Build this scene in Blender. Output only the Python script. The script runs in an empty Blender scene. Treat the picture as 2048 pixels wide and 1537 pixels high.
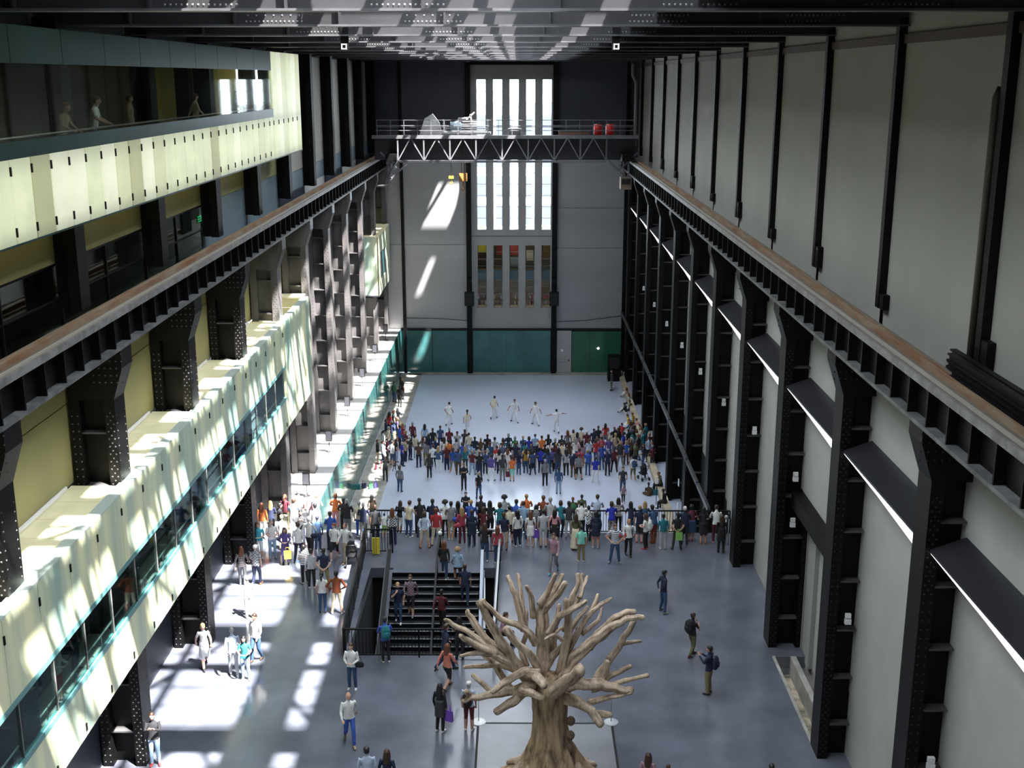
import bpy, bmesh, math, random
from mathutils import Vector, Matrix, noise
random.seed(7)
S = bpy.context.scene
COL = S.collection
# ---------------------------------------------------------------- camera
cam = bpy.data.cameras.new('camera'); cam.sensor_width = 36; cam.sensor_fit = 'HORIZONTAL'
cam.lens = 2354*36/2048; cam.clip_end = 400
co = bpy.data.objects.new('camera', cam); COL.objects.link(co)
co.location = (0, 0, 20); co.rotation_euler = (math.radians(90-14.607), 0, math.radians(0.259))
S.camera = co
# ---------------------------------------------------------------- world, sun, daylight
W = bpy.data.worlds.new('sky'); S.world = W; W.use_nodes = True
nt = W.node_tree; bg = nt.nodes['Background']
bg.inputs[0].default_value = (.85, .92, 1, 1); bg.inputs[1].default_value = 20
sun = bpy.data.lights.new('sun', 'SUN'); sun.energy = 58; sun.angle = math.radians(.8); sun.color = (1, .96, .92)
so = bpy.data.objects.new('sun', sun); COL.objects.link(so)
SUN = Vector((-.42, .36, -1)); so.rotation_euler = SUN.to_track_quat('-Z', 'Y').to_euler(); so.location = (10, -10, 60)
def area(name, loc, rot, sx, sy, e, colr=(1,1,1), portal=False):
    l = bpy.data.lights.new(name, 'AREA'); l.shape = 'RECTANGLE'; l.size = sx; l.size_y = sy; l.energy = e; l.color = colr
    if portal: l.cycles.is_portal = True
    o = bpy.data.objects.new(name, l); o.location = loc; o.rotation_euler = rot; COL.objects.link(o); return o
area('skylight_portal', (-.8, 52, 24.35), (0, 0, 0), 8.8, 76, 1, portal=True)
area('window_portal', (-.42, 100.4, 13.7), (math.radians(-90), 0, 0), 6.2, 12.4, 1, portal=True)
S.view_settings.view_transform = 'Standard'; S.view_settings.look = 'None'
S.view_settings.exposure = 0.0; S.view_settings.gamma = 1; S.view_settings.use_curve_mapping = False
try:
    S.cycles.max_bounces = 6; S.cycles.diffuse_bounces = 4; S.cycles.glossy_bounces = 3
    S.cycles.transmission_bounces = 4; S.cycles.transparent_max_bounces = 8
    S.cycles.sample_clamp_indirect = 6; S.cycles.caustics_reflective = False; S.cycles.caustics_refractive = False
except Exception: pass
# ---------------------------------------------------------------- materials
MC = {}
def mat(name, c, rough=.6, metal=0, n=0., ns=2., emit=0, ec=None, spec=.5, bump=0, c2=None, stretch=None, coat=0):
    if name in MC: return MC[name]
    m = bpy.data.materials.new(name); m.use_nodes = True; t = m.node_tree; b = t.nodes['Principled BSDF']
    b.inputs['Base Color'].default_value = (*c, 1); b.inputs['Roughness'].default_value = rough
    b.inputs['Metallic'].default_value = metal; b.inputs['Specular IOR Level'].default_value = spec
    if coat: b.inputs['Coat Weight'].default_value = coat
    if emit:
        b.inputs['Emission Color'].default_value = (*(ec or c), 1); b.inputs['Emission Strength'].default_value = emit
    if n or c2 or bump:
        g = t.nodes.new('ShaderNodeNewGeometry'); v = g.outputs['Position']
        if stretch:
            mp = t.nodes.new('ShaderNodeMapping'); mp.inputs['Scale'].default_value = stretch
            t.links.new(v, mp.inputs['Vector']); v = mp.outputs[0]
        z = t.nodes.new('ShaderNodeTexNoise'); z.inputs['Scale'].default_value = ns; z.inputs['Detail'].default_value = 5
        t.links.new(v, z.inputs['Vector'])
        if n or c2:
            mx = t.nodes.new('ShaderNodeMix'); mx.data_type = 'RGBA'
            lo = tuple(max(0, q*(1-n)) for q in c); hi = c2 or tuple(min(1, q*(1+n)) for q in c)
            mx.inputs['A'].default_value = (*lo, 1); mx.inputs['B'].default_value = (*hi, 1)
            r = t.nodes.new('ShaderNodeMapRange'); r.inputs['From Min'].default_value = .35; r.inputs['From Max'].default_value = .65
            t.links.new(z.outputs['Fac'], r.inputs['Value']); t.links.new(r.outputs[0], mx.inputs['Factor'])
            t.links.new(mx.outputs['Result'], b.inputs['Base Color'])
        if bump:
            bp = t.nodes.new('ShaderNodeBump'); bp.inputs['Strength'].default_value = bump; bp.inputs['Distance'].default_value = .05
            t.links.new(z.outputs['Fac'], bp.inputs['Height']); t.links.new(bp.outputs[0], b.inputs['Normal'])
    MC[name] = m; return m
def glass(name, tint, refl=.12, rough=.03):
    if name in MC: return MC[name]
    m = bpy.data.materials.new(name); m.use_nodes = True; t = m.node_tree
    t.nodes.remove(t.nodes['Principled BSDF']); out = t.nodes['Material Output']
    tr = t.nodes.new('ShaderNodeBsdfTransparent'); tr.inputs[0].default_value = (*tint, 1)
    gl = t.nodes.new('ShaderNodeBsdfGlossy'); gl.inputs['Roughness'].default_value = rough
    lw = t.nodes.new('ShaderNodeLayerWeight'); lw.inputs[0].default_value = .25
    mp = t.nodes.new('ShaderNodeMath'); mp.operation = 'MULTIPLY_ADD'; mp.inputs[1].default_value = .28; mp.inputs[2].default_value = refl*.4
    t.links.new(lw.outputs['Fresnel'], mp.inputs[0])
    mx = t.nodes.new('ShaderNodeMixShader'); t.links.new(mp.outputs[0], mx.inputs[0])
    t.links.new(tr.outputs[0], mx.inputs[1]); t.links.new(gl.outputs[0], mx.inputs[2]); t.links.new(mx.outputs[0], out.inputs[0])
    MC[name] = m; return m
STEEL = mat('black_painted_steel', (.0018,.0018,.0022), .5, n=.35, ns=1.5, spec=.22)
STEELF = mat('sunlit_black_steel', (.085,.08,.08), .4, n=.4, ns=1.2, stretch=(1,1,.3))  # lighter black steel: sunlight on the far left columns put into the colour
STEELL = mat('worn_black_steel', (.035,.032,.035), .4, n=.4, ns=1.2, stretch=(1,1,.15))
EDGE = mat('bare_steel_edge', (.16,.155,.15), .5, n=.3, ns=3)
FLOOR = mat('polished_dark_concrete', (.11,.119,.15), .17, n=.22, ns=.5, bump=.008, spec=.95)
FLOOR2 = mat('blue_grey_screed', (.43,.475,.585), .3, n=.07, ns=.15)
CONC = mat('raw_concrete', (.3,.29,.26), .85, n=.25, ns=1.3, bump=.2)
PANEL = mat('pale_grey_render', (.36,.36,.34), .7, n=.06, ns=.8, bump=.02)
PANELU = mat('pale_grey_render_shaded', (.25,.245,.215), .75, n=.06, ns=.4)  # darker copy of the render: shade of the upper wall put into its colour
PANELY = mat('cream_render', (.24,.225,.105), .7, n=.05, ns=.6)
SATIN = mat('satin_metal_sheet', (.35,.355,.365), .38, .35, n=.08, ns=.25, stretch=(.3,1,1.5))
DARK = mat('dark_void', (.006,.007,.009), .8)
NAVY = mat('dark_navy_panel', (.018,.024,.035), .5)
RUST = mat('rusty_rail_steel', (.26,.11,.045), .7, n=.4, ns=3, c2=(.22,.17,.11), stretch=(3,.25,1))
RUST2 = mat('walkway_plate', (.125,.11,.085), .7, n=.2, ns=1.2, stretch=(6,.12,1))
WHITE = mat('white_painted_metal', (.8,.8,.8), .4)
LAMPW = mat('lamp_strip', (1,1,1), .5, emit=3, ec=(1,.99,.97))
AMBER = mat('amber_glow', (.9,.5,.1), .5, emit=.35, ec=(1,.55,.12))
GLB = glass('clear_glass', (.82,.93,.9), .15)
GLT = mat('teal_backpainted_glass', (.035,.13,.135), .12, n=.15, ns=.6, spec=.6)
GLG = mat('green_backpainted_glass', (.03,.12,.07), .15, n=.12, ns=.6)
# ---------------------------------------------------------------- mesh helpers
class MB:
    def __init__(s): s.v = []; s.f = []; s.mi = []; s.cur = 0; s.sm = []
    def add(s, vs, fs, smooth=False):
        o = len(s.v); s.v += [tuple(p) for p in vs]
        for f in fs: s.f.append(tuple(i+o for i in f)); s.mi.append(s.cur); s.sm.append(smooth)
        return s
    def box(s, x0, x1, y0, y1, z0, z1):
        return s.add([(x0,y0,z0),(x1,y0,z0),(x1,y1,z0),(x0,y1,z0),(x0,y0,z1),(x1,y0,z1),(x1,y1,z1),(x0,y1,z1)],
            [(0,3,2,1),(4,5,6,7),(0,1,5,4),(1,2,6,5),(2,3,7,6),(3,0,4,7)])
    def quad(s, a, b, c, d): return s.add([a,b,c,d], [(0,1,2,3)])
    def prism(s, pts, axis, a, b):
        n = len(pts); V = []
        for t in (a, b):
            for p in pts:
                V.append({'x':(t,p[0],p[1]), 'y':(p[0],t,p[1]), 'z':(p[0],p[1],t)}[axis])
        return s.add(V, [tuple(range(n))[::-1], tuple(range(n,2*n))] + [(i,(i+1)%n,n+(i+1)%n,n+i) for i in range(n)])
    def tube(s, pts, r, n=6, cap=True, smooth=True):
        pts = [Vector(p) for p in pts]; k = len(pts)
        rr = r if isinstance(r, (list,tuple)) else [r]*k
        V = []; up = None
        for i, p in enumerate(pts):
            d = (pts[min(i+1,k-1)]-pts[max(i-1,0)]).normalized()
            a = d.orthogonal().normalized() if up is None else (up - d*up.dot(d)).normalized()
            up = a; b = d.cross(a)
            e = rr[i] if isinstance(rr[i], (list,tuple)) else (rr[i], rr[i])
            for j in range(n):
                t = 2*math.pi*j/n; V.append(p + a*math.cos(t)*e[0] + b*math.sin(t)*e[1])
        F = [(i*n+j, i*n+(j+1)%n, (i+1)*n+(j+1)%n, (i+1)*n+j) for i in range(k-1) for j in range(n)]
        if cap: F += [tuple(range(n))[::-1], tuple(range((k-1)*n, k*n))]
        return s.add(V, F, smooth)
    def bar(s, a, b, w=.05, h=.05):
        a = Vector(a); b = Vector(b); d = (b-a).normalized(); x = d.cross(Vector((0,0,1)))
        x = (x if x.length > 1e-4 else Vector((1,0,0))).normalized(); z = x.cross(d)
        V = [p + x*i*w/2 + z*j*h/2 for p in (a,b) for i,j in ((-1,-1),(1,-1),(1,1),(-1,1))]
        return s.add(V, [(0,1,2,3),(7,6,5,4),(0,4,5,1),(1,5,6,2),(2,6,7,3),(3,7,4,0)])
    def ball(s, c, rx, ry=None, rz=None, n=8, m=6, smooth=True):
        ry = ry or rx; rz = rz or rx; V = [(c[0],c[1],c[2]-rz)]
        for i in range(1, m):
            t = math.pi*i/m
            for j in range(n):
                u = 2*math.pi*j/n; V.append((c[0]+rx*math.sin(t)*math.cos(u), c[1]+ry*math.sin(t)*math.sin(u), c[2]-rz*math.cos(t)))
        V.append((c[0],c[1],c[2]+rz)); F = [(0, 1+(j+1)%n, 1+j) for j in range(n)]
        F += [(1+i*n+j, 1+i*n+(j+1)%n, 1+(i+1)*n+(j+1)%n, 1+(i+1)*n+j) for i in range(m-2) for j in range(n)]
        L = len(V)-1; b = 1+(m-2)*n; F += [(b+j, b+(j+1)%n, L) for j in range(n)]
        return s.add(V, F, smooth)
    def lathe(s, prof, c=(0,0,0), n=12):
        V = [(c[0]+r*math.cos(2*math.pi*j/n), c[1]+r*math.sin(2*math.pi*j/n), c[2]+z) for r, z in prof for j in range(n)]
        k = len(prof)
        return s.add(V, [(i*n+j, i*n+(j+1)%n, (i+1)*n+(j+1)%n, (i+1)*n+j) for i in range(k-1) for j in range(n)] + [tuple(range(n))[::-1], tuple(range((k-1)*n,k*n))], True)
    def stud(s, p, ax, r=.035):  # a rivet head: four-sided dome on the face whose outward normal is ax
        p = Vector(p); d = Vector(ax); a = d.orthogonal().normalized(); b = d.cross(a)
        return s.add([p+a*r, p+b*r, p-a*r, p-b*r, p+d*r*.8], [(0,1,4),(1,2,4),(2,3,4),(3,0,4)], True)
    def mesh(s, name, mats):
        me = bpy.data.meshes.new(name); me.from_pydata([tuple(v) for v in s.v], [], s.f)
        for m in (mats if isinstance(mats, (list,tuple)) else [mats]): me.materials.append(m)
        me.polygons.foreach_set('material_index', s.mi); me.polygons.foreach_set('use_smooth', s.sm); me.update()
        return me
    def ob(s, name, mats, parent=None, **k): return link(name, s.mesh(name, mats), parent, **k)
def link(name, data, parent=None, loc=None, label=None, cat=None, group=None, kind=None, rz=0):
    o = bpy.data.objects.new(name, data); COL.objects.link(o)
    if parent: o.parent = parent
    if loc: o.location = loc
    if rz: o.rotation_euler = (0,0,rz)
    tag(o, label, cat, group, kind); return o
def tag(o, label=None, cat=None, group=None, kind=None):
    if label: o['label'] = label
    if cat: o['category'] = cat
    if group: o['group'] = group
    if kind: o['kind'] = kind
    return o
def empty(name, loc=(0,0,0), label=None, cat=None, group=None, kind=None, rz=0):
    return link(name, None, None, loc, label, cat, group, kind, rz)
ORD = ['first','second','third','fourth','fifth','sixth','seventh','eighth','ninth','tenth','eleventh','twelfth','thirteenth','fourteenth','fifteenth']
# ---------------------------------------------------------------- floors
XL, XR, YE, ZL = -12.5, 10.0, 100.0, -5.0
fl = MB()
def slab(x0,x1,y0,y1): fl.box(x0,x1,y0,y1,-.45,0)
slab(-16,-6.15,-8,50); slab(-6.15,-.9,-8,38.3); slab(-.9,13,-8,32.4); slab(-6.15,-.9,46.0,50); slab(-5.2,-1.5,45.5,46.0)
slab(-.9,9.1,32.4,38.2); slab(-.9,13,38.2,50)
fl.ob('floor', FLOOR, label='dark polished concrete floor of the bridge level', cat='floor', kind='structure')
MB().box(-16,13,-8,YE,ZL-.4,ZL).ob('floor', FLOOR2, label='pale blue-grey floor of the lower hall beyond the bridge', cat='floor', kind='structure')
p = MB(); p.box(-10.05,-8.3,50,YE-.6,ZL,ZL+.02); p.box(-9.4,9.0,98.9,YE,ZL,ZL+.02)
p.ob('trim_1', CONC, label='rough brownish concrete strip along the glass and far wall of the lower floor', cat='floor strip', kind='structure')
p = MB(); p.box(8.35,9.1,51,62,ZL,ZL+.42); p.box(8.7,9.1,62.4,99,ZL,ZL+.42)
p.ob('trim_2', mat('tan_concrete', (.42,.36,.26), .8, n=.2, ns=1), label='tan concrete kerb along the right columns of the lower floor', cat='kerb', kind='structure')
# floor lines round the tree
for nm, a, lb in (('floor_line', (-1.27,-1.2,20,33.7), 'dark line set in the floor on the left side of the tree'),
              ('floor_line', (-1.2,3.05,33.65,33.72), 'dark line set in the floor behind the tree trunk'),
              ('floor_line', (3.0,3.07,20,33.7), 'dark line set in the floor on the right side of the tree')):
    MB().box(a[0],a[1],a[2],a[3],0,.012).ob(nm, STEEL, label=lb, cat='floor line')
pv = MB(); pv.box(-1.19,2.99,20,33.64,0,.008); pv.ob('trim_3', mat('pale_tree_floor', (.2,.205,.225), .22, n=.1, ns=.8), label='paler floor rectangle under the dead wood tree', cat='floor', kind='structure')
# ---------------------------------------------------------------- right wall
YR = [17.3, 24.5, 31.7, 38.9, 46.1, 53.3, 60.5, 67.7, 74.9, 82.1, 89.3, 96.5]
YRn = [-4.3+0, 2.9, 10.1] + YR
wr = empty('wall_right', label='right wall of tall pale panels between black columns', cat='wall', kind='structure')
wb = MB(); wb.box(10.25,10.6,-8,32,ZL,24.3); wb.box(10.25,10.6,38.8,YE,ZL,24.3); wb.box(10.25,10.6,32,38.8,5.9,24.3)
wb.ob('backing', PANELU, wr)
for i, y in enumerate(YRn):
    y1 = (YRn[i+1] if i+1 < len(YRn) else YE)
    a, b = y+.55, y1+.35
    zb = 0 if y < 49 else .45
    if abs(y-31.7) > .1:
        MB().box(10.02,10.25,a,b,zb,2.07).ob('panel', PANEL, wr)
        MB().box(10.0,10.25,a,b,2.1,9.75).ob('panel', PANEL, wr)
    else:
        MB().box(10.0,10.25,a,b,6.0,9.75).ob('panel', PANEL, wr)
    MB().box(10.0,10.25,a,b,9.9,13.2).ob('panel', PANEL, wr)
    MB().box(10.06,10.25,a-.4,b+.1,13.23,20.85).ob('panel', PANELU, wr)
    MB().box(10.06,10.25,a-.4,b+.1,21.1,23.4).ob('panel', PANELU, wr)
MB().box(9.98,10.06,-8,YE,20.85,21.08).ob('rail', mat('brown_rail', (.06,.035,.025), .6), wr)
db = MB(); db.box(10.0,10.25,53,YE,ZL,.42); db.ob('lower_backing', DARK, wr)
# recessed doorway bay between two columns
d = empty('door_1', (0,0,0), label='tall pale double door recessed between two right columns', cat='door', kind='structure')
MB().box(10.3,10.5,32.6,38.9,0,5.9).ob('door_panel', PANEL, d)
MB().box(10.15,10.32,37.3,37.75,0,4.9).box(10.15,10.32,32.6,37.75,4.65,4.95).ob('door_frame', mat('grey_frame', (.3,.3,.29), .6), d)
MB().box(9.6,10.2,32.2,38.9,5.45,6.0).ob('lintel', STEEL, d)
MB().box(10.3,13,32,39,-1.2,0).ob('threshold', CONC, d)
MB().box(9.1,10.3,32.4,38.2,-.75,-.7).ob('pit_floor', mat('rubble_floor', (.32,.28,.2), .95, n=.6, ns=2.2, bump=.6), d)
MB().box(9.75,9.95,32.4,38.2,-.7,.02).box(9.1,9.2,32.4,38.2,-.7,.03).ob('kerb', CONC, d)

def make_column(side, z0, ztop_low, idx, rivets, STEEL=STEEL, rm=None):
    """plate column in local coords: inner flange toward the hall at x=0, wall side +x (side=1) """
    z1 = ztop_low
    ff = MB(); ff.box(0,.3,0,.85,z0,z1); 
    wb = MB(); wb.box(.3,1.0,.34,.5,z0,z1)
    bf = MB(); bf.box(.98,1.28,0,.85,z0,z1)
    st = MB(); z = z0+1.1
    while z < z1-.5: st.box(.3,.98,.05,.8,z,z+.05); z += 1.55
    br = MB(); br.prism([(-.3,z1),(-.3,z1-.55),(0,z1-1.45),(1.2,z1-1.45),(1.2,z1)], 'y', -.02, .87)
    rv = MB()
    if rivets:
        z = z0+.15
        while z < z1-1.7:
            for x in (.07,.23): rv.stud((x,0,z),(0,-1,0),.03)
            for x in (1.05,1.21): rv.stud((x,0,z),(0,-1,0),.03)
            if z < 3.2 or z > 8.6:
                rv.stud((.15,0,z+.1),(0,-1,0),.03)
            rv.stud((0,.1,z),(-1,0,0),.03); rv.stud((0,.75,z),(-1,0,0),.03)
            z += .22
        for a in range(6):
            for b in range(5): rv.stud((-.3+a*.16, -.02, z1-.15-b*.2),(0,-1,0),.028)
    return dict(front_flange=ff.mesh('front_flange',STEEL), web=wb.mesh('web',STEEL), back_flange=bf.mesh('back_flange',STEEL),
        stiffeners=st.mesh('stiffeners',mat('stiffener_edge',(.07,.068,.07),.4)), bracket=br.mesh('bracket',STEEL), rivets=rv.mesh('rivets',rm or mat('rivet_heads',(.09,.085,.085),.35)) if rivets else None)
def place_column(parts, name, x, y, side, label, group):
    o = empty(name, (x,y,0), label, 'column', group, 'structure')
    for k, me in parts.items():
        if me is None: continue
        c = link(k, me, o); 
        if k in ('rivets','stiffeners'): c['kind'] = 'stuff'
        if side < 0: c.scale = (-1,1,1)
    return o
cn = make_column(1, 0, 12.85, 0, True, rm=mat('dark_rivet_heads',(.012,.012,.013),.4)); cf = make_column(1, ZL, 12.85, 0, False)
for i, y in enumerate(YRn):
    k = i-3
    near = y < 49
    rank = ORD[i] if i < 15 else str(i)
    where = 'on the bridge floor' if near else 'rising from the lower floor'
    place_column(cn if near else cf, 'steel_column', 9.1, y, 1, f'black steel column of the right wall, {ORD[abs(len(YRn)-1-i)]} counted from the far wall', 'columns of the right wall')
    # upper column above the crane rail
    u = empty('upper_column', (9.85,y,0), f'slim black upper column on the right wall above the rail, {ORD[len(YRn)-1-i]} from the far end', 'column', 'upper columns of the right wall', 'structure')
    MB().box(0,.25,0,.28,13.9,21.5).ob('flange', STEEL, u)
    MB().box(.02,.2,-.35,0,13.9,14.3 if i%2 else 14.6).ob('foot', STEEL, u)
    if i in (4,): MB().tube([(.02,.5,13.9),(.02,.5,19.6),(.1,.5,19.8)],.09,8).ob('downpipe', mat('brown_pipe',(.05,.04,.03),.5), u)
# hoods with lamp strips between right columns
for i, y in enumerate(YRn[:-1]):
    if y < 2: continue
    y0, y1 = y+.86, YRn[i+1]+.0
    h = empty('light_hood', (9.2,y0,9.75), f'dark hood with white light strip on the right wall, {ORD[len(YRn)-2-i]} from the far end', 'light', 'light hoods along the right wall')
    L = y1-y0
    MB().prism([(0,0),(0,.06),(.8,.35),(.8,0)], 'y', 0, L).ob('hood', mat('dark_hood', (.02,.02,.024), .3), h)
    MB().prism([(0,0),(L,0),(L,-.04),(L*.5,-.13),(0,-.3)], 'x', .03, .1).ob('lamp_strip', LAMPW, h)
# small junction boxes
for y, z in ((24.52,4.4),(31.72,4.6),(38.92,6.5),(38.92,4.8),(46.12,6.0),(53.32,5.2),(60.52,4.9),(67.72,4.7),(74.92,4.5),(82.12,4.4),(89.32,4.3)):
    o = empty('emergency_lamp', (9.7,y,z), f'white twin lamp box on the {ORD[round((96.5-y)/7.2)]} right column from far wall, {"lower" if abs(z-4.8)<.05 else "upper"}', 'lamp', 'small white lamps on the right columns')
    MB().box(-.08,.08,-.08,.02,.07,.2).ob('lamp_head', WHITE, o); MB().box(-.09,.09,-.1,.02,-.12,.04).ob('lamp_case', WHITE, o)
# long cable tray along right lower wall
o = empty('cable_tray', (9.0,52,.35), 'long grey pipe run along the right columns above the lower floor', 'pipe')
for k in range(13):
    MB().bar((0,k*3.7,0),(0,k*3.7+3.5,0),.14,.22).ob('pipe_length', mat('dull_grey_pipe',(.09,.09,.095),.35,.5), o)
for k in range(7): MB().box(-.02,.1,k*7.2+.9,k*7.2+1.0,-.9,.15).ob('bracket', STEELL, o)

# ---------------------------------------------------------------- crane runways
def runway(name, x, sgn, label, yl):
    """inner edge at x, going outward sgn"""
    o = empty(name, (0,0,0), label, 'crane rail', kind='structure')
    X = lambda t: x+sgn*t
    def bx(m, a, b, y0, y1, z0, z1): m.box(min(X(a),X(b)), max(X(a),X(b)), y0, y1, z0, z1); return m
    bx(MB(), .25,.33,-8,YE,12.9,13.8).ob('web', STEEL, o)
    bx(MB(), 0,.62,-8,YE,12.83,12.92).ob('bottom_flange', mat('flange_steel',(.10,.10,.10),.5,n=.4,ns=2), o)
    bx(MB(), 0.05,.9,-8,YE,13.75,13.84).ob('top_plate', RUST2, o)
    bx(MB(), 0.0,.06,-8,YE,13.72,13.9).ob('edge_angle', EDGE, o)
    bx(MB(), .42,.52,-8,YE,13.84,13.98).ob('rail', RUST, o)
    bx(MB(), .18,.24,-8,YE,13.84,13.9).ob('cable', mat('pale_cable',(.3,.28,.24),.6), o)
    bx(MB(), .66,.72,-8,YE,13.84,13.9).ob('cable', RUST, o)
    me = bx(MB(), .03,.25,0,.06,12.92,13.76).mesh('stiffener', STEEL)
    k = 0; y = 14.0
    while y < 99:
        c = link('stiffener', me, o, (0,y,0)); y += 1.2
    r = MB(); y = 15
    while y < 60:
        r.stud((X(.12),y,13.84),(0,0,1),.022); r.stud((X(.3),y+.12,13.84),(0,0,1),.022); r.stud((X(.58),y+.05,13.84),(0,0,1),.022); y += .26
    r.ob('rivets', RUST, o, kind='stuff')
    return o
runway('crane_runway', 8.5, 1, 'riveted black crane runway girder with rusty rail along the right wall', 0)
runway('crane_runway', -10.75, -1, 'riveted black crane runway girder with rusty rail along the left wall', 0)
o = empty('rail_stack', (9.15,21,13.85), 'stack of black steel beams lying on the right crane runway', 'steel beams')
for a, b, c in ((.0,0,0),(.2,.8,.02),(.4,.2,.0),(.1,.5,.22),(.3,.9,.22)):
    MB().box(a,a+.14,-3+b,3.2+b,c,c+.06).box(a+.05,a+.09,-3+b,3.2+b,c+.06,c+.16).box(a,a+.14,-3+b,3.2+b,c+.16,c+.2).ob('beam', STEEL, o)

# ---------------------------------------------------------------- left wall
YL = [31.2+7.55*k for k in range(-4, 10)]
wl = empty('wall_left', label='left wall of cream panels between black columns', cat='wall', kind='structure')
bk = MB(); bk.box(-12.9,-12.6,-8,60.3,9,13.2); bk.box(-12.9,-12.6,-8,60.3,ZL,4.4); bk.box(-12.9,-12.6,60.3,YE,ZL,24.3); bk.box(-12.9,-12.6,-8,60.3,20.9,24.3)
bk.ob('backing', DARK, wl)
for i, y in enumerate(YL):
    y1 = YL[i+1] if i+1 < len(YL) else YE
    a, b = y+.5, y1+.4
    if y < 59:
        MB().box(-12.6,-12.45,a,b,9.0,11.25).ob('panel', PANELY, wl); MB().box(-12.6,-12.45,a,b,11.28,13.2).ob('panel', PANELY, wl)
        MB().box(-12.6,-12.45,a,b,15.15,17.0).ob('panel', PANELY, wl)
        MB().box(-12.6,-12.45,a,b,0,4.4).ob('panel', NAVY, wl)
    else:
        MB().box(-12.6,-12.45,a,b,13.9,14.9).ob('panel', mat('blue_grey_panel',(.10,.14,.17),.6), wl)
        MB().box(-12.6,-12.45,a,b,14.93,21.2).ob('panel', PANELU, wl)
        MB().box(-12.6,-12.45,a,b,-1,13.9).ob('panel', PANEL if i%2 else NAVY, wl)
    if 45 < y < 59: MB().box(-12.6,-12.45,a,b,13.2,15.13).ob('panel', mat('blue_grey_panel',(.10,.14,.17),.6), wl)
    elif y < 45:
        w = empty(f'window_{i+1}', (-12.5,a,13.25), label=f'dark gallery window above the left crane rail, {ORD[i]} from the near end', cat='window', kind='structure')
        MB().box(-.06,.04,0,b-a,1.83,1.9).box(-.06,.04,0,.08,0,1.85).box(-.06,.04,(b-a)/2,(b-a)/2+.06,0,1.85).box(-.06,.04,0,b-a,.9,.94).ob('frame', STEEL, w)
        MB().box(-.02,0,0,b-a,0,1.85).ob('pane', glass('dark_glass',(.6,.65,.6),.3), w)
room = MB(); room.box(-16,-12.6,-8,60.3,13.0,13.2); room.box(-16.2,-16,-8,60.3,13.0,21); room.box(-16,-12.6,-8,60.3,17.2,17.6); room.box(-16,-12.6,-8,60.3,20.9,21.1)
room.ob('wall_gallery', mat('gallery_dark',(.03,.03,.025),.7), label='dim gallery rooms behind the left wall', cat='wall', kind='structure')
MB().box(-12.7,-12.5,44,45.2,14.3,15.05).ob('trim_4', NAVY, label='dark doorway beside the last gallery window', cat='doorway', kind='structure')
o = empty('exit_sign', (-12.55,46.6,14.45), 'small glowing green exit sign in the dark gallery above the left rail', 'sign')
MB().box(-.03,.0,-.35,.35,0,.28).ob('sign_face', mat('sign_dark',(.02,.05,.03),.5), o)
g = MB()
for a in range(3):
    for b_ in range(4): g.box(.0,.015,-.3+b_*.16,-.2+b_*.16,.03+a*.09,.08+a*.09)
g.ob('symbols', mat('exit_green',(.1,.9,.4),.5,emit=1.2,ec=(.1,1,.45)), o)
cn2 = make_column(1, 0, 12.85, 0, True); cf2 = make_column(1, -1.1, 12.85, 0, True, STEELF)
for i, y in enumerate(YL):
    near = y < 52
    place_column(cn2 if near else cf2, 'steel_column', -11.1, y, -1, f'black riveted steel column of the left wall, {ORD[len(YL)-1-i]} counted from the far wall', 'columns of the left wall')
    u = empty('upper_column', (-11.75,y,0), f'black upper column on the left wall above the rail, {ORD[len(YL)-1-i]} from the far end', 'column', 'upper columns of the left wall', 'structure')
    MB().box(-.3,0,0,.7,13.9,21.5).ob('front_flange', STEEL, u); MB().box(-.7,-.3,.25,.4,13.9,21.5).ob('web', STEEL, u)
# ledge and glass wall along lower hall
led = MB(); led.box(-12.6,-10.15,50,YE,-1.5,-1.1); led.ob('trim_5', mat('pale_ledge',(.5,.49,.47),.6,n=.1,ns=.8), label='pale ledge along the left columns above the lower hall glass', cat='ledge', kind='structure')
MB().box(-12.6,-10.2,50,YE,ZL,-1.5).ob('trim_6', mat('teal_back',(.05,.12,.12),.5), label='teal backing behind the left glass wall', cat='wall', kind='structure')
gw = empty('glass_wall', (-10.1,50,0), 'green glass wall along the left side of the lower hall', 'glass wall', kind='structure')
for k in range(20):
    MB().box(-.02,.02,k*2.5+.02,k*2.5+2.48,ZL,-1.05).ob('pane', mat('lit_green_glass',(.035,.12,.115),.08,n=.15,ns=.3,spec=.8), gw)
# floodlights on the ledge
for i in range(6):
    y = 57.6+7.55*i
    o = empty('floodlight', (-10.9,y,-1.1), f'black floodlight on a stand on the pale left ledge, {ORD[i]} from the bridge', 'floodlight', 'floodlights on the left ledge')
    MB().tube([(-.2,0,.03),(.2,0,.03)],.03,6).tube([(0,-.2,.03),(0,.2,.03)],.03,6).ob('base', STEELL, o)
    MB().tube([(0,0,0),(0,0,.7)],.025,6).ob('pole', STEELL, o)
    MB().box(-.18,.18,-.12,.1,.7,1.35).ob('lamp_head', STEEL, o)
    MB().box(-.15,.15,-.14,-.12,.75,1.3).ob('lens', mat('dark_lens',(.05,.05,.06),.2), o)
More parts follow.
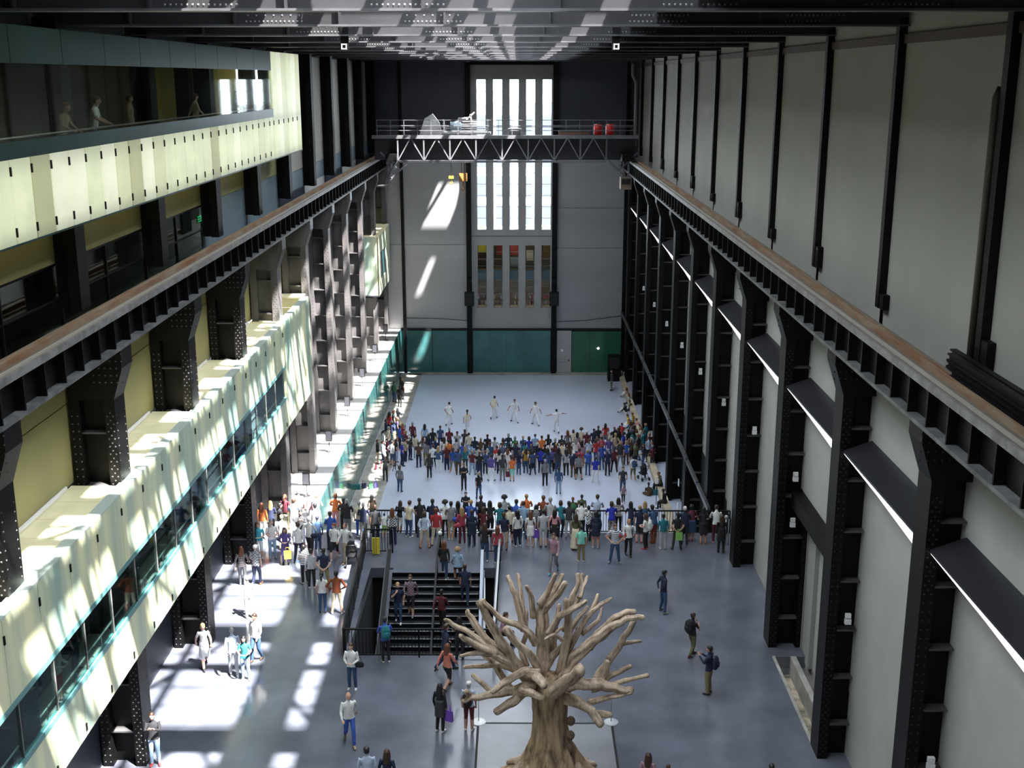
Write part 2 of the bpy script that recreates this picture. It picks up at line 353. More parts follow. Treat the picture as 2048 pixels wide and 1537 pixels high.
# ---------------------------------------------------------------- ceiling, roof beams, skylight
ro = empty('ceiling', label='black roof structure of deep riveted beams under a long skylight', cat='ceiling', kind='structure')
MB().box(-13,-5.3,-10,YE,24.4,24.7).box(3.6,10.6,-10,YE,24.4,24.7).box(-5.3,3.6,-10,10,24.4,24.7).box(-5.3,-4.3,90.6,YE,24.4,24.7).box(-4.3,3.6,90.6,91.8,24.4,24.7).box(-4.3,.7,91.8,93.0,24.4,24.7).box(1.9,3.6,91.8,93.0,24.4,24.7).box(-4.3,3.6,93.0,93.9,24.4,24.7).box(-4.3,-1.2,93.9,95.3,24.4,24.7).box(1.2,3.6,93.9,95.3,24.4,24.7).box(-4.3,3.6,95.3,YE,24.4,24.7).ob('roof_slab', DARK, ro)  # unseen roof: skylight ends and small openings shaped to place sun patches
MB().box(3.6,3.75,-8,YE,21.6,24.4).ob('unseen_shade_plate', STEEL, ro)  # unseen plate added beside the skylight to shade the upper right wall
MB().box(1.25,2.85,-8,YE,24.2,24.6).ob('skylight_bar', STEEL, ro); MB().box(-1.7,-1.5,-8,YE,24.2,24.6).ob('skylight_bar', STEEL, ro); MB().box(-4.25,-3.95,-8,YE,24.1,24.6).ob('skylight_bar', STEEL, ro)
mul = MB()
y = -8.0; k = 0
while y < 90:
    mul.box(-5.3,3.6,y,y+(.5 if k%6==0 else .09),24.35,24.5); y += 1.21; k += 1
mul.ob('glazing_bars', STEEL, ro, kind='stuff')
YB = [24.5+7.25*k for k in range(-4, 11)]
dg = MB()
for i, y in enumerate(YB[:-1]):
    dg.bar((-4.2,y,23.4),(-.3,y+7.25,23.4),.22,.16); dg.bar((-.3,y+7.25,23.4),(3.6,y,23.4),.22,.16)

for i in range(260):  # random bars added out of view to dapple the sun on the left side
    y = random.uniform(0, 92); x = -5.3+3.2*random.random()**1.2; a = random.uniform(0,6.28); L_ = random.uniform(.5,1.6)
    dg.bar((x-L_*math.cos(a)/2,y-L_*math.sin(a)/2,23.5),(x+L_*math.cos(a)/2,y+L_*math.sin(a)/2,23.9),random.uniform(.08,.3),.1)
for i in range(75): dg.bar((-5.3,i*1.25,23.3),(-2.9,i*1.25+(.6 if i%2 else -.5),23.9),.16,.1)  # more unseen bars added for the same dappling
dg.ob('bracing_and_dapple_bars', STEEL, ro, kind='stuff')
BLK = mat('black_beam_paint', (.026,.025,.028), .4, n=.2, ns=.6)
for i, y in enumerate(YB):
    o = empty('roof_beam', (0,y,21.27), f'black riveted roof beam crossing the hall, {ORD[len(YB)-1-i]} from the far wall', 'beam', 'roof beams', 'structure')
    MB().box(-12.5,10.2,-.03,.03,.05,2.7).ob('web', BLK, o)
    MB().box(-12.5,10.2,-.26,.26,0,.05).ob('bottom_flange', mat('flange_worn',(.07,.07,.075),.35,n=.3,ns=1), o)
    MB().box(-12.5,10.2,-.22,.22,2.65,2.7).ob('top_flange', BLK, o)
    s = MB()
    for x in (-10,-7.3,-4.6,-1.9,.8,3.5,6.2,8.6): s.box(x,x+.05,-.2,-.03,.05,2.65)
    s.ob('stiffeners', BLK, o, kind='stuff')
    if 20 < y < 70:
        r = MB()
        for cx in (-6.3, -2.2, 3.6, 7.6):
            for a in range(14):
                r.stud((cx+a*.11-.7,-.03,.13),(0,-1,0),.028)
                if a%2 == 0 or cx > 3: r.stud((cx+a*.11-.65,-.03,.28),(0,-1,0),.028)
        r.ob('rivets', mat('rivet_grey',(.2,.2,.2),.35), o, kind='stuff')
MB().box(-13,10.6,YE-.1,YE+.4,21.5,24.7).ob('trim_7', STEEL, label='black beam closing the top of the far wall', cat='beam', kind='structure')
MB().box(-13,10.6,-9,-8,ZL,24.7).ob('wall_back', PANELU, label='grey end wall behind the viewpoint', cat='wall', kind='structure')
for x, lab in ((-5.5,'left'),(3.13,'right')):
    o = empty('hanging_projector', (x,39,20.95), f'black box with a square white ring hanging from the {lab} side of the roof beams', 'lamp', 'hanging lamps under the roof')
    MB().box(-.12,.12,-.1,.1,.1,.9).ob('hanger', STEEL, o); MB().box(-.1,.1,-.2,.25,-.1,.1).ob('lamp_case', STEEL, o)
    MB().box(-.085,.085,-.23,-.2,.055,.085).box(-.085,.085,-.23,-.2,-.085,-.055).box(-.085,-.055,-.23,-.2,-.085,.085).box(.055,.085,-.23,-.2,-.085,.085).ob('lit_ring', mat('ring',(1,1,1),.5,emit=2.5), o)
# ---------------------------------------------------------------- far wall
fw = empty('wall_far', label='grey end wall with tall window slots and steel columns', cat='wall', kind='structure')
def wallbox(x0,x1,z0,z1,nm='panel',m=SATIN,y0=YE,y1=YE+.35): return MB().box(x0,x1,y0,y1,z0,z1).ob(nm, m, fw)
DKU = mat('shaded_upper_sheet', (.05,.055,.075), .45, .2, n=.08, ns=.25)  # satin sheet darkened: the dim reflection up there is put into the colour
WX = [-3.4+1.365*k for k in range(5)]; WW = .78
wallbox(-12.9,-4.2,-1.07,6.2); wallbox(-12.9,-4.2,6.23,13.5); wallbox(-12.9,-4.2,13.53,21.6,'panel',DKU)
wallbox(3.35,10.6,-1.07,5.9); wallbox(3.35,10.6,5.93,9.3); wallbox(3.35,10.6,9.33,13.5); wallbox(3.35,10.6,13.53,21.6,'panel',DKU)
GW = mat('painted_window_wall', (.30,.30,.30), .6, n=.05, ns=.5)
wallbox(-4.2,3.35,19.85,21.6,'spandrel',GW); wallbox(-4.2,3.35,6.15,6.9,'spandrel',GW); wallbox(-4.2,3.35,6.95,7.5,'spandrel',GW); wallbox(-4.2,3.35,-1.07,.72,'spandrel',GW)
edges = [-4.2]+[v for x in WX for v in (x, x+WW)]+[3.35]
for a in range(0,12,2):
    wallbox(edges[a],edges[a+1],7.5,19.85,'mullion_pier',GW,YE,YE+.5); wallbox(edges[a],edges[a+1],.72,6.15,'mullion_pier',GW,YE,YE+.5)
for k, x in enumerate(WX):
    for (a, b, nm) in ((7.5,19.85,'tall upper'),(.72,6.15,'lower')):
        w = empty(f'window_{20+k+(5 if nm=="lower" else 0)}', (x,YE+.25,a), label=f'{nm} window slot in the far wall, {ORD[k]} from the left', cat='window', kind='structure')
        fr = MB(); n = 13 if b > 10 else 9
        for q in range(n+1): z = (b-a)*q/n; fr.box(0,WW,-.02,.02,z-.02,z+.02)
        fr.box(0,.03,-.03,.03,0,b-a).box(WW-.03,WW,-.03,.03,0,b-a); fr.ob('glazing_bars', EDGE, w)
        for q in range(n): MB().box(.03,WW-.03,-.005,.005,(b-a)*q/n+.02,(b-a)*(q+1)/n-.02).ob('pane', glass('window_glass',(.97,.99,1),.05), w)
for x, lab in ((-4.1,'left'),(3.15,'right')):
    o = empty('wall_column', (x,YE-.5,0), f'black steel column on the far wall just {lab} of the window slots', 'column', kind='structure')
    MB().box(-.22,.22,0,.05,ZL,21.2).ob('flange', STEEL, o); MB().box(-.03,.03,.05,.5,ZL,21.2).ob('web', STEEL, o)
    s = empty('loudspeaker', (x,YE-.9,1.1), f'black wall loudspeaker on the {lab} column of the far window wall', 'loudspeaker')
    MB().box(-.4,.4,-.1,.35,0,1.15).ob('cabinet', STEEL, s); MB().box(-.35,.35,-.12,-.1,.05,1.1).ob('grille', DARK, s)
    MB().bar((0,.1,1.1),(0,.3,2.2),.2,.2).box(-.2,.2,-.3,.3,2.0,2.3).ob('bracket', STEEL, s)
wallbox(-3.9,3.0,21.0,21.55,'header',STEEL,YE-.4,YE); wallbox(-9.85,-9.6,ZL,21.5,'corner_post',STEEL,YE-.3,YE); wallbox(9.0,9.3,ZL,21.5,'corner_post',STEEL,YE-.3,YE)
for i, (a, b) in enumerate(((-10.1,-7.4),(-7.35,-4.35),(-3.85,-2.4),(-2.38,-.95),(-.93,.6),(.62,2.9))):
    wallbox(a,b,ZL+.05,-1.25,'glass_panel',GLT,YE-.12,YE)
wallbox(-10.1,9.2,-1.22,-1.05,'head_strip',DARK,YE-.16,YE)
for i,(a,b) in enumerate(((4.75,6.3),(6.32,7.7),(7.72,9.1))): wallbox(a,b,ZL+.05,-1.3,'green_panel',GLG,YE-.12,YE)
wallbox(-12.9,10.6,ZL,-1.07,'base_backing',DARK,YE+.02,YE+.35)
MB().box(-12.9,-4.2,YE+.36,YE+.5,-1.2,21.6).box(3.35,10.6,YE+.36,YE+.5,-1.2,21.6).box(-4.2,3.35,YE+.36,YE+.5,6.2,7.48).ob('backing', DARK, fw)
d2 = empty('door_2', (3.45,YE-.15,ZL), label='grey emergency door with a push bar in the far wall', cat='door', kind='structure')
MB().box(0,1.25,0,.1,.05,3.75).ob('door_panel', mat('door_grey',(.36,.36,.37),.5), d2); MB().box(.05,.85,-.1,-.03,1.05,1.13).ob('push_bar', mat('chrome',(.6,.6,.6),.2,1), d2)
MB().box(.35,.55,-.02,0,1.9,2.1).ob('notice', WHITE, d2); MB().box(1.0,1.1,-.05,0,1.05,1.2).ob('lock', STEELL, d2)
o = empty('wall_lamp', (7.05,YE-.16,-2.8), 'small white round light on the green panels of the far wall', 'lamp'); MB().ball((0,-.03,0),.1).ob('lens', LAMPW, o); MB().box(-.2,-.12,-.05,0,-.06,.06).ob('lamp_case', WHITE, o)
o = MB().tube([(-9.6,YE-.25,-.1),(-6.8,YE-.25,-.15),(-4.1,YE-.25,-.35)],.03,5).tube([(3.2,YE-.25,-.45),(6,YE-.25,-.3),(9.0,YE-.25,.1)],.03,5).ob('cable', DARK, label='thin black cable strung across the lower far wall', cat='cable')
o = empty('rain_pipe', (9.35,YE-1.2,0), 'pale grey downpipe in the top right corner of the far wall', 'pipe')
MB().tube([(0,0,21.3),(0,0,20.2),(.3,0,19.6),(.3,0,14.5)],.13,8).ob('pipe', mat('grey_pipe',(.3,.3,.31),.4), o); MB().box(-.2,.2,-.2,.2,21.1,21.4).ob('pipe_head', STEELL, o); MB().box(.25,.35,0,1.15,18,18.1).box(.25,.35,0,1.15,15,15.1).ob('bracket', STEELL, o)
o = empty('loudspeaker', (8.2,97.3,ZL), 'black loudspeaker stack on the floor in the far right corner', 'loudspeaker')
MB().box(-.5,.6,-.5,.5,0,1.0).ob('cabinet', STEEL, o); MB().box(-.5,.5,-.4,.4,1.02,2.2).ob('cabinet', STEEL, o); MB().box(-.4,.4,-.44,-.4,1.1,2.1).ob('grille', DARK, o)
# rooms behind the lower windows
rm = MB(); rm.box(-5,4.2,106,106.2,-.5,6.8); rm.box(-5,4.2,YE+.6,106,.2,.5); rm.box(-5,4.2,YE+.6,106,3.15,3.5); rm.box(-5,4.2,YE+.6,106,6.3,6.6); rm.box(-5.2,-5,YE+.4,106,0,6.8); rm.box(4.2,4.4,YE+.4,106,0,6.8)
rm.ob('wall_shop', mat('shop_inner',(.42,.38,.28),.7), label='two small lit rooms seen through the lower far windows', cat='wall', kind='structure')
MB().box(-4.2,3.35,YE+.55,YE+.6,3.1,3.95).ob('trim_8', mat('teal_spandrel',(.10,.17,.19),.4), label='teal floor edge behind the lower far windows', cat='floor edge', kind='structure')
for k, (x, z, w, h, c, lb) in enumerate([(-3.5,5.1,.9,.95,(.55,.5,.05),'yellow'),(-1.8,4.9,.6,.9,(.35,.06,.04),'dark red'),(-.75,4.9,.9,1.0,(.42,.07,.05),'red'),(.8,4.4,.6,.9,(.7,.65,.5),'cream'),(2.3,4.6,.8,1.3,(.25,.17,.04),'brown'),(-.6,4.0,.7,.7,(.35,.45,.5),'pale blue')]):
    o = empty('display_board', (x,103,z), f'{lb} display board seen through the lower far windows', 'board'); MB().box(0,w,0,.06,0,h).ob('board_face', mat('board_'+lb.replace(' ','_'),c,.6), o); MB().box(.02,w-.02,.06,.1,.02,h-.02).ob('back', EDGE, o)
for k in range(6):
    o = empty('bookcase', (-4.2+1.3*k,102.6,.5), f'low bookcase with books behind the lower far windows, {ORD[k]} from the left', 'bookcase', 'bookcases behind the far windows')
    MB().box(0,1.0,0,.35,0,.05).box(0,1.0,0,.35,.5,.55).box(0,1.0,0,.35,1.0,1.05).box(0,.04,0,.35,0,1.05).box(.96,1,0,.35,0,1.05).ob('case', mat('case_wood',(.2,.14,.09),.6), o)
    b = MB()
    for r in range(2):
        x = .05
        while x < .93: w = random.uniform(.03,.09); b.cur = random.randrange(4); b.box(x,x+w-.005,.02,.25,.05+r*.5,.05+r*.5+random.uniform(.25,.4)); x += w
    b.ob('books', [mat('bk%d'%q,c,.6) for q,c in enumerate([(.6,.55,.45),(.4,.08,.06),(.1,.2,.35),(.03,.03,.03)])], o, kind='stuff')
for (x, z) in ((-3,6.2),(-.3,6.2),(1.6,6.2),(2.6,3.05),(-2.6,3.05),(-1,3.05),(.8,3.05)):
    o = empty('ceiling_lamp', (x,102,z), f'lit ceiling lamp behind the lower far windows, {ORD[int(x+4)//2]} bay from the left, {"upper" if z>4 else "lower"} room', 'lamp', 'lamps behind the far windows'); MB().box(-.4,.4,-.1,.1,-.05,0).ob('diffuser', mat('shop_lamp',(1,1,1),.5,emit=9,ec=(1,.93,.78)), o); MB().box(-.42,.42,-.12,.12,0,.04).ob('lamp_case', WHITE, o)
# outside, beyond the tall windows
b = empty('office_building', (0,150,-5), 'pale office building across the street seen through the tall windows', 'building')
MB().box(-14,14,0,10,0,21.6).ob('wall', mat('pale_office',(.26,.265,.28),.7), b)
for r in range(5):
    for c in range(10):
        MB().box(-13+c*2.6,-11.2+c*2.6,-.06,0,3+r*3.7,5.6+r*3.7).ob('window', mat('office_window',(.05,.06,.08),.15), b)
h = empty('hedge', (0,118,4.4), 'pale green hedge on a terrace below the tall windows', 'hedge'); g = MB(); 
for k in range(260): g.ball((random.uniform(-5,4.5),random.uniform(0,1.2),random.uniform(0,1.1)), random.uniform(.12,.25), n=5, m=4)
g.ob('foliage', mat('hedge_green',(.2,.27,.1),.8,n=.4,ns=3), h, kind='stuff'); MB().box(-5,4.5,-.2,1.4,-9.4,.1).ob('planter', CONC, h)
MB().box(-30,30,YE+8,170,-5.4,-5).ob('ground', CONC, label='street ground outside the far wall', cat='ground', kind='structure')

# ---------------------------------------------------------------- glass boxes
BX = -10.82
CREAM = mat('dappled_cream_glass', (.19,.31,.28), .35, n=.1, ns=.8, emit=.08, ec=(.85,1,.72), c2=(.60,.58,.36), stretch=(1,1.3,.12))  # mottling paints sun patches in cream and shade in teal onto the glass
CREAM2 = mat('cream_roof_board', (.50,.47,.30), .5, n=.12, ns=1, emit=.22, ec=(1,.97,.62))
TEALP = mat('teal_glass_band', (.008,.032,.025), .3, n=.2, ns=.6, spec=.2)
LITY = [mat('light_panel_%d'%k, (.22,.23,.16), .4, emit=e*.8, ec=c) for k, (e, c) in enumerate([(.80,(.93,1,.66)),(.66,(.95,1,.62)),(.92,(.96,1,.75)),(.46,(.88,.88,.45))])]
for _m in LITY:   # tubes run behind the middle of each panel, so its light falls off to the upper and lower edge
    _t = _m.node_tree; _g = _t.nodes.new('ShaderNodeNewGeometry'); _s = _t.nodes.new('ShaderNodeSeparateXYZ'); _t.links.new(_g.outputs['Position'], _s.inputs[0])
    _r = _t.nodes.new('ShaderNodeValToRGB'); _q = _t.nodes.new('ShaderNodeMapRange'); _q.inputs['From Min'].default_value = 16.5; _q.inputs['From Max'].default_value = 21.1; _t.links.new(_s.outputs['Z'], _q.inputs['Value'])
    _t.links.new(_q.outputs[0], _r.inputs[0]); _e = _r.color_ramp.elements; _e[0].color = (.42,.42,.42,1); _e[1].color = (.7,.7,.7,1)
    for _p, _v in ((.07,.9),(.2,1.05),(.3,.95),(.38,.6),(.43,.85),(.6,1),(.9,.95)):
        _x = _r.color_ramp.elements.new(_p); _x.color = (_v,_v,_v,1)
    _z = _t.nodes.new('ShaderNodeTexNoise'); _z.inputs['Scale'].default_value = .9; _t.links.new(_g.outputs['Position'], _z.inputs['Vector'])
    _k = _t.nodes.new('ShaderNodeMath'); _k.operation = 'MULTIPLY'; _t.links.new(_r.outputs[0], _k.inputs[0])
    _n = _t.nodes.new('ShaderNodeMapRange'); _n.inputs['To Min'].default_value = .75; _n.inputs['To Max'].default_value = 1.2; _t.links.new(_z.outputs['Fac'], _n.inputs['Value']); _t.links.new(_n.outputs[0], _k.inputs[1])
    _b = _t.nodes['Principled BSDF']; _k2 = _t.nodes.new('ShaderNodeMath'); _k2.operation = 'MULTIPLY'; _k2.inputs[1].default_value = _b.inputs['Emission Strength'].default_value
    _t.links.new(_k.outputs[0], _k2.inputs[0]); _t.links.new(_k2.outputs[0], _b.inputs['Emission Strength'])
def clip_mesh():
    return MB().box(0,.03,-.03,.03,-.1,.1).mesh('clip', STEEL)
CLIP = clip_mesh()
def railing_in(o, y0, y1, z, x, st=1.15):
    MB().tube([(x,y0,z+1.0),(x,y1,z+1.0)],.03,6).ob('handrail', mat('brushed_rail',(.45,.45,.42),.3,.8), o)
    y = y0; me = MB().tube([(0,0,0),(0,0,1.0)],.02,5).mesh('baluster', STEELL)
    while y <= y1: link('baluster', me, o, (x,y,z)); y += st
# upper box
u = empty('glass_box', (0,0,0), 'long upper gallery box with a glowing yellow-green lower band', 'glass box')
yy = -4.0; k = 0
while yy < 53.3:
    e = min(yy+1.13, 53.4)
    MB().box(BX-.12,BX,yy+.035,e-.035,16.5,18.3).ob('light_panel', LITY[3] if k in (22,27,33,41) else LITY[random.choice((0,0,1,2))], u)
    link('clip', CLIP, u, (BX,yy,18.05)); link('clip', CLIP, u, (BX,yy,16.75))
    yy += 1.13; k += 1
yy = 53.42; k = 0
while yy < 60.2:
    MB().box(BX-.12,BX,yy+.02,yy+1.12,16.5,21.1).ob('light_panel', LITY[(0,2,1,0,2,1)[k%6]], u); link('clip', CLIP, u, (BX,yy,18.05)); yy += 1.14; k += 1
MB().box(BX-.22,BX-.16,-4,60.2,16.5,18.3).box(BX-.22,BX-.16,53.4,60.2,18.3,21.1).ob('backing_sheet', NAVY, u)
for a in range(-4,53,3): MB().box(BX-.1,BX,a,a+2.97 if a<50 else 53.4,20.3,21.1).ob('top_band_panel', TEALP, u)
MB().box(BX-.16,BX+.02,-4,53.4,18.3,18.66).ob('sill_band', TEALP, u)
MB().box(-15.9,BX-.15,-4,60.2,17.62,17.7).box(-15.9,BX-.15,-4,60.2,20.95,21.1).ob('floor_slab', mat('gallery_floor',(.12,.11,.08),.5), u)
for a in range(-4,53,4): MB().box(BX-.06,BX-.04,a,min(a+3.97,53.4),18.66,20.3).ob('pane', glass('gallery_glass',(.78,.82,.78),.04), u)
MB().box(-12.6,BX-.12,60.2,60.35,16.5,21.1).box(-12.6,BX,-4,60.3,16.45,16.5).ob('end_panel', TEALP, u)
railing_in(u, 16, 52.5, 17.7, BX-.35, 1.6)
MB().box(-15.9,-15.7,50.2,53.6,17.7,20.95).box(-15.7,-12.4,53.5,53.6,17.7,20.95).ob('end_wall', mat('gallery_wall',(.42,.40,.22),.7), u)
for k,(x,y) in enumerate(((-13.5,20),(-13.8,28),(-13.8,37),(-13,46))): MB().box(x,x+.5,y,y+.7,17.7,20.95).ob('inner_column', DARK, u)
area('gallery_lamps', (-12.6,28,20.9), (0,0,0), 1.0, 50, 150, (1,.85,.45))
area('gallery_lamps', (-12.3,51,20.8), (0,0,0), .8, 4, 40, (1,.9,.4))
# added area light for the glow the lower band throws on the wall below
area('band_glow_fill', (-11.7,28,16.4), (0,0,0), 1.0, 58, 90, (1,.88,.3))
# lower box
l = empty('glass_box', (0,0,0), 'long lower gallery box of cream glass with a window strip', 'glass box')
yy = -4.0
while yy < 53:
    e = min(yy+1.9,53.3)
    MB().box(BX-.1,BX,yy+.015,e-.015,7.0,8.95).ob('upper_glass_panel', CREAM, l)
    MB().box(BX-.1,BX,yy+.015,e-.015,3.95,5.35).ob('lower_glass_panel', CREAM, l)
    link('clip', CLIP, l, (BX,yy,8.5)); link('clip', CLIP, l, (BX,yy,4.2)); yy += 1.9
yy = 53.3
while yy < 60.1: MB().box(BX-.1,BX,yy+.015,yy+1.72,3.95,8.95).ob('end_glass_panel', CREAM, l); yy += 1.74
MB().box(BX-.1,BX+.01,-4,53.3,6.85,7.0).box(BX-.1,BX+.01,-4,53.3,5.35,5.48).ob('edge_band', mat('teal_edge',(.10,.25,.25),.3), l)
for a in range(len(YL)-1):
    y0 = YL[a]+.9; y1 = YL[a+1]-.02
    if y0 > 55: break
    q = y0
    while q < y1-.3: e = min(q+1.3,y1); MB().box(-12.45,BX-.35,q+.012,e-.012,8.9,8.96).ob('roof_board', CREAM2, l); q += 1.3
    MB().box(-12.44,-12.38,y0+.9,y1-.6,9.0,9.1).ob('gutter_bar', WHITE, l)
MB().box(BX-.34,BX,-4,60.2,8.95,9.0).ob('top_edge', mat('teal_top',(.42,.5,.44),.3), l)
MB().box(-12.45,BX-.35,53.4,60.2,8.9,8.96).ob('roof_board', CREAM2, l)
MB().box(-12.6,BX-.12,60.15,60.25,3.95,8.95).ob('end_panel', CREAM, l)
MB().box(-12.6,BX-.05,-4,60.2,3.9,3.95).ob('underside', NAVY, l)
MB().box(-16,BX-.12,-4,60.2,4.25,4.35).ob('floor_slab', mat('gallery_floor_pale',(.24,.22,.19),.5,n=.15,ns=1), l)
MB().box(-16.2,-16,-8,60.3,4.0,9).box(-16,-12.6,-8,60.3,8.9,9.0).ob('back_wall', mat('deep_teal',(.012,.03,.034),.5), l)
for a in range(13,53,2): MB().box(BX-.06,BX-.04,a,a+1.97,5.48,6.85).ob('pane', glass('teal_clear_glass',(.72,.86,.85),.14), l); MB().box(BX-.07,BX-.02,a-.03,a,5.48,6.85).ob('glazing_bar', EDGE, l)
railing_in(l, 12, 53, 4.35, BX-.45, 1.9)
area('lower_gallery_lamps', (-13.5,30,8.8), (0,0,0), .6, 50, 30, (.8,1,.95))
# distant boxes
for i,(y0,y1,x0,z1,lb) in enumerate(((91.2,99.4,BX,8.0,'small far gallery box of glowing cream glass near the far wall'),)):
    f = empty('glass_box', (0,0,0), lb, 'glass box')
    for k in range(4): MB().box(-12.6+k*.45,-12.6+k*.45+.44,y0,y0+.08,3.4,z1).ob('end_glass_panel', CREAM, f)
    MB().box(BX-.1,BX,y0,y0+1.4,3.4,z1).box(BX-.1,BX,96.5,y1,3.4,z1).ob('side_glass_panel', CREAM, f)
    MB().box(BX-.1,BX,y0+1.4,96.5,6.6,z1).box(BX-.1,BX,y0+1.4,96.5,3.4,4.5).ob('side_band', CREAM, f)
    MB().box(BX-.08,BX-.04,y0+1.4,96.5,4.5,6.6).ob('pane', GLT, f)
    MB().box(-12.6,BX,y0,y1,z1,z1+.06).ob('roof_board', CREAM2, f); MB().box(-12.6,BX,y0,y1,3.3,3.4).ob('underside', NAVY, f)
# ---------------------------------------------------------------- travelling crane
c = empty('overhead_crane', (0,89,0), 'travelling overhead crane with lattice girder spanning the hall on its rails', 'crane')
GR = mat('crane_grey', (.12,.12,.13), .4, n=.2, ns=1)
MB().box(-10.8,8.9,1.6,1.75,13.95,15.55).ob('plate_girder', mat('crane_navy',(.035,.037,.045),.4), c)
MB().box(-10.8,9.0,.0,.3,15.6,15.85).ob('top_chord', GR, c); MB().box(-8.9,6.6,.0,.2,13.85,14.02).ob('bottom_chord', GR, c)
MB().box(-10.6,8.9,.3,1.6,15.62,15.7).ob('walkway', STEELL, c)
xs = [-8.9+1.94*k for k in range(9)]
for k in range(9):
    MB().bar((xs[k],.1,14.0),(xs[k],.1,15.65),.1,.1).ob('post', GR, c)
    if k < 8:
        m_ = (xs[k]+.97,.1,15.65)
        MB().bar((xs[k],.1,14.0),m_,.08,.08).ob('brace', GR, c); MB().bar((xs[k+1],.1,14.0),m_,.08,.08).ob('brace', GR, c)
for z in (16.2,16.55,16.95): MB().bar((-10.5,.05,z),(8.6,.05,z),.045,.045).ob('guard_rail', GR, c)
for z in (16.4,16.9): MB().bar((-10.5,1.5,z),(8.6,1.5,z),.045,.045).ob('guard_rail', GR, c)
for k in range(20): MB().bar((-10.4+k,.05,15.85),(-10.4+k,.05,16.95),.035,.035).ob('rail_post', GR, c)
for s, x in ((-1,-9.2),(1,8.0)):
    MB().box(x-.25 if s>0 else x-.55, x+.55 if s>0 else x+.25,-.6,2.2,13.98,14.5).ob('end_carriage', STEEL, c)
    MB().bar((x-s*1.2,.1,14.0),(x+s*.3,.1,12.6),.14,.14).bar((x+s*.3,.1,12.6),(x+s*.3,.1,14.0),.14,.14).bar((x-s*.4,.1,13.3),(x+s*1.0,.1,14.6),.1,.1).ob('knee_brace', GR, c)
MB().box(7.7,8.5,-.4,.7,11.9,12.8).ob('cabin', mat('cabin_tan',(.16,.12,.09),.5), c); MB().box(7.78,8.42,-.43,-.4,12.3,12.7).ob('cabin_window', DARK, c); MB().bar((7.9,.1,12.7),(7.9,.1,14),.1,.1).ob('hanger', GR, c)
MB().tube([(-9.0,.1,14),(-9.6,.1,12.9),(-9.7,.1,12.2),(-10.6,.1,12.1)],.1,6).ob('cable_arm', GR, c)
HK = mat('hook_yellow',(.55,.38,.04),.5); HO = mat('hook_orange',(.3,.13,.03),.6)
hk = empty('crane_hook', (-4.1,90,12.3), 'orange crane hook block hanging beside the left window column', 'crane hook')
MB().box(-.3,.3,-.15,.15,.1,.7).ob('block', HO, hk); MB().tube([(0,0,.1),(0,0,-.25),(.15,0,-.45),(-.02,0,-.6),(-.17,0,-.45)],.06,6).ob('hook', HO, hk); MB().tube([(-.1,0,.7),(-.1,0,3.3)],.03,5).tube([(.1,0,.7),(.1,0,3.3)],.03,5).ob('cables', STEELL, hk)
hk = empty('crane_hook', (-5.0,90,12.4), 'small yellow crane hook hanging left of the orange one', 'crane hook')
MB().box(-.18,.18,-.1,.1,.2,.4).ob('block', HK, hk); MB().tube([(0,0,.2),(0,0,.0),(.1,0,-.1),(-.02,0,-.2),(-.12,0,-.1)],.04,6).ob('hook', HK, hk); MB().tube([(0,0,.4),(0,0,3.2)],.025,5).ob('cables', STEELL, hk)
t = empty('crane_trolley', (-4.7,90,15.85), 'pale machinery trolley with pipes and a drum on top of the crane', 'crane trolley')
PG = mat('pale_machine', (.42,.42,.42), .4, n=.2, ns=2)
MB().prism([(-2.6,0),(-2.2,1.2),(-1.6,1.55),(-1.1,.9),(-.9,0)], 'y', -.5, -.3).ob('sheave_plate', PG, t)
MB().box(-.9,2.7,-.5,.8,.05,.2).ob('deck', PG, t); MB().tube([(-.3,-.2,.65),(.5,-.2,.65)],.3,10).ob('drum', mat('drum_blue',(.35,.45,.5),.4), t)
for k in range(5): MB().tube([(-.9+.2*k,-.4+.1*k,.3+.16*k),(2.6-.15*k,-.4+.1*k,.3+.16*k)],.05,6).ob('pipe', PG, t)
for k in range(4): MB().bar((-.8+k*1.1,-.45,.1),(-.8+k*1.1,-.45,1.15),.07,.07).ob('post', PG, t)
MB().bar((.9,-.3,1.1),(1.5,-.3,1.65),.1,.1).bar((1.3,-.3,.9),(1.2,-.3,1.5),.1,.1).bar((.3,-.3,1.2),(1.1,-.3,1.25),.1,.1).ob('arm', PG, t)
for i,(x,lb,cc,w) in enumerate(((6.0,'left',(.5,.03,.03),.3),(6.9,'right',(.6,.03,.03),.32))):
    r = empty('red_drum', (x,89.75,15.72), f'red drum standing on the crane walkway, {lb} one of two', 'drum'); MB().lathe([(w,0),(w,.85),(w*.9,.9)]).ob('body', mat('drum_red',cc,.4,emit=.05), r); MB().lathe([(w*.5,.9),(w*.5,.95)]).ob('lid', STEELL, r)
r = empty('crate', (4.1,89.75,15.72), 'rust coloured metal crate on the crane walkway', 'crate'); MB().box(-1.0,1.3,-.2,.3,0,.35).ob('body', mat('crate_rust',(.17,.09,.07),.7), r); MB().box(-1.05,1.35,-.22,.32,.35,.4).ob('lid', STEELL, r)
r = empty('crate', (-.2,89.75,15.72), 'grey control cabinet on the middle of the crane walkway', 'cabinet'); MB().box(-.5,.5,-.2,.3,0,.6).ob('body', PG, r); MB().box(-.45,.45,-.22,-.2,.05,.55).ob('cabinet_door', GR, r)
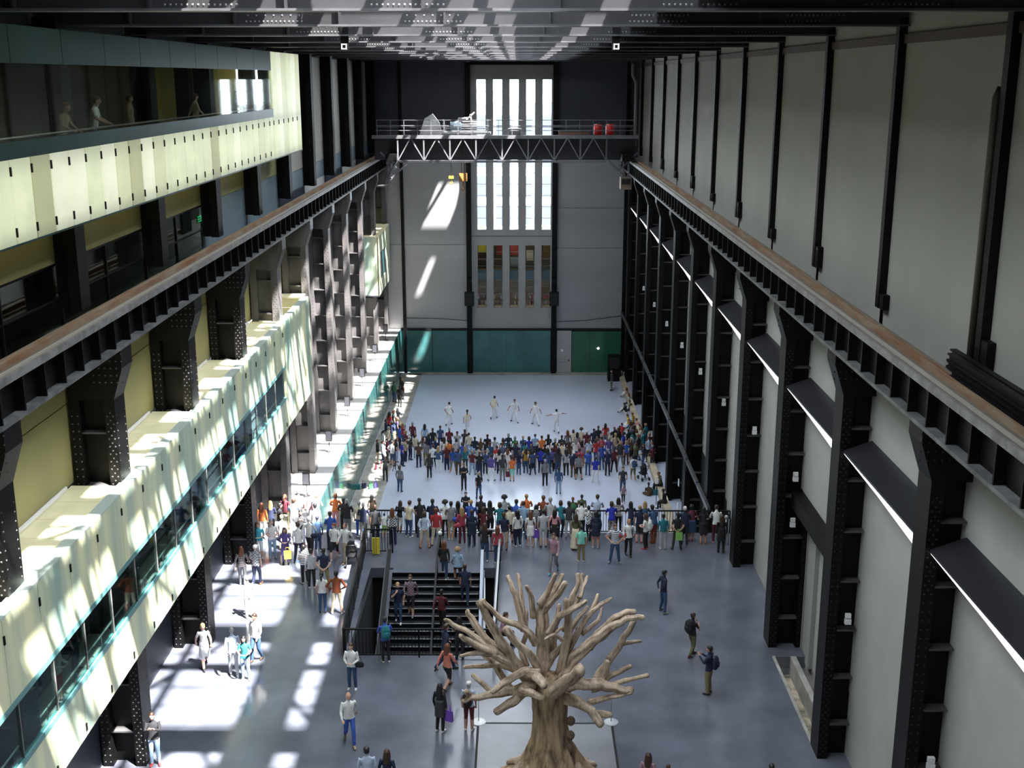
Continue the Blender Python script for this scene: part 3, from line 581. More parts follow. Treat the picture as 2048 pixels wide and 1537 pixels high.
# ---------------------------------------------------------------- stairs
st = empty('staircase', (0,45.5,0), 'wide black staircase with pale nosings descending from the bridge towards the viewer', 'staircase', kind='structure')
TR = mat('stair_tread', (.012,.013,.017), .35, n=.2, ns=2); NO = mat('stair_nosing', (.42,.43,.45), .3, .4)
tm = MB().box(-5.2,-1.5,-.34,0,-.05,0).mesh('tread', TR); rm_ = MB().box(-5.2,-1.5,-.02,0,-.21,0).mesh('riser', STEEL); nm = MB().box(-5.1,-1.6,-.35,-.31,-.01,.006).mesh('nosing', NO)
for k in range(1, 27):
    t_ = link('tread', tm, st, (0,-.33*(k-1),-.17*k)); link('nosing', nm, t_); link('riser', rm_, st, (0,-.33*(k-1)+.0,-.17*(k-1)))
for x, w in ((-5.35,.14),(-1.5,.14)):
    MB().prism([(0.3,-.35),(.3,.0),(-8.6,-4.45),(-8.6,-4.8)], 'x', x, x+w).ob('stringer', mat('stringer_blue',(.05,.06,.08),.35), st)
MB().prism([(0.1,.92),(.1,1.0),(-8.6,-3.45),(-8.6,-3.53)], 'x', -5.38, -5.22).ob('handrail', STEEL, st)
MB().prism([(0.1,.5),(.1,1.0),(-8.6,-3.45),(-8.6,-3.95)], 'x', -1.5, -1.38).ob('side_panel', mat('blue_grey_balustrade',(.17,.22,.30),.3), st)
MB().prism([(0.1,-.0),(.1,1.0),(-8.6,-3.45),(-8.6,-4.45)], 'x', -5.42, -5.37).ob('side_panel', mat('dark_balustrade',(.03,.035,.05),.35), st)
MB().bar((-3.3,1.6,1.0),(-3.3,.1,1.0),.08,.06).bar((-3.3,.1,1.0),(-3.3,-8.4,-3.35),.08,.06).ob('centre_handrail', STEEL, st)
MB().bar((-3.3,1.6,0),(-3.3,1.6,1.0),.1,.1).ob('newel', STEEL, st)
for k in range(7): MB().bar((-3.3,-.2-1.3*k,-.2-.67*k),(-3.3,-.2-1.3*k,.83-.67*k),.05,.05).ob('rail_post', STEEL, st)
MB().ball((-3.3,1.65,1.1),.1).ob('finial', WHITE, st)
MB().box(-6.15,-.9,38.3,46.4,ZL,ZL+.01).ob('trim_9', DARK, label='dark floor under the stair opening', cat='floor', kind='structure')
MB().box(-6.2,-6.1,38.3,46.4,ZL,-.45).box(-.95,-.85,38.3,46.4,ZL,-.45).box(-6.15,-5.4,46.3,46.4,ZL,-.1).box(-1.35,-.9,46.3,46.4,ZL,-.1).ob('trim_10', DARK, label='black side walls of the stair well', cat='wall', kind='structure')
def railing(name, a, b, label, h=1.12, st_=.125, posts=2.0, topm=None, solid=False):
    a = Vector(a); b = Vector(b); L = (b-a).length; d = (b-a)/L
    o = empty(name, tuple(a), label, 'railing', rz=math.atan2(d.y,d.x))
    MB().box(0,L,-.04,.04,h-.05,h).ob('top_rail', topm or STEEL, o); MB().box(0,L,-.02,.02,.08,.12).ob('bottom_rail', STEEL, o)
    n = max(1, round(L/posts)); me = MB().box(-.03,.03,-.03,.03,0,h-.04).mesh('post', STEEL)
    for k in range(n+1): link('post', me, o, (L*k/n,0,0))
    if solid: MB().box(0,L,-.015,.015,.05,h-.05).ob('infill_sheet', STEEL, o)
    else:
        bl = MB(); x = st_
        while x < L: bl.box(x-.011,x+.011,-.011,.011,.1,h-.05); x += st_
        bl.ob('balusters', STEEL, o, kind='stuff')
    return o
railing('railing', (-6.6,49.9,0), (9.6,49.9,0), 'long black baluster railing along the bridge edge, crowd leaning on it')
railing('railing', (-6.1,38.1,0), (-.85,38.1,0), 'black railing in front of the stair opening', posts=1.3)
railing('railing', (-6.6,47.8,0), (-6.15,38.1,0), 'solid black guard along the left side of the stair opening', solid=True)
railing('railing', (-.82,38.1,0), (-.72,47.6,0), 'railing with pale top along the right side of the stair opening', topm=NO)
railing('railing', (-6.6,47.6,0), (-5.4,47.6,0), 'short black railing piece left of the stair top', posts=1.2)
railing('railing', (-1.5,47.6,0), (-.72,47.6,0), 'short railing piece with pale top right of the stair top', posts=.8, topm=NO)
o = empty('warning_sign', (-6.25,47.4,0), 'yellow folded warning board behind the railing left of the stairs', 'sign'); MB().box(0,.15,-.05,0,.05,.8).box(.18,.32,-.05,0,.05,.8).ob('board_face', mat('sign_yellow',(.75,.62,.05),.5), o); MB().box(.07,.09,-.06,-.05,.05,.8).ob('stripe', STEEL, o)
o = empty('railing_post', (9.2,48.6,0), 'pale metal barrier post beside the right end of the bridge railing', 'post'); MB().tube([(0,0,0),(0,0,1.25)],.035,8).ob('pole', NO, o); MB().ball((0,0,1.3),.09).ob('head', NO, o); MB().tube([(.12,0,0),(.12,0,1.2)],.02,6).ob('pole', NO, o)
for x, lb in ((-1.22,'left'),(3.02,'right')):
    o = empty('barrier_stanchion', (x,33.75,0), f'slim stanchion on a round base at the {lb} corner of the tree floor', 'stanchion')
    MB().lathe([(.24,0),(.24,.02),(.2,.045),(.02,.05)], n=20).ob('base', WHITE if lb=='left' else mat('grey_base',(.4,.42,.45),.4), o); MB().tube([(0,0,.04),(0,0,1.0)],.012,6).ob('pole', mat('green_pole',(.1,.2,.18),.4), o)
for x, y, lb in ((-1.5,29.8,'left'),(3.25,29.8,'right')): MB().box(x,x+.05,y,y+.7,0,.012).ob('floor_mark', WHITE, label=f'short white mark on the floor {lb} of the tree roots', cat='floor mark')
BR = [[(0.63,30.55,2.98,0.219),(0.04,30.51,3.7,0.175),(-0.4,30.48,4.42,0.146),(-0.78,30.44,5.17,0.12),(-1.07,30.4,5.77,0.096)],[(-0.4,30.68,3.99,0.139),(-0.94,30.75,4.49,0.106),(-1.28,30.83,4.99,0.084),(-1.43,30.9,5.24,0.064)],[(-0.3,30.5,3.98,0.139),(-0.84,30.42,4.33,0.107),(-1.31,30.35,4.8,0.085),(-1.84,30.28,5.15,0.066),(-2.0,30.2,5.34,0.048)],[(-0.59,30.37,4.15,0.12),(-1.07,30.15,4.5,0.092),(-1.44,29.92,4.85,0.072),(-1.57,29.7,5.07,0.056)],[(-0.11,30.45,3.79,0.12),(-0.69,30.3,4.19,0.088),(-1.17,30.15,4.32,0.067),(-1.59,30.0,4.29,0.048)],[(0.04,30.72,3.48,0.112),(-0.6,30.85,3.57,0.089),(-1.1,30.98,3.45,0.073),(-1.53,31.1,3.36,0.06)],[(-0.16,30.7,2.84,0.112),(-0.46,30.8,3.28,0.105),(-0.7,30.9,3.66,0.1),(-0.95,31.0,3.82,0.096)],[(-0.71,30.83,2.69,0.08),(-1.06,31.16,2.86,0.068),(-1.3,31.5,2.89,0.06)],[(0.62,30.38,3.56,0.179),(0.13,30.15,3.71,0.13),(-0.3,29.92,3.54,0.097),(-0.68,29.7,3.32,0.068)],[(0.38,30.48,3.1,0.159),(-0.11,30.38,3.02,0.124),(-0.79,30.29,2.91,0.1),(-1.33,30.19,2.85,0.079),(-1.57,30.1,2.82,0.06)],[(-1.19,30.48,2.72,0.08),(-1.33,30.29,2.9,0.08),(-1.44,30.1,3.14,0.08)],[(0.43,30.35,3.25,0.159),(0.13,30.1,3.15,0.123),(0.37,29.85,3.24,0.098),(0.73,29.6,3.19,0.076)],[(0.28,30.42,3.05,0.179),(-0.06,30.16,2.82,0.137),(-0.59,29.9,2.59,0.108)],[(0.23,30.35,3.57,0.167),(0.57,29.98,3.7,0.148),(0.77,29.6,3.59,0.135)],[(0.72,30.48,3.56,0.139),(0.38,30.35,4.16,0.124),(-0.01,30.22,4.6,0.113),(-0.3,30.1,5.08,0.104)],[(0.57,30.55,4.38,0.127),(0.42,30.52,4.71,0.106),(0.04,30.49,4.99,0.091),(-0.45,30.46,5.22,0.079),(-0.83,30.43,5.65,0.067),(-0.95,30.4,5.82,0.056)],[(0.63,30.62,3.26,0.239),(0.75,30.65,4.12,0.201),(0.72,30.68,4.85,0.174),(0.71,30.7,5.53,0.151)],[(0.23,30.7,4.73,0.12),(-0.01,30.8,5.69,0.097),(-0.16,30.9,6.06,0.081),(-0.26,31.0,6.28,0.068)],[(0.18,30.83,4.78,0.112),(0.13,31.16,5.57,0.076),(0.03,31.5,6.11,0.052)],[(0.45,30.52,5.24,0.096),(0.42,30.41,5.87,0.074),(0.27,30.3,6.28,0.06)],[(0.71,30.65,5.29,0.127),(0.95,30.7,5.74,0.1),(1.14,30.75,6.13,0.08),(1.29,30.8,6.42,0.064)],[(0.66,30.55,5.6,0.104),(0.9,30.48,6.1,0.073),(1.08,30.4,6.6,0.052)],[(0.85,30.5,5.57,0.096),(1.18,30.35,6.05,0.074),(1.36,30.2,6.43,0.06)],[(0.91,30.45,4.75,0.12),(1.18,30.3,5.35,0.093),(1.51,30.15,5.63,0.075),(1.92,30.0,5.96,0.06)],[(1.21,30.52,3.48,0.135),(1.44,30.45,4.7,0.111),(1.43,30.37,5.42,0.094),(1.37,30.3,5.87,0.08)],[(1.38,30.7,4.73,0.096),(1.54,30.8,5.64,0.08),(1.73,30.9,6.07,0.069),(1.73,31.0,6.34,0.06)],[(1.61,30.78,5.44,0.088),(1.84,31.04,5.74,0.066),(1.87,31.3,6.2,0.052)],[(1.78,30.83,5.68,0.072),(1.92,31.16,5.95,0.055),(2.03,31.5,6.06,0.044)],[(1.36,30.68,3.83,0.12),(1.7,30.73,4.61,0.096),(1.98,30.79,5.12,0.079),(2.32,30.84,5.41,0.065),(2.69,30.9,5.65,0.052)],[(1.74,30.75,4.71,0.088),(2.14,30.98,5.24,0.064),(2.34,31.2,5.61,0.048)],[(1.85,30.83,4.56,0.08),(2.35,31.16,4.83,0.063),(2.47,31.5,5.04,0.052)],[(1.17,30.58,3.24,0.231),(1.65,30.56,3.95,0.181),(2.17,30.55,4.44,0.147),(2.7,30.53,4.93,0.117),(3.12,30.51,5.2,0.09),(3.58,30.5,5.26,0.064)],[(2.04,30.68,4.21,0.151),(2.52,30.75,4.82,0.111),(3.01,30.83,5.21,0.084),(3.38,30.9,5.22,0.06)],[(2.26,30.75,3.15,0.139),(2.65,30.9,3.66,0.113),(3.05,31.05,4.24,0.095),(3.39,31.2,4.81,0.08)],[(2.6,30.8,3.77,0.08),(3.06,31.1,4.11,0.061),(3.63,31.4,4.06,0.048)],[(2.3,30.68,3.1,0.12),(2.85,30.79,3.34,0.084),(3.3,30.9,3.53,0.06)],[(2.15,30.55,2.96,0.104),(2.83,30.48,3.19,0.075),(3.74,30.4,3.5,0.056)],[(1.07,30.52,2.99,0.247),(1.85,30.45,3.23,0.182),(2.58,30.38,3.14,0.138),(3.3,30.3,3.07,0.1)],[(2.06,30.5,2.57,0.096),(2.63,30.35,2.82,0.079),(3.25,30.2,3.05,0.068)],[(1.02,30.4,2.9,0.199),(1.6,30.2,2.8,0.164),(2.12,30.0,2.59,0.14),(2.41,29.8,2.28,0.12)],[(2.23,30.4,2.25,0.12),(2.42,30.1,2.45,0.101),(2.62,29.8,2.59,0.088)],[(0.97,30.33,2.94,0.239),(1.33,29.91,3.47,0.196),(1.74,29.5,4.14,0.167)],[(1.39,30.48,4.45,0.072),(1.05,30.29,4.83,0.05),(0.8,30.1,4.77,0.036)],[(1.01,30.65,4.6,0.056),(1.31,30.8,4.79,0.036)],[(2.49,30.58,3.13,0.12),(2.56,30.54,3.53,0.086),(2.57,30.5,3.88,0.064)],[(0.28,30.72,3.59,0.104),(0.14,30.85,4.01,0.083),(0.26,30.98,4.49,0.068),(0.28,31.1,5.18,0.056)],[(1.02,30.75,3.96,0.112),(1.09,30.98,4.7,0.078),(1.22,31.2,5.29,0.056)],[(0.73,30.62,3.26,0.135),(0.97,30.64,3.9,0.104),(1.35,30.66,4.32,0.083),(1.69,30.68,5.06,0.065),(2.02,30.7,5.48,0.048)]]
# ---------------------------------------------------------------- dead wood tree
WOOD = mat('weathered_wood', (.22,.145,.095), .8, n=.3, ns=3.2, c2=(.70,.56,.42), bump=.9, stretch=(2,2,.6))
_t = WOOD.node_tree; _a = _t.nodes.new('ShaderNodeAttribute'); _a.attribute_name = 'grain'
_mx = [q for q in _t.nodes if q.bl_idname == 'ShaderNodeMix'][0]; _z = [q for q in _t.nodes if q.bl_idname == 'ShaderNodeTexNoise'][0]; _z.inputs['Scale'].default_value = 7
_m = _t.nodes.new('ShaderNodeMath'); _m.operation = 'MULTIPLY_ADD'; _m.inputs[1].default_value = .8; _t.links.new(_z.outputs['Fac'], _m.inputs[0])
_s = _t.nodes.new('ShaderNodeMath'); _s.operation = 'SUBTRACT'; _s.inputs[1].default_value = .42; _t.links.new(_a.outputs['Fac'], _s.inputs[0]); _t.links.new(_s.outputs[0], _m.inputs[2])
_c = _t.nodes.new('ShaderNodeClamp'); _t.links.new(_m.outputs[0], _c.inputs[0]); _t.links.new(_c.outputs[0], _mx.inputs['Factor'])
tr = empty('dead_tree', (0,0,0), 'tall leafless tree of bolted weathered wood pieces standing on the bridge floor', 'tree')
def V3_(i, seed, r): return Vector((noise.noise((i*.35,seed,0)),noise.noise((i*.35,seed,9)),noise.noise((i*.35,seed,19))))*r*.25
def limb(pts, n=16, sub=6, wob=.16, seed=0):
    P = [Vector(q[:3]) for q in pts]; R = [q[3] for q in pts]; out = []; rr = []
    for i in range(len(P)-1):
        p0 = P[max(i-1,0)]; p1 = P[i]; p2 = P[i+1]; p3 = P[min(i+2,len(P)-1)]
        for s in range(sub):
            t = s/sub; out.append(p1.lerp(p2,t)*.6+.4*.5*((2*p1)+(p2-p0)*t+(2*p0-5*p1+4*p2-p3)*t*t+(3*p1-p0-3*p2+p3)*t**3)); rr.append(R[i]+(R[i+1]-R[i])*t)
    out.append(P[-1]); rr.append(R[-1]); out.append(P[-1]+(P[-1]-out[-2]).normalized()*R[-1]*.5); rr.append(R[-1]*.55)
    out = [p+V3_(i, seed, max(rr)) for i, p in enumerate(out)]; m = MB(); k = len(out); up = None; V = []; ST = []
    for i, p in enumerate(out):
        d = (out[min(i+1,k-1)]-out[max(i-1,0)]).normalized()
        a = d.orthogonal().normalized() if up is None else (up-d*up.dot(d)).normalized(); up = a; b = d.cross(a)
        for j in range(n):
            th = 2*math.pi*j/n; dirv = a*math.cos(th)+b*math.sin(th)
            q = p+dirv*rr[i]
            e = noise.noise(q*2.6+Vector((seed,0,0)))*.7+noise.noise(q*9)*.2
            e += .75*noise.noise(Vector((math.cos(th)*1.7+seed, math.sin(th)*1.7, i*.09)))+.4*noise.noise(Vector((math.cos(th)*4.5+seed, math.sin(th)*4.5, i*.07)))
            ST.append(.5+.75*noise.noise(Vector((math.cos(th)*3.2+seed, math.sin(th)*3.2, i*.16)))+.3*noise.noise(q*6))
            V.append(q+dirv*rr[i]*e*wob*2.4)
    F = [(i*n+j,i*n+(j+1)%n,(i+1)*n+(j+1)%n,(i+1)*n+j) for i in range(k-1) for j in range(n)]+[tuple(range((k-1)*n,k*n)),tuple(range(n))[::-1]]
    m.add(V,F,True); m.st = ST; return m
def wood_ob(m, name, parent):
    o = m.ob(name, WOOD, parent); at = o.data.attributes.new('grain', 'FLOAT', 'POINT'); at.data.foreach_set('value', m.st); return o
for i, L in enumerate(BR): wood_ob(limb(L, seed=i*7.3), 'branch', tr)
# trunk with fluted roots
m = MB(); n = 56; V = []
prof = [(0,1.5),(.12,1.15),(.3,.95),(.6,.80),(.95,.68),(1.3,.56),(1.7,.52),(2.1,.50),(2.5,.53),(2.8,.58),(3.0,.58),(3.2,.45),(3.4,.28),(3.5,.08)]
PZ = []
for a in range(len(prof)-1):
    for s in range(5): t = s/5; PZ.append((prof[a][0]+(prof[a+1][0]-prof[a][0])*t, prof[a][1]+(prof[a+1][1]-prof[a][1])*t))
PZ.append(prof[-1])
for z, r in PZ:
    fl_ = max(0, 1-z/1.5)
    for j in range(n):
        th = 2*math.pi*j/n
        lob = fl_*(.22*math.sin(7*th+.8)+.14*math.sin(11*th+2*z)+.08*math.sin(17*th))
        e = 1+lob+.10*noise.noise(Vector((math.cos(th)*2,math.sin(th)*2,z*.7)))+.09*noise.noise(Vector((math.cos(th)*7,math.sin(th)*7,z*1.4)))+.04*noise.noise(Vector((math.cos(th)*16,math.sin(th)*16,z*5)))
        V.append((1.02-.02*z+r*e*math.cos(th), 30.6+r*e*math.sin(th)*.95, z))
k = len(PZ)
m.add(V,[(i*n+j,i*n+(j+1)%n,(i+1)*n+(j+1)%n,(i+1)*n+j) for i in range(k-1) for j in range(n)]+[tuple(range((k-1)*n,k*n))],True)
m.ob('trunk', mat('trunk_wood', (.17,.11,.065), .85, n=.3, ns=2.5, c2=(.46,.33,.20), bump=1.0, stretch=(2.5,2.5,.35)), tr)
for j in range(9):
    a = j*.7+.3; L = [(1.02+.7*math.cos(a),30.6+.7*math.sin(a),.5,.22),(1.02+1.05*math.cos(a+.1),30.6+1.05*math.sin(a+.1),.2,.17),(1.02+1.5*math.cos(a+.2),30.6+1.5*math.sin(a+.2),.03,.09)]
    wood_ob(limb(L, seed=50+j), 'root', tr)
for j,(a,z) in enumerate(((-.3,1.55),(-.5,1.2),(-.2,.95),(-.6,.75),(-.25,2.0),(3.5,1.1))):
    kb = MB().ball((1.02+.56*math.cos(a),30.6+.56*math.sin(a),z),.13,.13,.15,8,6); kb.ob('burl', WOOD, tr)
PEOPLE = [
(-10.84, 31.28, -0.0, 'phone', 190, 1.75, 'black', 'l', 'palejean', 'l', 'red', 'short', 'brown', 'person in black and green jacket, light jeans and red shoes by near left column', {'skin': 1}),
(-10.91, 37.35, 0.0, 'walk', 205, 1.66, 'white', 's', 'white', 's', 'black', 'bob', 'blonde', 'woman in white dress walking in the sun below the long glass box', {'skirt': 'dress', 'skin': 1}),
(-9.76, 36.76, 0.0, 'stroll', 20, 1.78, 'lightblue', 's', 'palegrey', 'l', 'white', 'crop', 'grey', 'man in pale blue shirt and grey trousers, behind the teal top woman', {'skin': 1}),
(-9.28, 36.46, 0.0, 'hold', 185, 1.65, 'teal', 's', 'palejean', 'l', 'white', 'long', 'black', 'woman with long dark hair, teal top and pale jeans in the sunny patch', {'skin': 0}),
(-9.2, 37.83, 0.0, 'stroll2', 160, 1.8, 'white', 'l', 'denim', 'l', 'brown', 'short', 'brown', 'man in white shirt and blue jeans walking behind the teal top woman', {'skin': 0}),
(-10.22, 41.25, 0.0, 'hold', 30, 1.68, 'white', 'l', 'white', 'l', 'white', 'cap', 'cap_white', 'person all in white with white cap bending in the sun', {'skin': 1}),
(-11.13, 44.18, 0.0, 'stroll', 10, 1.68, 'stripe_grey', 'l', 'grey', 'l', 'white', 'long', 'auburn', 'woman in grey striped top, left of the checked shirt man', {'skin': 1}),
(-10.56, 44.18, 0.0, 'stroll2', -10, 1.76, 'plaid_grey', 's', 'navy', 'l', 'orange', 'cap', 'cap_white', 'man in white cap, checked shirt, dark jeans and orange shoes', {}),
(-11.04, 46.95, 0.0, 'hold', 190, 1.66, 'turquoise', 's', 'white', 's', 'white', 'bob', 'auburn', 'woman in turquoise top and white shorts beside the left column', {'skin': 1}),
(-10.47, 46.95, 0.0, 'hold', 200, 1.78, 'white', 's', 'palejean', 'l', 'grey', 'short', 'grey', 'man in white t-shirt and light jeans beside the turquoise top woman', {'skin': 1}),
(-9.81, 46.41, 0.0, 'hold', 190, 1.64, 'purple', 'l', 'purple', 'l', 'black', 'long', 'brown', 'woman in long purple-blue coat holding a yellow bag', {'skirt': 'knee'}),
(-9.26, 46.54, 0.0, 'wide', 0, 1.8, 'white', 'l', 'navy', 'l', 'brown', 'short', 'brown', 'broad man in white shirt and navy trousers seen from behind', {}),
(-8.64, 44.41, 0.0, 'hold', 30, 1.66, 'stripe_white', 's', 'black', 'l', 'white', 'short', 'black', 'person in black and white striped shirt and black trousers', {}),
(-8.29, 43.96, 0.0, 'stand', 5, 1.68, 'palegrey', 'l', 'black', 'l', 'white', 'short', 'black', 'person in pale grey and black top, right of the striped shirt', {}),
(-7.74, 43.8, 0.0, 'back', 0, 1.78, 'navy', 's', 'khaki', 'l', 'brown', 'short', 'black', 'man in navy t-shirt and khaki trousers, hands behind back', {'skin': 1}),
(-7.48, 41.7, 0.0, 'stand', 0, 1.66, 'white', 's', 'denim', 'l', 'black', 'pony', 'black', 'woman with dark ponytail, white t-shirt and dark jeans', {}),
(-6.91, 41.61, 0.0, 'hips', 0, 1.76, 'rust', 'l', 'cream', 's', 'white', 'short', 'black', 'man in rust red sweater and beige shorts seen from behind', {}),
(-7.78, 46.86, 0.0, 'walk', 170, 1.66, 'white', 'l', 'black', 's', 'white', 'bob', 'auburn', 'woman in white blouse and dark shorts walking in front of the railing', {'skin': 1}),
(-7.26, 46.63, 0.0, 'walk2', 150, 1.74, 'white', 'l', 'beige', 'l', 'brown', 'crop', 'auburn', 'man in white shirt, black scarf and beige trousers walking', {}),
(-5.17, 32.48, 0.0, 'walk2', 195, 1.76, 'white', 'l', 'blue', 'l', 'tan', 'bald', 'grey', 'bald man in white shirt and bright blue trousers striding', {}),
(-5.54, 35.81, 0.0, 'hold', 175, 1.72, 'white', 'l', 'denim', 'l', 'white', 'short', 'brown', 'man in white shirt with strap holding a red book', {'skin': 1}),
(-4.62, 37.74, 0.0, 'rail', 15, 1.68, 'blue', 'l', 'black', 'l', 'white', 'short', 'black', 'person in blue jacket leaning on the stair railing', {}),
(-2.34, 35.85, 0.0, 'walk2', -35, 1.66, 'coral', 'l', 'black', 's', 'brown', 'long', 'auburn', 'woman with long auburn hair and coral top walking right of the stairs', {}),
(-2.48, 37.13, 0.0, 'walk', -60, 1.74, 'navy', 'l', 'navy', 'l', 'black', 'short', 'brown', 'person in navy jacket behind the coral top woman', {}),
(-2.41, 33.19, 0.0, 'stand', -25, 1.66, 'black', 'l', 'black', 'l', 'white', 'long', 'black', 'woman in long black cardigan over white top, holding a purple bag', {'skirt': 'coat', 'skcol': 'charcoal'}),
(-1.51, 33.28, 0.0, 'stand', -10, 1.7, 'lightblue', 's', 'maroon', 's', 'white', 'cap', 'cap_white', 'person in pale top and maroon shorts below a tree branch', {}),
(-2.02, 37.94, 0.0, 'cross', 0, 1.66, 'black', 's', 'black', 'l', 'black', 'long', 'black', 'woman in black top standing behind the left branches of the tree', {}),
(-4.23, 29.42, 0.0, 'stand', 10, 1.76, 'lightblue', 'l', 'navy', 'l', 'brown', 'short', 'black', 'man in pale blue shirt at the bottom edge, left of the long hair', {}),
(-3.66, 29.42, 0.0, 'stand', -10, 1.68, 'navy', 'l', 'navy', 'l', 'black', 'long', 'brown', 'woman with long brown hair and navy top at the bottom edge', {}),
(3.69, 29.31, 0.0, 'stand', -20, 1.66, 'mauve', 's', 'black', 'l', 'black', 'long', 'brown', 'woman with long brown hair and mauve top at the bottom edge', {}),
(4.26, 29.31, 0.0, 'stand', 0, 1.3, 'brown', 's', 'denim', 'l', 'black', 'short', 'brown', 'child right of the mauve top woman at the bottom edge', {}),
(7.01, 28.68, 0.0, 'stand', 0, 1.72, 'black', 's', 'denim', 'l', 'black', 'short', 'black', 'dark haired person at the bottom edge beside the right columns', {}),
(5.64, 41.8, 0.0, 'back', -70, 1.74, 'navy', 'l', 'denim', 'l', 'grey', 'short', 'black', 'man in navy sweater and jeans, hands behind back, right of tree', {}),
(6.23, 38.23, 0.0, 'chin', -60, 1.66, 'black', 's', 'olive', 'l', 'maroon', 'bun', 'brown', 'woman in black top and olive trousers with hand raised', {}),
(6.41, 35.59, 0.0, 'phone', 60, 1.74, 'navy', 'l', 'khaki', 'l', 'black', 'short', 'black', 'man in navy jacket and khaki trousers holding up a camera', {}),
(1.53, 45.53, 0.0, 'walk', 165, 1.76, 'mauve', 'l', 'grey', 'l', 'turquoise', 'short', 'brown', 'man in mauve shirt and grey trousers walking behind the tree top', {}),
(2.73, 46.69, 0.0, 'stand', 5, 1.62, 'mint', 's', 'khaki', 'l', 'white', 'short', 'black', 'person in mint green t-shirt and khaki trousers', {}),
(4.15, 46.53, 0.0, 'hips', 175, 1.76, 'stripe_navy', 's', 'denim', 'l', 'grey', 'short', 'brown', 'stout man in white striped t-shirt and jeans facing the viewer', {'skin': 0}),
(4.8, 47.35, 0.0, 'stroll', 180, 1.66, 'white', 'l', 'black', 'l', 'black', 'bob', 'blonde', 'woman in dark cardigan over white top beside the striped man', {}),
(5.63, 48.13, 0.0, 'hold', 60, 1.62, 'white', 's', 'black', 'l', 'red', 'long', 'brown', 'girl in white top and red shoes right of the dark cardigan woman', {}),
(-4.75, 43.3, -1.19, 'chin', 180, 1.72, 'navy', 's', 'denim', 'l', 'white', 'short', 'blonde', 'person in navy t-shirt and white shoes coming down the stairs', {'skin': 1}),
(-4.27, 43.59, -1.02, 'stroll', 175, 1.76, 'plaid_mauve', 'l', 'black', 's', 'grey', 'short', 'brown', 'man in mauve plaid shirt and black shorts coming down the stairs', {'skin': 1}),
(-2.99, 42.98, -1.36, 'stroll', -20, 1.74, 'maroon', 'l', 'black', 'l', 'black', 'short', 'black', 'person in maroon sweater on the middle of the stairs', {'skin': 2}),
(-2.11, 44.15, -0.85, 'climb', 0, 1.78, 'navy', 's', 'denim', 'l', 'denim', 'crop', 'brown', 'man in navy shirt climbing the right side of the stairs', {}),
(-3.02, 45.18, -0.17, 'climb', -10, 1.68, 'black', 'l', 'denim', 'l', 'white', 'long', 'auburn', 'woman with long auburn hair and black top near the stair top', {}),
(-2.43, 44.95, -0.34, 'climb', 5, 1.66, 'sky', 'l', 'black', 's', 'black', 'curly', 'blonde', 'woman with curly blonde hair and pale blue top on the stairs', {}),
(-1.37, 46.71, 0.0, 'rail', 0, 1.68, 'black', 'l', 'denim', 'l', 'white', 'long', 'brown', 'woman in jeans and white shoes behind the short right stair railing', {}),
(-0.82, 46.52, 0.0, 'stand', 0, 1.66, 'rose', 'l', 'denim', 'l', 'white', 'long', 'auburn', 'woman in rose top and jeans at the corner of the stair railing', {}),
(-0.56, 39.08, 0.0, 'ledge', -90, 1.7, 'mauve', 'l', 'black', 'l', 'black', 'bob', 'brown', 'person in mauve top sitting by the right stair railing behind branches', {}),
(-11.35, 49.21, 0.0, 'stand', 0, 1.68, 'orange', 'l', 'white', 'l', 'white', 'long', 'auburn', 'woman with long auburn hair in orange top, left end of crowd', {'group': 'people along the bridge railing', 'skin': 1, 'detail': False}),
(-11.02, 49.45, 0.0, 'hold', 10, 1.68, 'navy', 'l', 'black', 'l', 'black', 'long', 'blonde', 'woman with long blonde hair and navy top near the left column', {'group': 'people along the bridge railing', 'skin': 2, 'detail': False}),
(-10.54, 48.98, 0.0, 'hold', -60, 1.76, 'black', 'l', 'stripe_grey', 'l', 'black', 'short', 'black', 'dark haired man in black jacket, face turned right, near left column', {'group': 'people along the bridge railing', 'skin': 1, 'detail': False}),
(-10.23, 47.95, 0.0, 'stand', 0, 1.6, 'lightblue', 's', 'cream', 's', 'brown', 'short', 'blonde', 'fair child in pale blue top behind the purple coat woman', {'group': 'people along the bridge railing', 'skin': 1, 'detail': False}),
(-10.53, 50.3, 0.0, 'stand', -10, 1.68, 'maroon', 'l', 'olive', 'l', 'brown', 'pony', 'auburn', 'woman in maroon backpacker top in the sunny cluster', {'group': 'people along the bridge railing', 'skin': 2, 'detail': False}),
(-10.0, 49.45, 0.0, 'rail', 0, 1.76, 'sky', 's', 'white', 'l', 'white', 'crop', 'brown', 'man in faded sky blue t-shirt leaning forward in the sun', {'group': 'people along the bridge railing', 'skin': 2, 'detail': False}),
(-9.45, 48.23, 0.0, 'phone', 190, 1.72, 'charcoal', 'l', 'navy', 'l', 'black', 'short', 'black', 'man in charcoal jacket facing the viewer behind the white shirt', {'group': 'people along the bridge railing', 'skin': 0, 'detail': True}),
(-10.05, 50.95, 0.0, 'stand', 0, 1.68, 'cream', 'l', 'white', 'l', 'white', 'crop', 'grey', 'grey haired person in cream top at the sunlit railing end', {'group': 'people along the bridge railing', 'skin': 0, 'detail': False}),
(-9.51, 50.77, 0.0, 'stand', 10, 1.66, 'pink', 'l', 'white', 'l', 'white', 'short', 'grey', 'grey haired person in pink top at the sunlit railing end', {'group': 'people along the bridge railing', 'skin': 2, 'detail': False}),
(-9.13, 50.3, 0.0, 'rail', -10, 1.7, 'white', 'l', 'palegrey', 'l', 'white', 'short', 'blonde', 'fair haired person in white at the sunlit railing', {'group': 'people along the bridge railing', 'skin': 1, 'detail': False}),
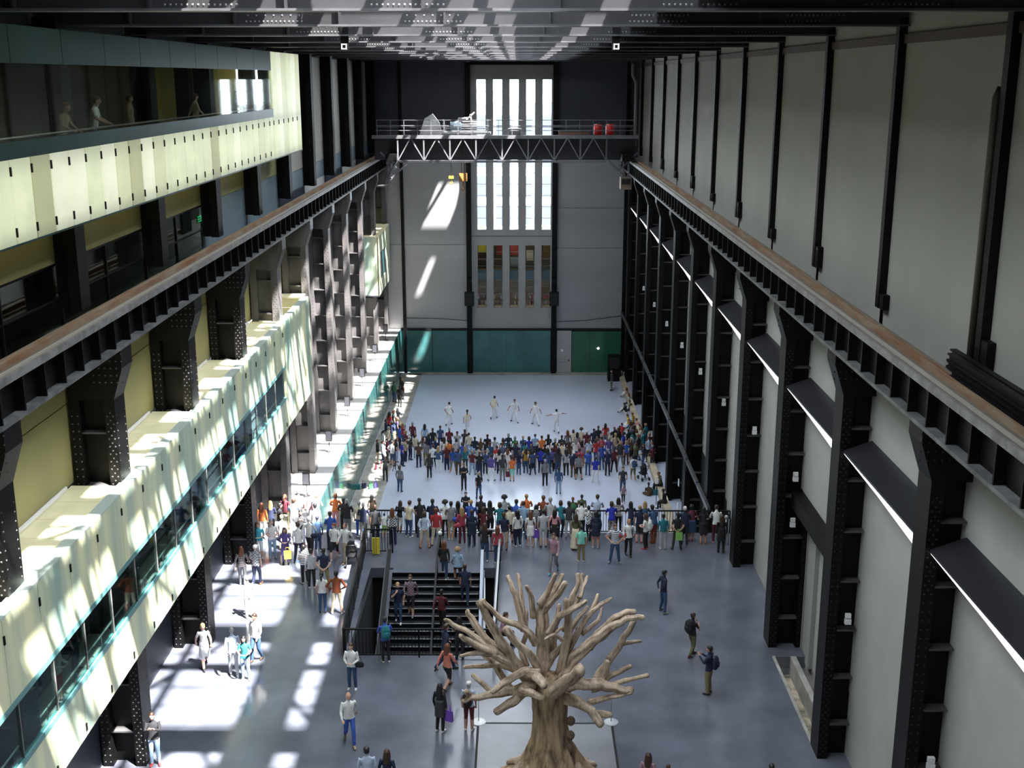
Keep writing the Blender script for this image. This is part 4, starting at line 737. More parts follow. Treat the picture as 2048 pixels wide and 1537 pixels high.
(-8.94, 48.98, 0.0, 'stand', 0, 1.74, 'white', 'l', 'denim', 'l', 'black', 'short', 'black', 'dark haired man in white shirt in the middle of sunny cluster', {'group': 'people along the bridge railing', 'skin': 2, 'detail': False}),
(-8.9, 47.18, 0.0, 'stroll', -15, 1.82, 'white', 'l', 'charcoal', 'l', 'black', 'crop', 'white', 'tall white haired man in white shirt with navy bag', {'group': 'people along the bridge railing', 'skin': 0, 'detail': False}),
(-8.66, 47.82, 0.0, 'stand', 0, 1.6, 'denim', 'l', 'denim', 'l', 'white', 'cap', 'cap_navy', 'person in denim with navy cap behind the tall white haired man', {'group': 'people along the bridge railing', 'skin': 0, 'detail': False}),
(-8.12, 47.98, 0.0, 'hold', 20, 1.74, 'blue', 's', 'navy', 'l', 'navy', 'short', 'brown', 'man in bright blue shirt with a white strap', {'group': 'people along the bridge railing', 'skin': 1, 'detail': False}),
(-8.28, 50.43, 0.0, 'rail', -5, 1.66, 'orange', 'l', 'pink', 'l', 'white', 'bob', 'auburn', 'woman in bright orange-red top at the left end of railing', {'group': 'people along the bridge railing', 'skin': 1, 'detail': False}),
(-7.83, 49.94, 0.0, 'rail2', 0, 1.62, 'black', 'l', 'black', 'l', 'black', 'short', 'black', 'short person in black right of the orange-red top', {'group': 'people along the bridge railing', 'skin': 0, 'detail': False}),
(-7.6, 49.42, 0.0, 'rail', 5, 1.76, 'black', 'l', 'grey', 'l', 'black', 'short', 'grey', 'grey haired man in black jacket and grey trousers at railing', {'group': 'people along the bridge railing', 'skin': 0, 'detail': False}),
(-7.06, 49.45, 0.0, 'stand', 0, 1.68, 'cream', 'l', 'blue', 'l', 'white', 'crop', 'grey', 'grey haired person in cream top and blue trousers at railing', {'group': 'people along the bridge railing', 'skin': 2, 'detail': False}),
(-6.83, 49.05, 0.0, 'rail', 0, 1.74, 'navy', 'l', 'grey', 'l', 'white', 'short', 'white', 'white haired person in navy jacket and white shoes at railing', {'group': 'people along the bridge railing', 'skin': 0, 'detail': False}),
(-6.26, 48.76, 0.0, 'stand', 5, 1.76, 'charcoal', 's', 'black', 'l', 'white', 'short', 'brown', 'man in charcoal t-shirt left of the plaid shirt woman', {'group': 'people along the bridge railing', 'skin': 2, 'detail': False}),
(-5.48, 48.54, 0.0, 'stand', 0, 1.7, 'plaid_bw', 'l', 'navy', 'l', 'navy', 'long', 'auburn', 'woman with auburn hair in black and white plaid shirt', {'group': 'people along the bridge railing', 'skin': 1, 'detail': False}),
(-5.95, 49.45, 0.0, 'rail', 0, 1.1, 'white', 's', 'lime', 's', 'white', 'short', 'black', 'small child in white top and lime shorts at the railing', {'group': 'people along the bridge railing', 'skin': 1, 'detail': False}),
(-5.31, 49.95, 0.0, 'rail2', -20, 1.5, 'black', 's', 'white', 's', 'black', 'long', 'brown', 'young girl in black and white squeezed right of the plaid shirt', {'group': 'people along the bridge railing', 'skin': 2, 'detail': False}),
(-4.86, 49.43, 0.0, 'rail', -30, 1.7, 'cream', 's', 'denim', 'l', 'white', 'short', 'brown', 'person in cream top and blue jeans leaning on the railing', {'group': 'people along the bridge railing', 'skin': 0, 'detail': False}),
(-4.34, 49.45, 0.0, 'rail2', 5, 1.8, 'black', 's', 'charcoal', 'l', 'black', 'cap', 'cap_navy', 'man in cap and black t-shirt leaning on the railing', {'group': 'people along the bridge railing', 'skin': 2, 'detail': False}),
(-4.04, 48.14, 0.0, 'back', 0, 1.68, 'lightblue', 'l', 'cream', 's', 'brown', 'bob', 'brown', 'woman in blue and white blouse and cream cropped trousers', {'group': 'people along the bridge railing', 'skin': 0, 'detail': False}),
(-3.78, 49.45, 0.0, 'rail', 0, 1.76, 'navy', 'l', 'navy', 'l', 'black', 'short', 'black', 'man in navy shirt behind the red shirt', {'group': 'people along the bridge railing', 'skin': 2, 'detail': False}),
(-3.55, 48.43, 0.0, 'wide', 0, 1.74, 'red', 'l', 'cream', 'l', 'brown', 'short', 'auburn', 'man in faded red shirt and pale trousers seen from behind', {'group': 'people along the bridge railing', 'skin': 0, 'detail': False}),
(-3.21, 49.45, 0.0, 'rail', 5, 1.7, 'white', 's', 'black', 'l', 'green', 'curly', 'black', 'person with big black curly hair in white t-shirt', {'group': 'people along the bridge railing', 'skin': 0, 'detail': False}),
(-2.92, 49.12, 0.0, 'rail2', 0, 1.76, 'grey', 's', 'beige', 's', 'white', 'short', 'black', 'man in grey t-shirt and beige shorts with a striped bag', {'group': 'people along the bridge railing', 'skin': 0, 'detail': False}),
(-2.64, 49.45, 0.0, 'rail', 0, 1.66, 'black', 'l', 'black', 'l', 'black', 'long', 'black', 'woman with long black hair all in black', {'group': 'people along the bridge railing', 'skin': 0, 'detail': False}),
(-2.43, 48.75, 0.0, 'stand', 10, 1.66, 'rose', 'l', 'maroon', 'l', 'black', 'long', 'blonde', 'woman with blonde hair, rose bag and maroon trousers', {'group': 'people along the bridge railing', 'skin': 0, 'detail': False}),
(-1.98, 48.4, 0.0, 'stand', 0, 1.68, 'navy', 'l', 'navy', 'l', 'denim', 'short', 'brown', 'person in long navy coat with orange collar', {'group': 'people along the bridge railing', 'skirt': 'coat', 'skin': 2, 'detail': False, 'skcol': 'navy'}),
(-2.07, 49.45, 0.0, 'rail', -5, 1.72, 'blue', 'l', 'navy', 'l', 'navy', 'short', 'blonde', 'person in bright blue and white jacket at the railing', {'group': 'people along the bridge railing', 'skin': 0, 'detail': False}),
(-1.63, 50.09, 0.0, 'stand', -20, 1.74, 'charcoal', 's', 'black', 'l', 'black', 'short', 'brown', 'brown haired man in charcoal tee behind the maroon sweater', {'group': 'people along the bridge railing', 'skin': 1, 'detail': False}),
(-1.48, 48.68, 0.0, 'rail', 0, 1.68, 'maroon', 'l', 'grey', 'l', 'black', 'long', 'brown', 'woman with long brown hair and maroon sweater', {'group': 'people along the bridge railing', 'skin': 1, 'detail': False}),
(-1.2, 49.45, 0.0, 'rail2', 0, 1.68, 'black', 'l', 'black', 'l', 'black', 'long', 'black', 'woman with black hair in black between maroon and blue tops', {'group': 'people along the bridge railing', 'skin': 1, 'detail': False}),
(-0.76, 49.2, 0.0, 'rail', 5, 1.7, 'teal', 's', 'denim', 'l', 'white', 'bob', 'brown', 'woman with brown bob in teal blue shirt', {'group': 'people along the bridge railing', 'skin': 2, 'detail': False}),
(-0.57, 50.1, 0.0, 'rail', 0, 1.7, 'palegrey', 'l', 'navy', 'l', 'black', 'curly', 'black', 'person with big black hair in pale grey top, right of teal shirt', {'group': 'people along the bridge railing', 'skin': 0, 'detail': False}),
(-0.57, 47.93, 0.0, 'stand', 0, 1.74, 'navy', 's', 'cream', 's', 'navy', 'short', 'brown', 'man in navy vest and cream shorts', {'group': 'people along the bridge railing', 'skin': 2, 'detail': False}),
(-0.33, 48.83, 0.0, 'hold', 15, 1.7, 'cream', 's', 'black', 's', 'black', 'short', 'black', 'person in cream t-shirt and black shorts', {'group': 'people along the bridge railing', 'skin': 0, 'detail': False}),
(-0.04, 49.45, 0.0, 'rail2', -10, 1.74, 'blue', 's', 'navy', 'l', 'navy', 'short', 'black', 'man in bright blue shirt leaning on the railing mid way', {'group': 'people along the bridge railing', 'skin': 1, 'detail': False}),
(0.02, 48.38, 0.0, 'stand', 25, 1.68, 'white', 'l', 'navy', 'l', 'white', 'long', 'black', 'woman in white hooded top, navy trousers and white trainers', {'group': 'people along the bridge railing', 'skin': 1, 'detail': False}),
(0.29, 49.26, 0.0, 'stand', -10, 1.76, 'sky', 'l', 'denim', 'l', 'denim', 'short', 'brown', 'man in sky blue shirt behind the white hooded top', {'group': 'people along the bridge railing', 'skin': 0, 'detail': False}),
(0.43, 50.22, 0.0, 'rail', 0, 1.72, 'orange', 's', 'denim', 'l', 'black', 'crop', 'blonde', 'fair haired person in light orange shirt at railing', {'group': 'people along the bridge railing', 'skin': 0, 'detail': False}),
(0.59, 48.41, 0.0, 'stand', 10, 1.62, 'white', 's', 'white', 's', 'cream', 'long', 'auburn', 'girl with long auburn hair in short white dress', {'group': 'people along the bridge railing', 'skirt': 'short', 'skin': 1, 'detail': False}),
(0.85, 49.26, 0.0, 'stand', 0, 1.6, 'navy', 'l', 'navy', 'l', 'navy', 'long', 'black', 'woman with dark hair between white dress and grey backpack', {'group': 'people along the bridge railing', 'skirt': 'short', 'skin': 1, 'detail': False}),
(1.15, 48.31, 0.0, 'stand', 0, 1.74, 'palegrey', 's', 'palegrey', 's', 'charcoal', 'short', 'black', 'man in pale grey shorts carrying a grey backpack', {'group': 'people along the bridge railing', 'skin': 1, 'detail': False}),
(1.19, 49.99, 0.0, 'rail', 0, 1.74, 'rust', 's', 'navy', 'l', 'navy', 'short', 'auburn', 'man in rust orange t-shirt at the railing', {'group': 'people along the bridge railing', 'skin': 2, 'detail': False}),
(1.49, 49.45, 0.0, 'rail', 0, 1.84, 'palegrey', 's', 'navy', 'l', 'navy', 'short', 'grey', 'tall man in pale grey t-shirt and navy trousers at railing', {'group': 'people along the bridge railing', 'skin': 0, 'detail': False}),
(1.66, 48.58, 0.0, 'stroll', -15, 1.64, 'pink', 's', 'black', 's', 'black', 'long', 'black', 'woman in pale pink top and black skirt', {'group': 'people along the bridge railing', 'skirt': 'short', 'skin': 1, 'detail': False}),
(1.97, 49.45, 0.0, 'rail2', 0, 1.7, 'teal', 'l', 'navy', 'l', 'navy', 'bob', 'brown', 'person in dark teal sweater at the railing', {'group': 'people along the bridge railing', 'skin': 1, 'detail': False}),
(2.31, 49.36, 0.0, 'rail', -5, 1.7, 'charcoal', 'l', 'palegrey', 'l', 'grey', 'short', 'black', 'person in charcoal top and pale trousers at railing', {'group': 'people along the bridge railing', 'skin': 0, 'detail': False}),
(2.56, 48.0, 0.0, 'stand', 5, 1.66, 'olive', 's', 'cream', 's', 'brown', 'long', 'brown', 'woman in olive top and long cream skirt', {'group': 'people along the bridge railing', 'skirt': 'long', 'skin': 2, 'detail': False}),
(2.88, 49.45, 0.0, 'rail', 0, 1.66, 'white', 's', 'black', 'l', 'black', 'short', 'black', 'person in white t-shirt behind the mint green top', {'group': 'people along the bridge railing', 'skin': 1, 'detail': False}),
(3.21, 48.99, 0.0, 'rail2', 5, 1.62, 'plaid_bw', 'l', 'black', 'l', 'black', 'short', 'black', 'person in black and white checked top at the railing', {'group': 'people along the bridge railing', 'skin': 0, 'detail': False}),
(3.45, 48.23, 0.0, 'stand', 0, 1.7, 'navy', 'l', 'coral', 's', 'white', 'bob', 'black', 'woman in navy coat and coral tights', {'group': 'people along the bridge railing', 'skirt': 'coat', 'skin': 0, 'detail': False, 'skcol': 'navy'}),
(3.62, 50.12, 0.0, 'rail', -10, 1.74, 'lightblue', 's', 'denim', 'l', 'black', 'short', 'brown', 'man in light blue shirt with dark strap at railing', {'group': 'people along the bridge railing', 'skin': 2, 'detail': False}),
(4.24, 49.34, 0.0, 'rail2', 0, 1.7, 'royal', 's', 'floral', 's', 'brown', 'bob', 'brown', 'person in royal blue t-shirt and patterned shorts', {'group': 'people along the bridge railing', 'skin': 0, 'detail': False}),
(4.58, 49.93, 0.0, 'rail', 0, 1.66, 'floral', 's', 'black', 'l', 'black', 'long', 'black', 'woman with black hair and patterned top, left of two navy tops', {'group': 'people along the bridge railing', 'skin': 1, 'detail': False}),
(5.1, 49.45, 0.0, 'rail', 5, 1.66, 'navy', 's', 'denim', 'l', 'black', 'long', 'black', 'woman with long black hair and navy top at railing', {'group': 'people along the bridge railing', 'skin': 0, 'detail': False}),
(5.42, 48.82, 0.0, 'stand', -5, 1.74, 'navy', 's', 'charcoal', 's', 'rose', 'crop', 'blonde', 'fair haired man in navy t-shirt and dark shorts', {'group': 'people along the bridge railing', 'skin': 1, 'detail': False}),
(5.72, 49.45, 0.0, 'rail', 0, 1.66, 'denim', 's', 'olive', 'l', 'black', 'long', 'blonde', 'woman with long blonde hair behind the navy t-shirt man', {'group': 'people along the bridge railing', 'skin': 1, 'detail': False}),
(6.06, 48.76, 0.0, 'rail2', 25, 1.76, 'denim', 's', 'rust', 'l', 'rust', 'short', 'black', 'man in denim shirt and rust trousers leaning far over', {'group': 'people along the bridge railing', 'skin': 0, 'detail': False}),
(6.38, 48.13, 0.0, 'stand', 0, 1.6, 'teal', 'l', 'palegrey', 'l', 'white', 'short', 'black', 'person in dark teal top and pale grey trousers', {'group': 'people along the bridge railing', 'skin': 0, 'detail': False}),
(6.98, 48.02, 0.0, 'back', 0, 1.72, 'black', 's', 'charcoal', 'l', 'charcoal', 'short', 'black', 'man in black t-shirt with hands clasped behind back', {'group': 'people along the bridge railing', 'skin': 0, 'detail': False}),
(7.39, 48.63, 0.0, 'rail', 0, 1.74, 'navy', 'l', 'charcoal', 'l', 'black', 'crop', 'white', 'white haired man in navy jumper near the right railing end', {'group': 'people along the bridge railing', 'skin': 0, 'detail': False}),
(7.77, 49.05, 0.0, 'rail2', 0, 1.66, 'maroon', 's', 'denim', 's', 'rose', 'bob', 'black', 'woman in dark red top and blue skirt at railing', {'group': 'people along the bridge railing', 'skirt': 'knee', 'skin': 0, 'detail': False}),
(8.25, 48.74, 0.0, 'rail', 5, 1.66, 'black', 's', 'black', 's', 'orange', 'long', 'black', 'woman in black dress and orange sandals', {'group': 'people along the bridge railing', 'skirt': 'dress', 'skin': 0, 'detail': False}),
(8.81, 48.85, 0.0, 'rail', 0, 1.72, 'white', 'l', 'maroon', 'l', 'pink', 'short', 'brown', 'person in white top and maroon trousers near right column', {'group': 'people along the bridge railing', 'skin': 1, 'detail': False}),
(8.85, 47.7, 0.0, 'stand', -5, 1.72, 'black', 'l', 'black', 'l', 'black', 'long', 'brown', 'tall woman with long brown hair in long black coat beside right column', {'group': 'people along the bridge railing', 'skirt': 'coat', 'skin': 1, 'detail': False, 'skcol': 'black'}),
(3.2, 63.56, -5.0, 'stand', 10, 1.72, 'brown', 'l', 'green', 'l', 'black', 'short', 'auburn', 'person in brown top with green backpack just below the bridge edge', {'detail': False}),
(3.73, 63.88, -5.0, 'stand', 0, 1.76, 'olive', 'l', 'olive', 'l', 'black', 'short', 'black', 'person in olive green with backpack just below the bridge edge', {'detail': False}),
(-2.98, 64.49, -5.0, 'cross', 180, 1.7, 'black', 'l', 'black', 'l', 'black', 'short', 'black', 'person in black with crossed arms standing just below the bridge edge', {'detail': False}),
(-8.38, 63.98, -5.0, 'stand', 0, 1.72, 'brown', 'l', 'brown', 'l', 'black', 'long', 'black', 'long haired person standing below the bridge edge, left', {'detail': False}),
(-5.06, 83.76, -5.0, 'dance3', -20, 1.76, 'white', 's', 'white', 'l', 'black', 'short', 'black', 'dancer in white striding away, leftmost of the six dancers', {'skin': 2, 'group': 'dancers in white'}),
(-3.6, 81.74, -5.0, 'stroll', 0, 1.76, 'cream', 's', 'white', 'l', 'black', 'pony', 'black', 'dancer in cream white with long dark hair, second from left', {'skin': 2, 'group': 'dancers in white'}),
(-1.75, 85.49, -5.0, 'dance3', -25, 1.76, 'cream', 's', 'white', 'l', 'black', 'short', 'black', 'dancer in white bending forward, farthest back of the six', {'skin': 2, 'group': 'dancers in white'}),
(-0.2, 84.7, -5.0, 'dance1', 175, 1.76, 'white', 's', 'white', 'l', 'black', 'short', 'black', 'dancer in white lunging, fourth from left', {'skin': 2, 'group': 'dancers in white'}),
(1.37, 83.92, -5.0, 'dance2', 170, 1.76, 'white', 's', 'white', 'l', 'black', 'short', 'black', 'dancer in white with legs wide, second from right', {'skin': 2, 'group': 'dancers in white'}),
(2.86, 81.89, -5.0, 'spread', 10, 1.76, 'white', 's', 'white', 'l', 'black', 'short', 'black', 'dancer in white with both arms stretched out, rightmost', {'skin': 2, 'group': 'dancers in white'}),
(-3.32, 69.56, -5.0, 'cross', 180, 1.78, 'black', 'l', 'black', 'l', 'black', 'short', 'auburn', 'guard in black suit with hands folded, behind the front crowd row', {'skin': 2, 'detail': False}),
(-2.33, 67.94, -5.0, 'stroll', 20, 1.72, 'black', 's', 'denim', 'l', 'black', 'short', 'blonde', 'person in black t-shirt and jeans walking on lower floor', {'skin': 2, 'detail': False}),
(-8.41, 71.23, -5.0, 'stroll', 10, 1.7, 'black', 's', 'charcoal', 'l', 'black', 'long', 'black', 'woman in black with pale belt walking near the left glass', {'skin': 0, 'detail': False}),
(-7.29, 69.26, -5.0, 'stand', -20, 1.7, 'grey', 'l', 'denim', 'l', 'black', 'bob', 'brown', 'person in grey jacket with teal bag beside the thin stand', {'skin': 1, 'detail': False}),
(2.57, 68.94, -5.0, 'stand', 0, 1.7, 'denim', 'l', 'palejean', 'l', 'black', 'short', 'black', 'person in denim jacket and pale jeans behind the crowd', {'skin': 1, 'detail': False}),
(1.77, 70.42, -5.0, 'stand', 0, 1.74, 'grey', 'l', 'black', 'l', 'black', 'short', 'grey', 'person in grey coat standing apart behind the crowd', {'skin': 1, 'detail': False}),
(6.54, 68.96, -5.0, 'stroll', 180, 1.74, 'charcoal', 's', 'denim', 'l', 'black', 'short', 'brown', 'man in charcoal t-shirt and jeans walking to the bridge', {'skin': 0, 'detail': False}),
(6.43, 67.28, -5.0, 'stroll2', 180, 1.15, 'plaid_mauve', 's', 'black', 'l', 'white', 'short', 'blonde', 'small child walking just below the bridge edge, right', {'skin': 1, 'detail': False}),
(-5.63, 71.73, -5.0, 'stand', 5, 1.68, 'charcoal', 'l', 'black', 'l', 'white', 'long', 'brown', 'woman in charcoal jacket and white shoes behind the left crowd', {'skin': 1, 'detail': False}),
(-1.64, 71.36, -5.0, 'wide', 0, 1.76, 'purple', 'l', 'white', 'l', 'black', 'short', 'black', 'man in blue-grey shirt and white trousers, legs apart', {'skin': 0, 'detail': False}),
(-0.93, 71.36, -5.0, 'stand', 0, 1.74, 'charcoal', 'l', 'grey', 'l', 'black', 'short', 'black', 'person in dark jacket and grey trousers left of orange jacket', {'skin': 2, 'detail': False}),
(-0.32, 71.27, -5.0, 'stand', 5, 1.66, 'orange', 's', 'mint', 's', 'black', 'short', 'black', 'person in orange top and mint trousers in the crowd', {'skin': 0, 'detail': False}),
(4.97, 71.0, -5.0, 'wide', 0, 1.72, 'royal', 's', 'white', 'l', 'white', 'short', 'brown', 'man in royal blue t-shirt and white trousers', {'skin': 1, 'detail': False}),
(5.86, 72.37, -5.0, 'stand', 0, 1.8, 'navy', 'l', 'black', 'l', 'black', 'short', 'grey', 'tall grey haired man in navy jacket behind the crowd', {'skin': 1, 'detail': False}),
(7.42, 71.4, -5.0, 'stroll', 10, 1.7, 'white', 's', 'olive', 's', 'white', 'bob', 'black', 'woman in white shirt and olive shorts with a blue backpack', {'skin': 0, 'detail': False}),
(4.59, 72.45, -5.0, 'stand', -5, 1.72, 'blue', 's', 'denim', 'l', 'black', 'short', 'blonde', 'man in bright blue t-shirt left of the royal blue one', {'skin': 0, 'detail': False}),
(8.12, 68.61, -5.0, 'crossleg', 0, 1.6, 'brown', 'l', 'brown', 'l', 'brown', 'short', 'black', 'person sitting on the floor beside a teal bag at right kerb', {'skin': 0, 'detail': False}),
(8.95, 69.25, -5.0, 'ledge', 80, 1.76, 'olive', 'l', 'black', 'l', 'black', 'crop', 'auburn', 'man in olive jacket sitting on the tan kerb at right', {'skin': 2, 'detail': False}),
(8.84, 66.18, -5.0, 'ledge', 60, 1.7, 'black', 'l', 'black', 'l', 'black', 'short', 'black', 'person in black sitting on the tan kerb by the bridge', {'skin': 2, 'detail': False}),
(7.78, 93.76, -5.0, 'stand', 90, 1.76, 'charcoal', 'l', 'olive', 'l', 'black', 'short', 'black', 'lone person standing at the far right corner', {'skin': 1, 'detail': False}),
(-9.17, 88.67, -5.0, 'stand', -30, 1.72, 'black', 'l', 'black', 'l', 'black', 'short', 'black', 'person in black near the far left glass, nearest of the group', {'skin': 1, 'detail': False}),
(-9.14, 90.88, -5.0, 'stand', -60, 1.74, 'black', 's', 'black', 'l', 'black', 'crop', 'blonde', 'person in black near the far left glass, right of the group', {'skin': 2, 'detail': False}),
(-9.45, 92.41, -5.0, 'cross', -60, 1.7, 'charcoal', 's', 'black', 'l', 'black', 'short', 'brown', 'person in charcoal near the far left glass, farthest of the group', {'skin': 1, 'detail': False}),
(-9.75, 90.13, -5.0, 'stand', -40, 1.7, 'green', 'l', 'denim', 'l', 'black', 'short', 'black', 'person in dark green leaning by the far left glass', {'skin': 1, 'detail': False}),
(-7.29, 78.61, -5.0, 'stroll2', -12, 1.74, 'maroon', 'l', 'navy', 'l', 'black', 'crop', 'grey', 'person in maroon top, navy bottoms, cropped grey hair, leftmost in front row', {'group': 'audience standing on the lower floor', 'skin': 3, 'detail': False}),
(-6.41, 78.16, -5.0, 'wide', -8, 1.74, 'sky', 's', 'charcoal', 'l', 'black', 'long', 'black', 'person in sky blue top, charcoal bottoms, long black hair, second from left in front row', {'group': 'audience standing on the lower floor', 'skin': 0, 'detail': False}),
(-5.79, 77.26, -5.0, 'wide', -3, 1.72, 'black', 'l', 'denim', 'l', 'white', 'short', 'brown', 'person in black top, denim blue bottoms, short brown hair, third from left in front row', {'group': 'audience standing on the lower floor', 'skin': 3, 'detail': False}),
(-5.31, 77.82, -5.0, 'stand', 5, 1.73, 'denim', 's', 'navy', 'l', 'black', 'short', 'brown', 'person in denim blue top, navy bottoms, short brown hair, fourth from left in front row', {'group': 'audience standing on the lower floor', 'skin': 1, 'detail': False}),
(-4.65, 77.15, -5.0, 'hold', -6, 1.78, 'maroon', 's', 'black', 'l', 'white', 'short', 'grey', 'person in maroon top, black bottoms, short grey hair, fifth from left in front row', {'group': 'audience standing on the lower floor', 'skin': 0, 'detail': False}),
(-4.08, 76.71, -5.0, 'phone', 4, 1.66, 'plaid_grey', 'l', 'brown', 'l', 'black', 'short', 'brown', 'person in grey checked top, brown bottoms, short brown hair, sixth from left in front row', {'group': 'audience standing on the lower floor', 'skin': 0, 'detail': False}),
(-3.58, 77.04, -5.0, 'phone', -3, 1.69, 'charcoal', 's', 'denim', 'l', 'white', 'short', 'black', 'person in charcoal top, denim blue bottoms, short black hair, seventh from left in front row', {'group': 'audience standing on the lower floor', 'skin': 0, 'detail': False}),
(-3.28, 76.49, -5.0, 'stand', -5, 1.63, 'cream', 'l', 'palejean', 'l', 'brown', 'crop', 'black', 'person in cream top, pale blue bottoms, cropped black hair, eighth from left in front row', {'group': 'audience standing on the lower floor', 'skin': 1, 'detail': False}),
(-2.84, 75.52, -5.0, 'stroll2', -11, 1.65, 'navy', 's', 'black', 'l', 'black', 'crop', 'black', 'person in navy top, black bottoms, cropped black hair, ninth from left in front row', {'group': 'audience standing on the lower floor', 'skin': 2, 'detail': False}),
(-2.42, 75.09, -5.0, 'phone', 9, 1.7, 'brown', 'l', 'grey', 'l', 'black', 'crop', 'blonde', 'person in brown top, grey bottoms, cropped blonde hair, tenth from left in front row', {'group': 'audience standing on the lower floor', 'skin': 1, 'detail': False}),
(-2.0, 75.84, -5.0, 'stroll2', -4, 1.71, 'black', 's', 'black', 'l', 'black', 'short', 'brown', 'person in black top, black bottoms, short brown hair, eleventh from left in front row', {'group': 'audience standing on the lower floor', 'skin': 2, 'detail': False}),
(-1.49, 74.99, -5.0, 'hips', -11, 1.78, 'palegrey', 's', 'denim', 'l', 'black', 'short', 'black', 'person in pale grey top, denim blue bottoms, black hair, twelfth from left in front row', {'group': 'audience standing on the lower floor', 'skin': 0, 'detail': False}),
(-0.93, 74.99, -5.0, 'cross', 6, 1.72, 'teal', 'l', 'black', 'l', 'brown', 'long', 'brown', 'person in teal top, black bottoms, long brown hair, thirteenth from left in front row', {'group': 'audience standing on the lower floor', 'skin': 3, 'detail': False}),
(-0.58, 76.18, -5.0, 'cross', 9, 1.68, 'navy', 'l', 'denim', 's', 'brown', 'bob', 'grey', 'person in navy top, denim blue bottoms, bobbed grey hair, fourteenth from left in front row', {'group': 'audience standing on the lower floor', 'skin': 1, 'detail': False}),
(-0.14, 75.53, -5.0, 'stand', -5, 1.68, 'green', 'l', 'grey', 'l', 'black', 'bob', 'grey', 'person in green top, grey bottoms, bobbed grey hair, fifteenth from left in front row', {'group': 'audience standing on the lower floor', 'skin': 1, 'detail': False}),
(0.4, 75.75, -5.0, 'wide', 12, 1.63, 'denim', 'l', 'denim', 'l', 'brown', 'short', 'blonde', 'person in denim blue top, denim blue bottoms, blonde hair, sixteenth from left in front row', {'group': 'audience standing on the lower floor', 'skin': 0, 'detail': False}),
(0.8, 75.11, -5.0, 'wide', -9, 1.79, 'royal', 'l', 'navy', 'l', 'black', 'bob', 'black', 'person in royal blue top, navy bottoms, bobbed black hair, seventeenth from left in front row', {'group': 'audience standing on the lower floor', 'skin': 0, 'detail': False}),
(1.22, 76.08, -5.0, 'cross', 3, 1.66, 'sky', 's', 'black', 'l', 'black', 'short', 'brown', 'person in sky blue top, black bottoms, short brown hair, eighteenth from left in front row', {'group': 'audience standing on the lower floor', 'skin': 0, 'detail': False}),
(1.66, 75.52, -5.0, 'wide', 7, 1.72, 'orange', 'l', 'denim', 'l', 'white', 'short', 'black', 'person in orange top, denim blue bottoms, short black hair, nineteenth from left in front row', {'group': 'audience standing on the lower floor', 'skin': 3, 'detail': False}),
(2.11, 75.88, -5.0, 'phone', -1, 1.7, 'black', 's', 'white', 'l', 'white', 'bob', 'black', 'person in black top, white bottoms, bobbed black hair, twentieth from left in front row', {'group': 'audience standing on the lower floor', 'skin': 2, 'detail': False}),
(2.55, 75.22, -5.0, 'stand', -9, 1.64, 'black', 's', 'grey', 'l', 'brown', 'bob', 'grey', 'person in black top, grey bottoms, bobbed grey hair, 21st from left in front row', {'group': 'audience standing on the lower floor', 'skin': 1, 'detail': False}),
(3.01, 75.76, -5.0, 'cross', -11, 1.68, 'charcoal', 'l', 'khaki', 'l', 'black', 'short', 'brown', 'person in charcoal top, khaki bottoms, short brown hair, 22nd from left in front row', {'group': 'audience standing on the lower floor', 'skin': 1, 'detail': False}),
(3.44, 76.52, -5.0, 'wide', 10, 1.8, 'grey', 's', 'black', 'l', 'black', 'long', 'auburn', 'person in grey top, black bottoms, long auburn hair, 23rd from left in front row', {'group': 'audience standing on the lower floor', 'skin': 3, 'detail': False}),
(3.85, 77.17, -5.0, 'up', 1, 1.65, 'cream', 's', 'khaki', 'l', 'black', 'bob', 'brown', 'person in cream top, khaki bottoms, bobbed brown hair, 24th from left in front row', {'group': 'audience standing on the lower floor', 'skin': 1, 'detail': False}),
(4.08, 76.31, -5.0, 'wide', -9, 1.72, 'mauve', 's', 'grey', 'l', 'black', 'long', 'black', 'person in mauve top, grey bottoms, long black hair, 25th from left in front row', {'group': 'audience standing on the lower floor', 'skin': 0, 'detail': False}),
(4.41, 77.32, -5.0, 'hold', -2, 1.72, 'cream', 'l', 'black', 's', 'black', 'curly', 'brown', 'person in cream top, black bottoms, curly brown hair, 26th from left in front row', {'group': 'audience standing on the lower floor', 'skin': 1, 'detail': False}),
(4.74, 76.53, -5.0, 'cross', 0, 1.81, 'maroon', 's', 'maroon', 'l', 'black', 'cap', 'cap_white', 'person in maroon top, maroon bottoms, white cap, 27th from left in front row', {'group': 'audience standing on the lower floor', 'skin': 2, 'detail': False}),
(5.27, 77.31, -5.0, 'stand', -11, 1.68, 'navy', 's', 'charcoal', 'l', 'black', 'cap', 'cap_navy', 'person in navy top, charcoal bottoms, navy cap, 28th from left in front row', {'group': 'audience standing on the lower floor', 'skin': 0, 'detail': False}),
(5.61, 77.87, -5.0, 'stand', -6, 1.71, 'black', 's', 'khaki', 'l', 'white', 'short', 'brown', 'person in black top, khaki bottoms, short brown hair, 29th from left in front row', {'group': 'audience standing on the lower floor', 'skin': 1, 'detail': False}),
(6.16, 78.67, -5.0, 'wide', -7, 1.65, 'red', 's', 'grey', 'l', 'brown', 'long', 'black', 'person in red top, grey bottoms, long black hair, 30th from left in front row', {'group': 'audience standing on the lower floor', 'skin': 1, 'detail': False}),
(-6.86, 76.04, -5.0, 'stand', -7, 1.65, 'cream', 'l', 'palejean', 'l', 'black', 'short', 'auburn', 'person in cream top, pale blue bottoms, short auburn hair, leftmost in second row', {'group': 'audience standing on the lower floor', 'skin': 2, 'detail': False}),
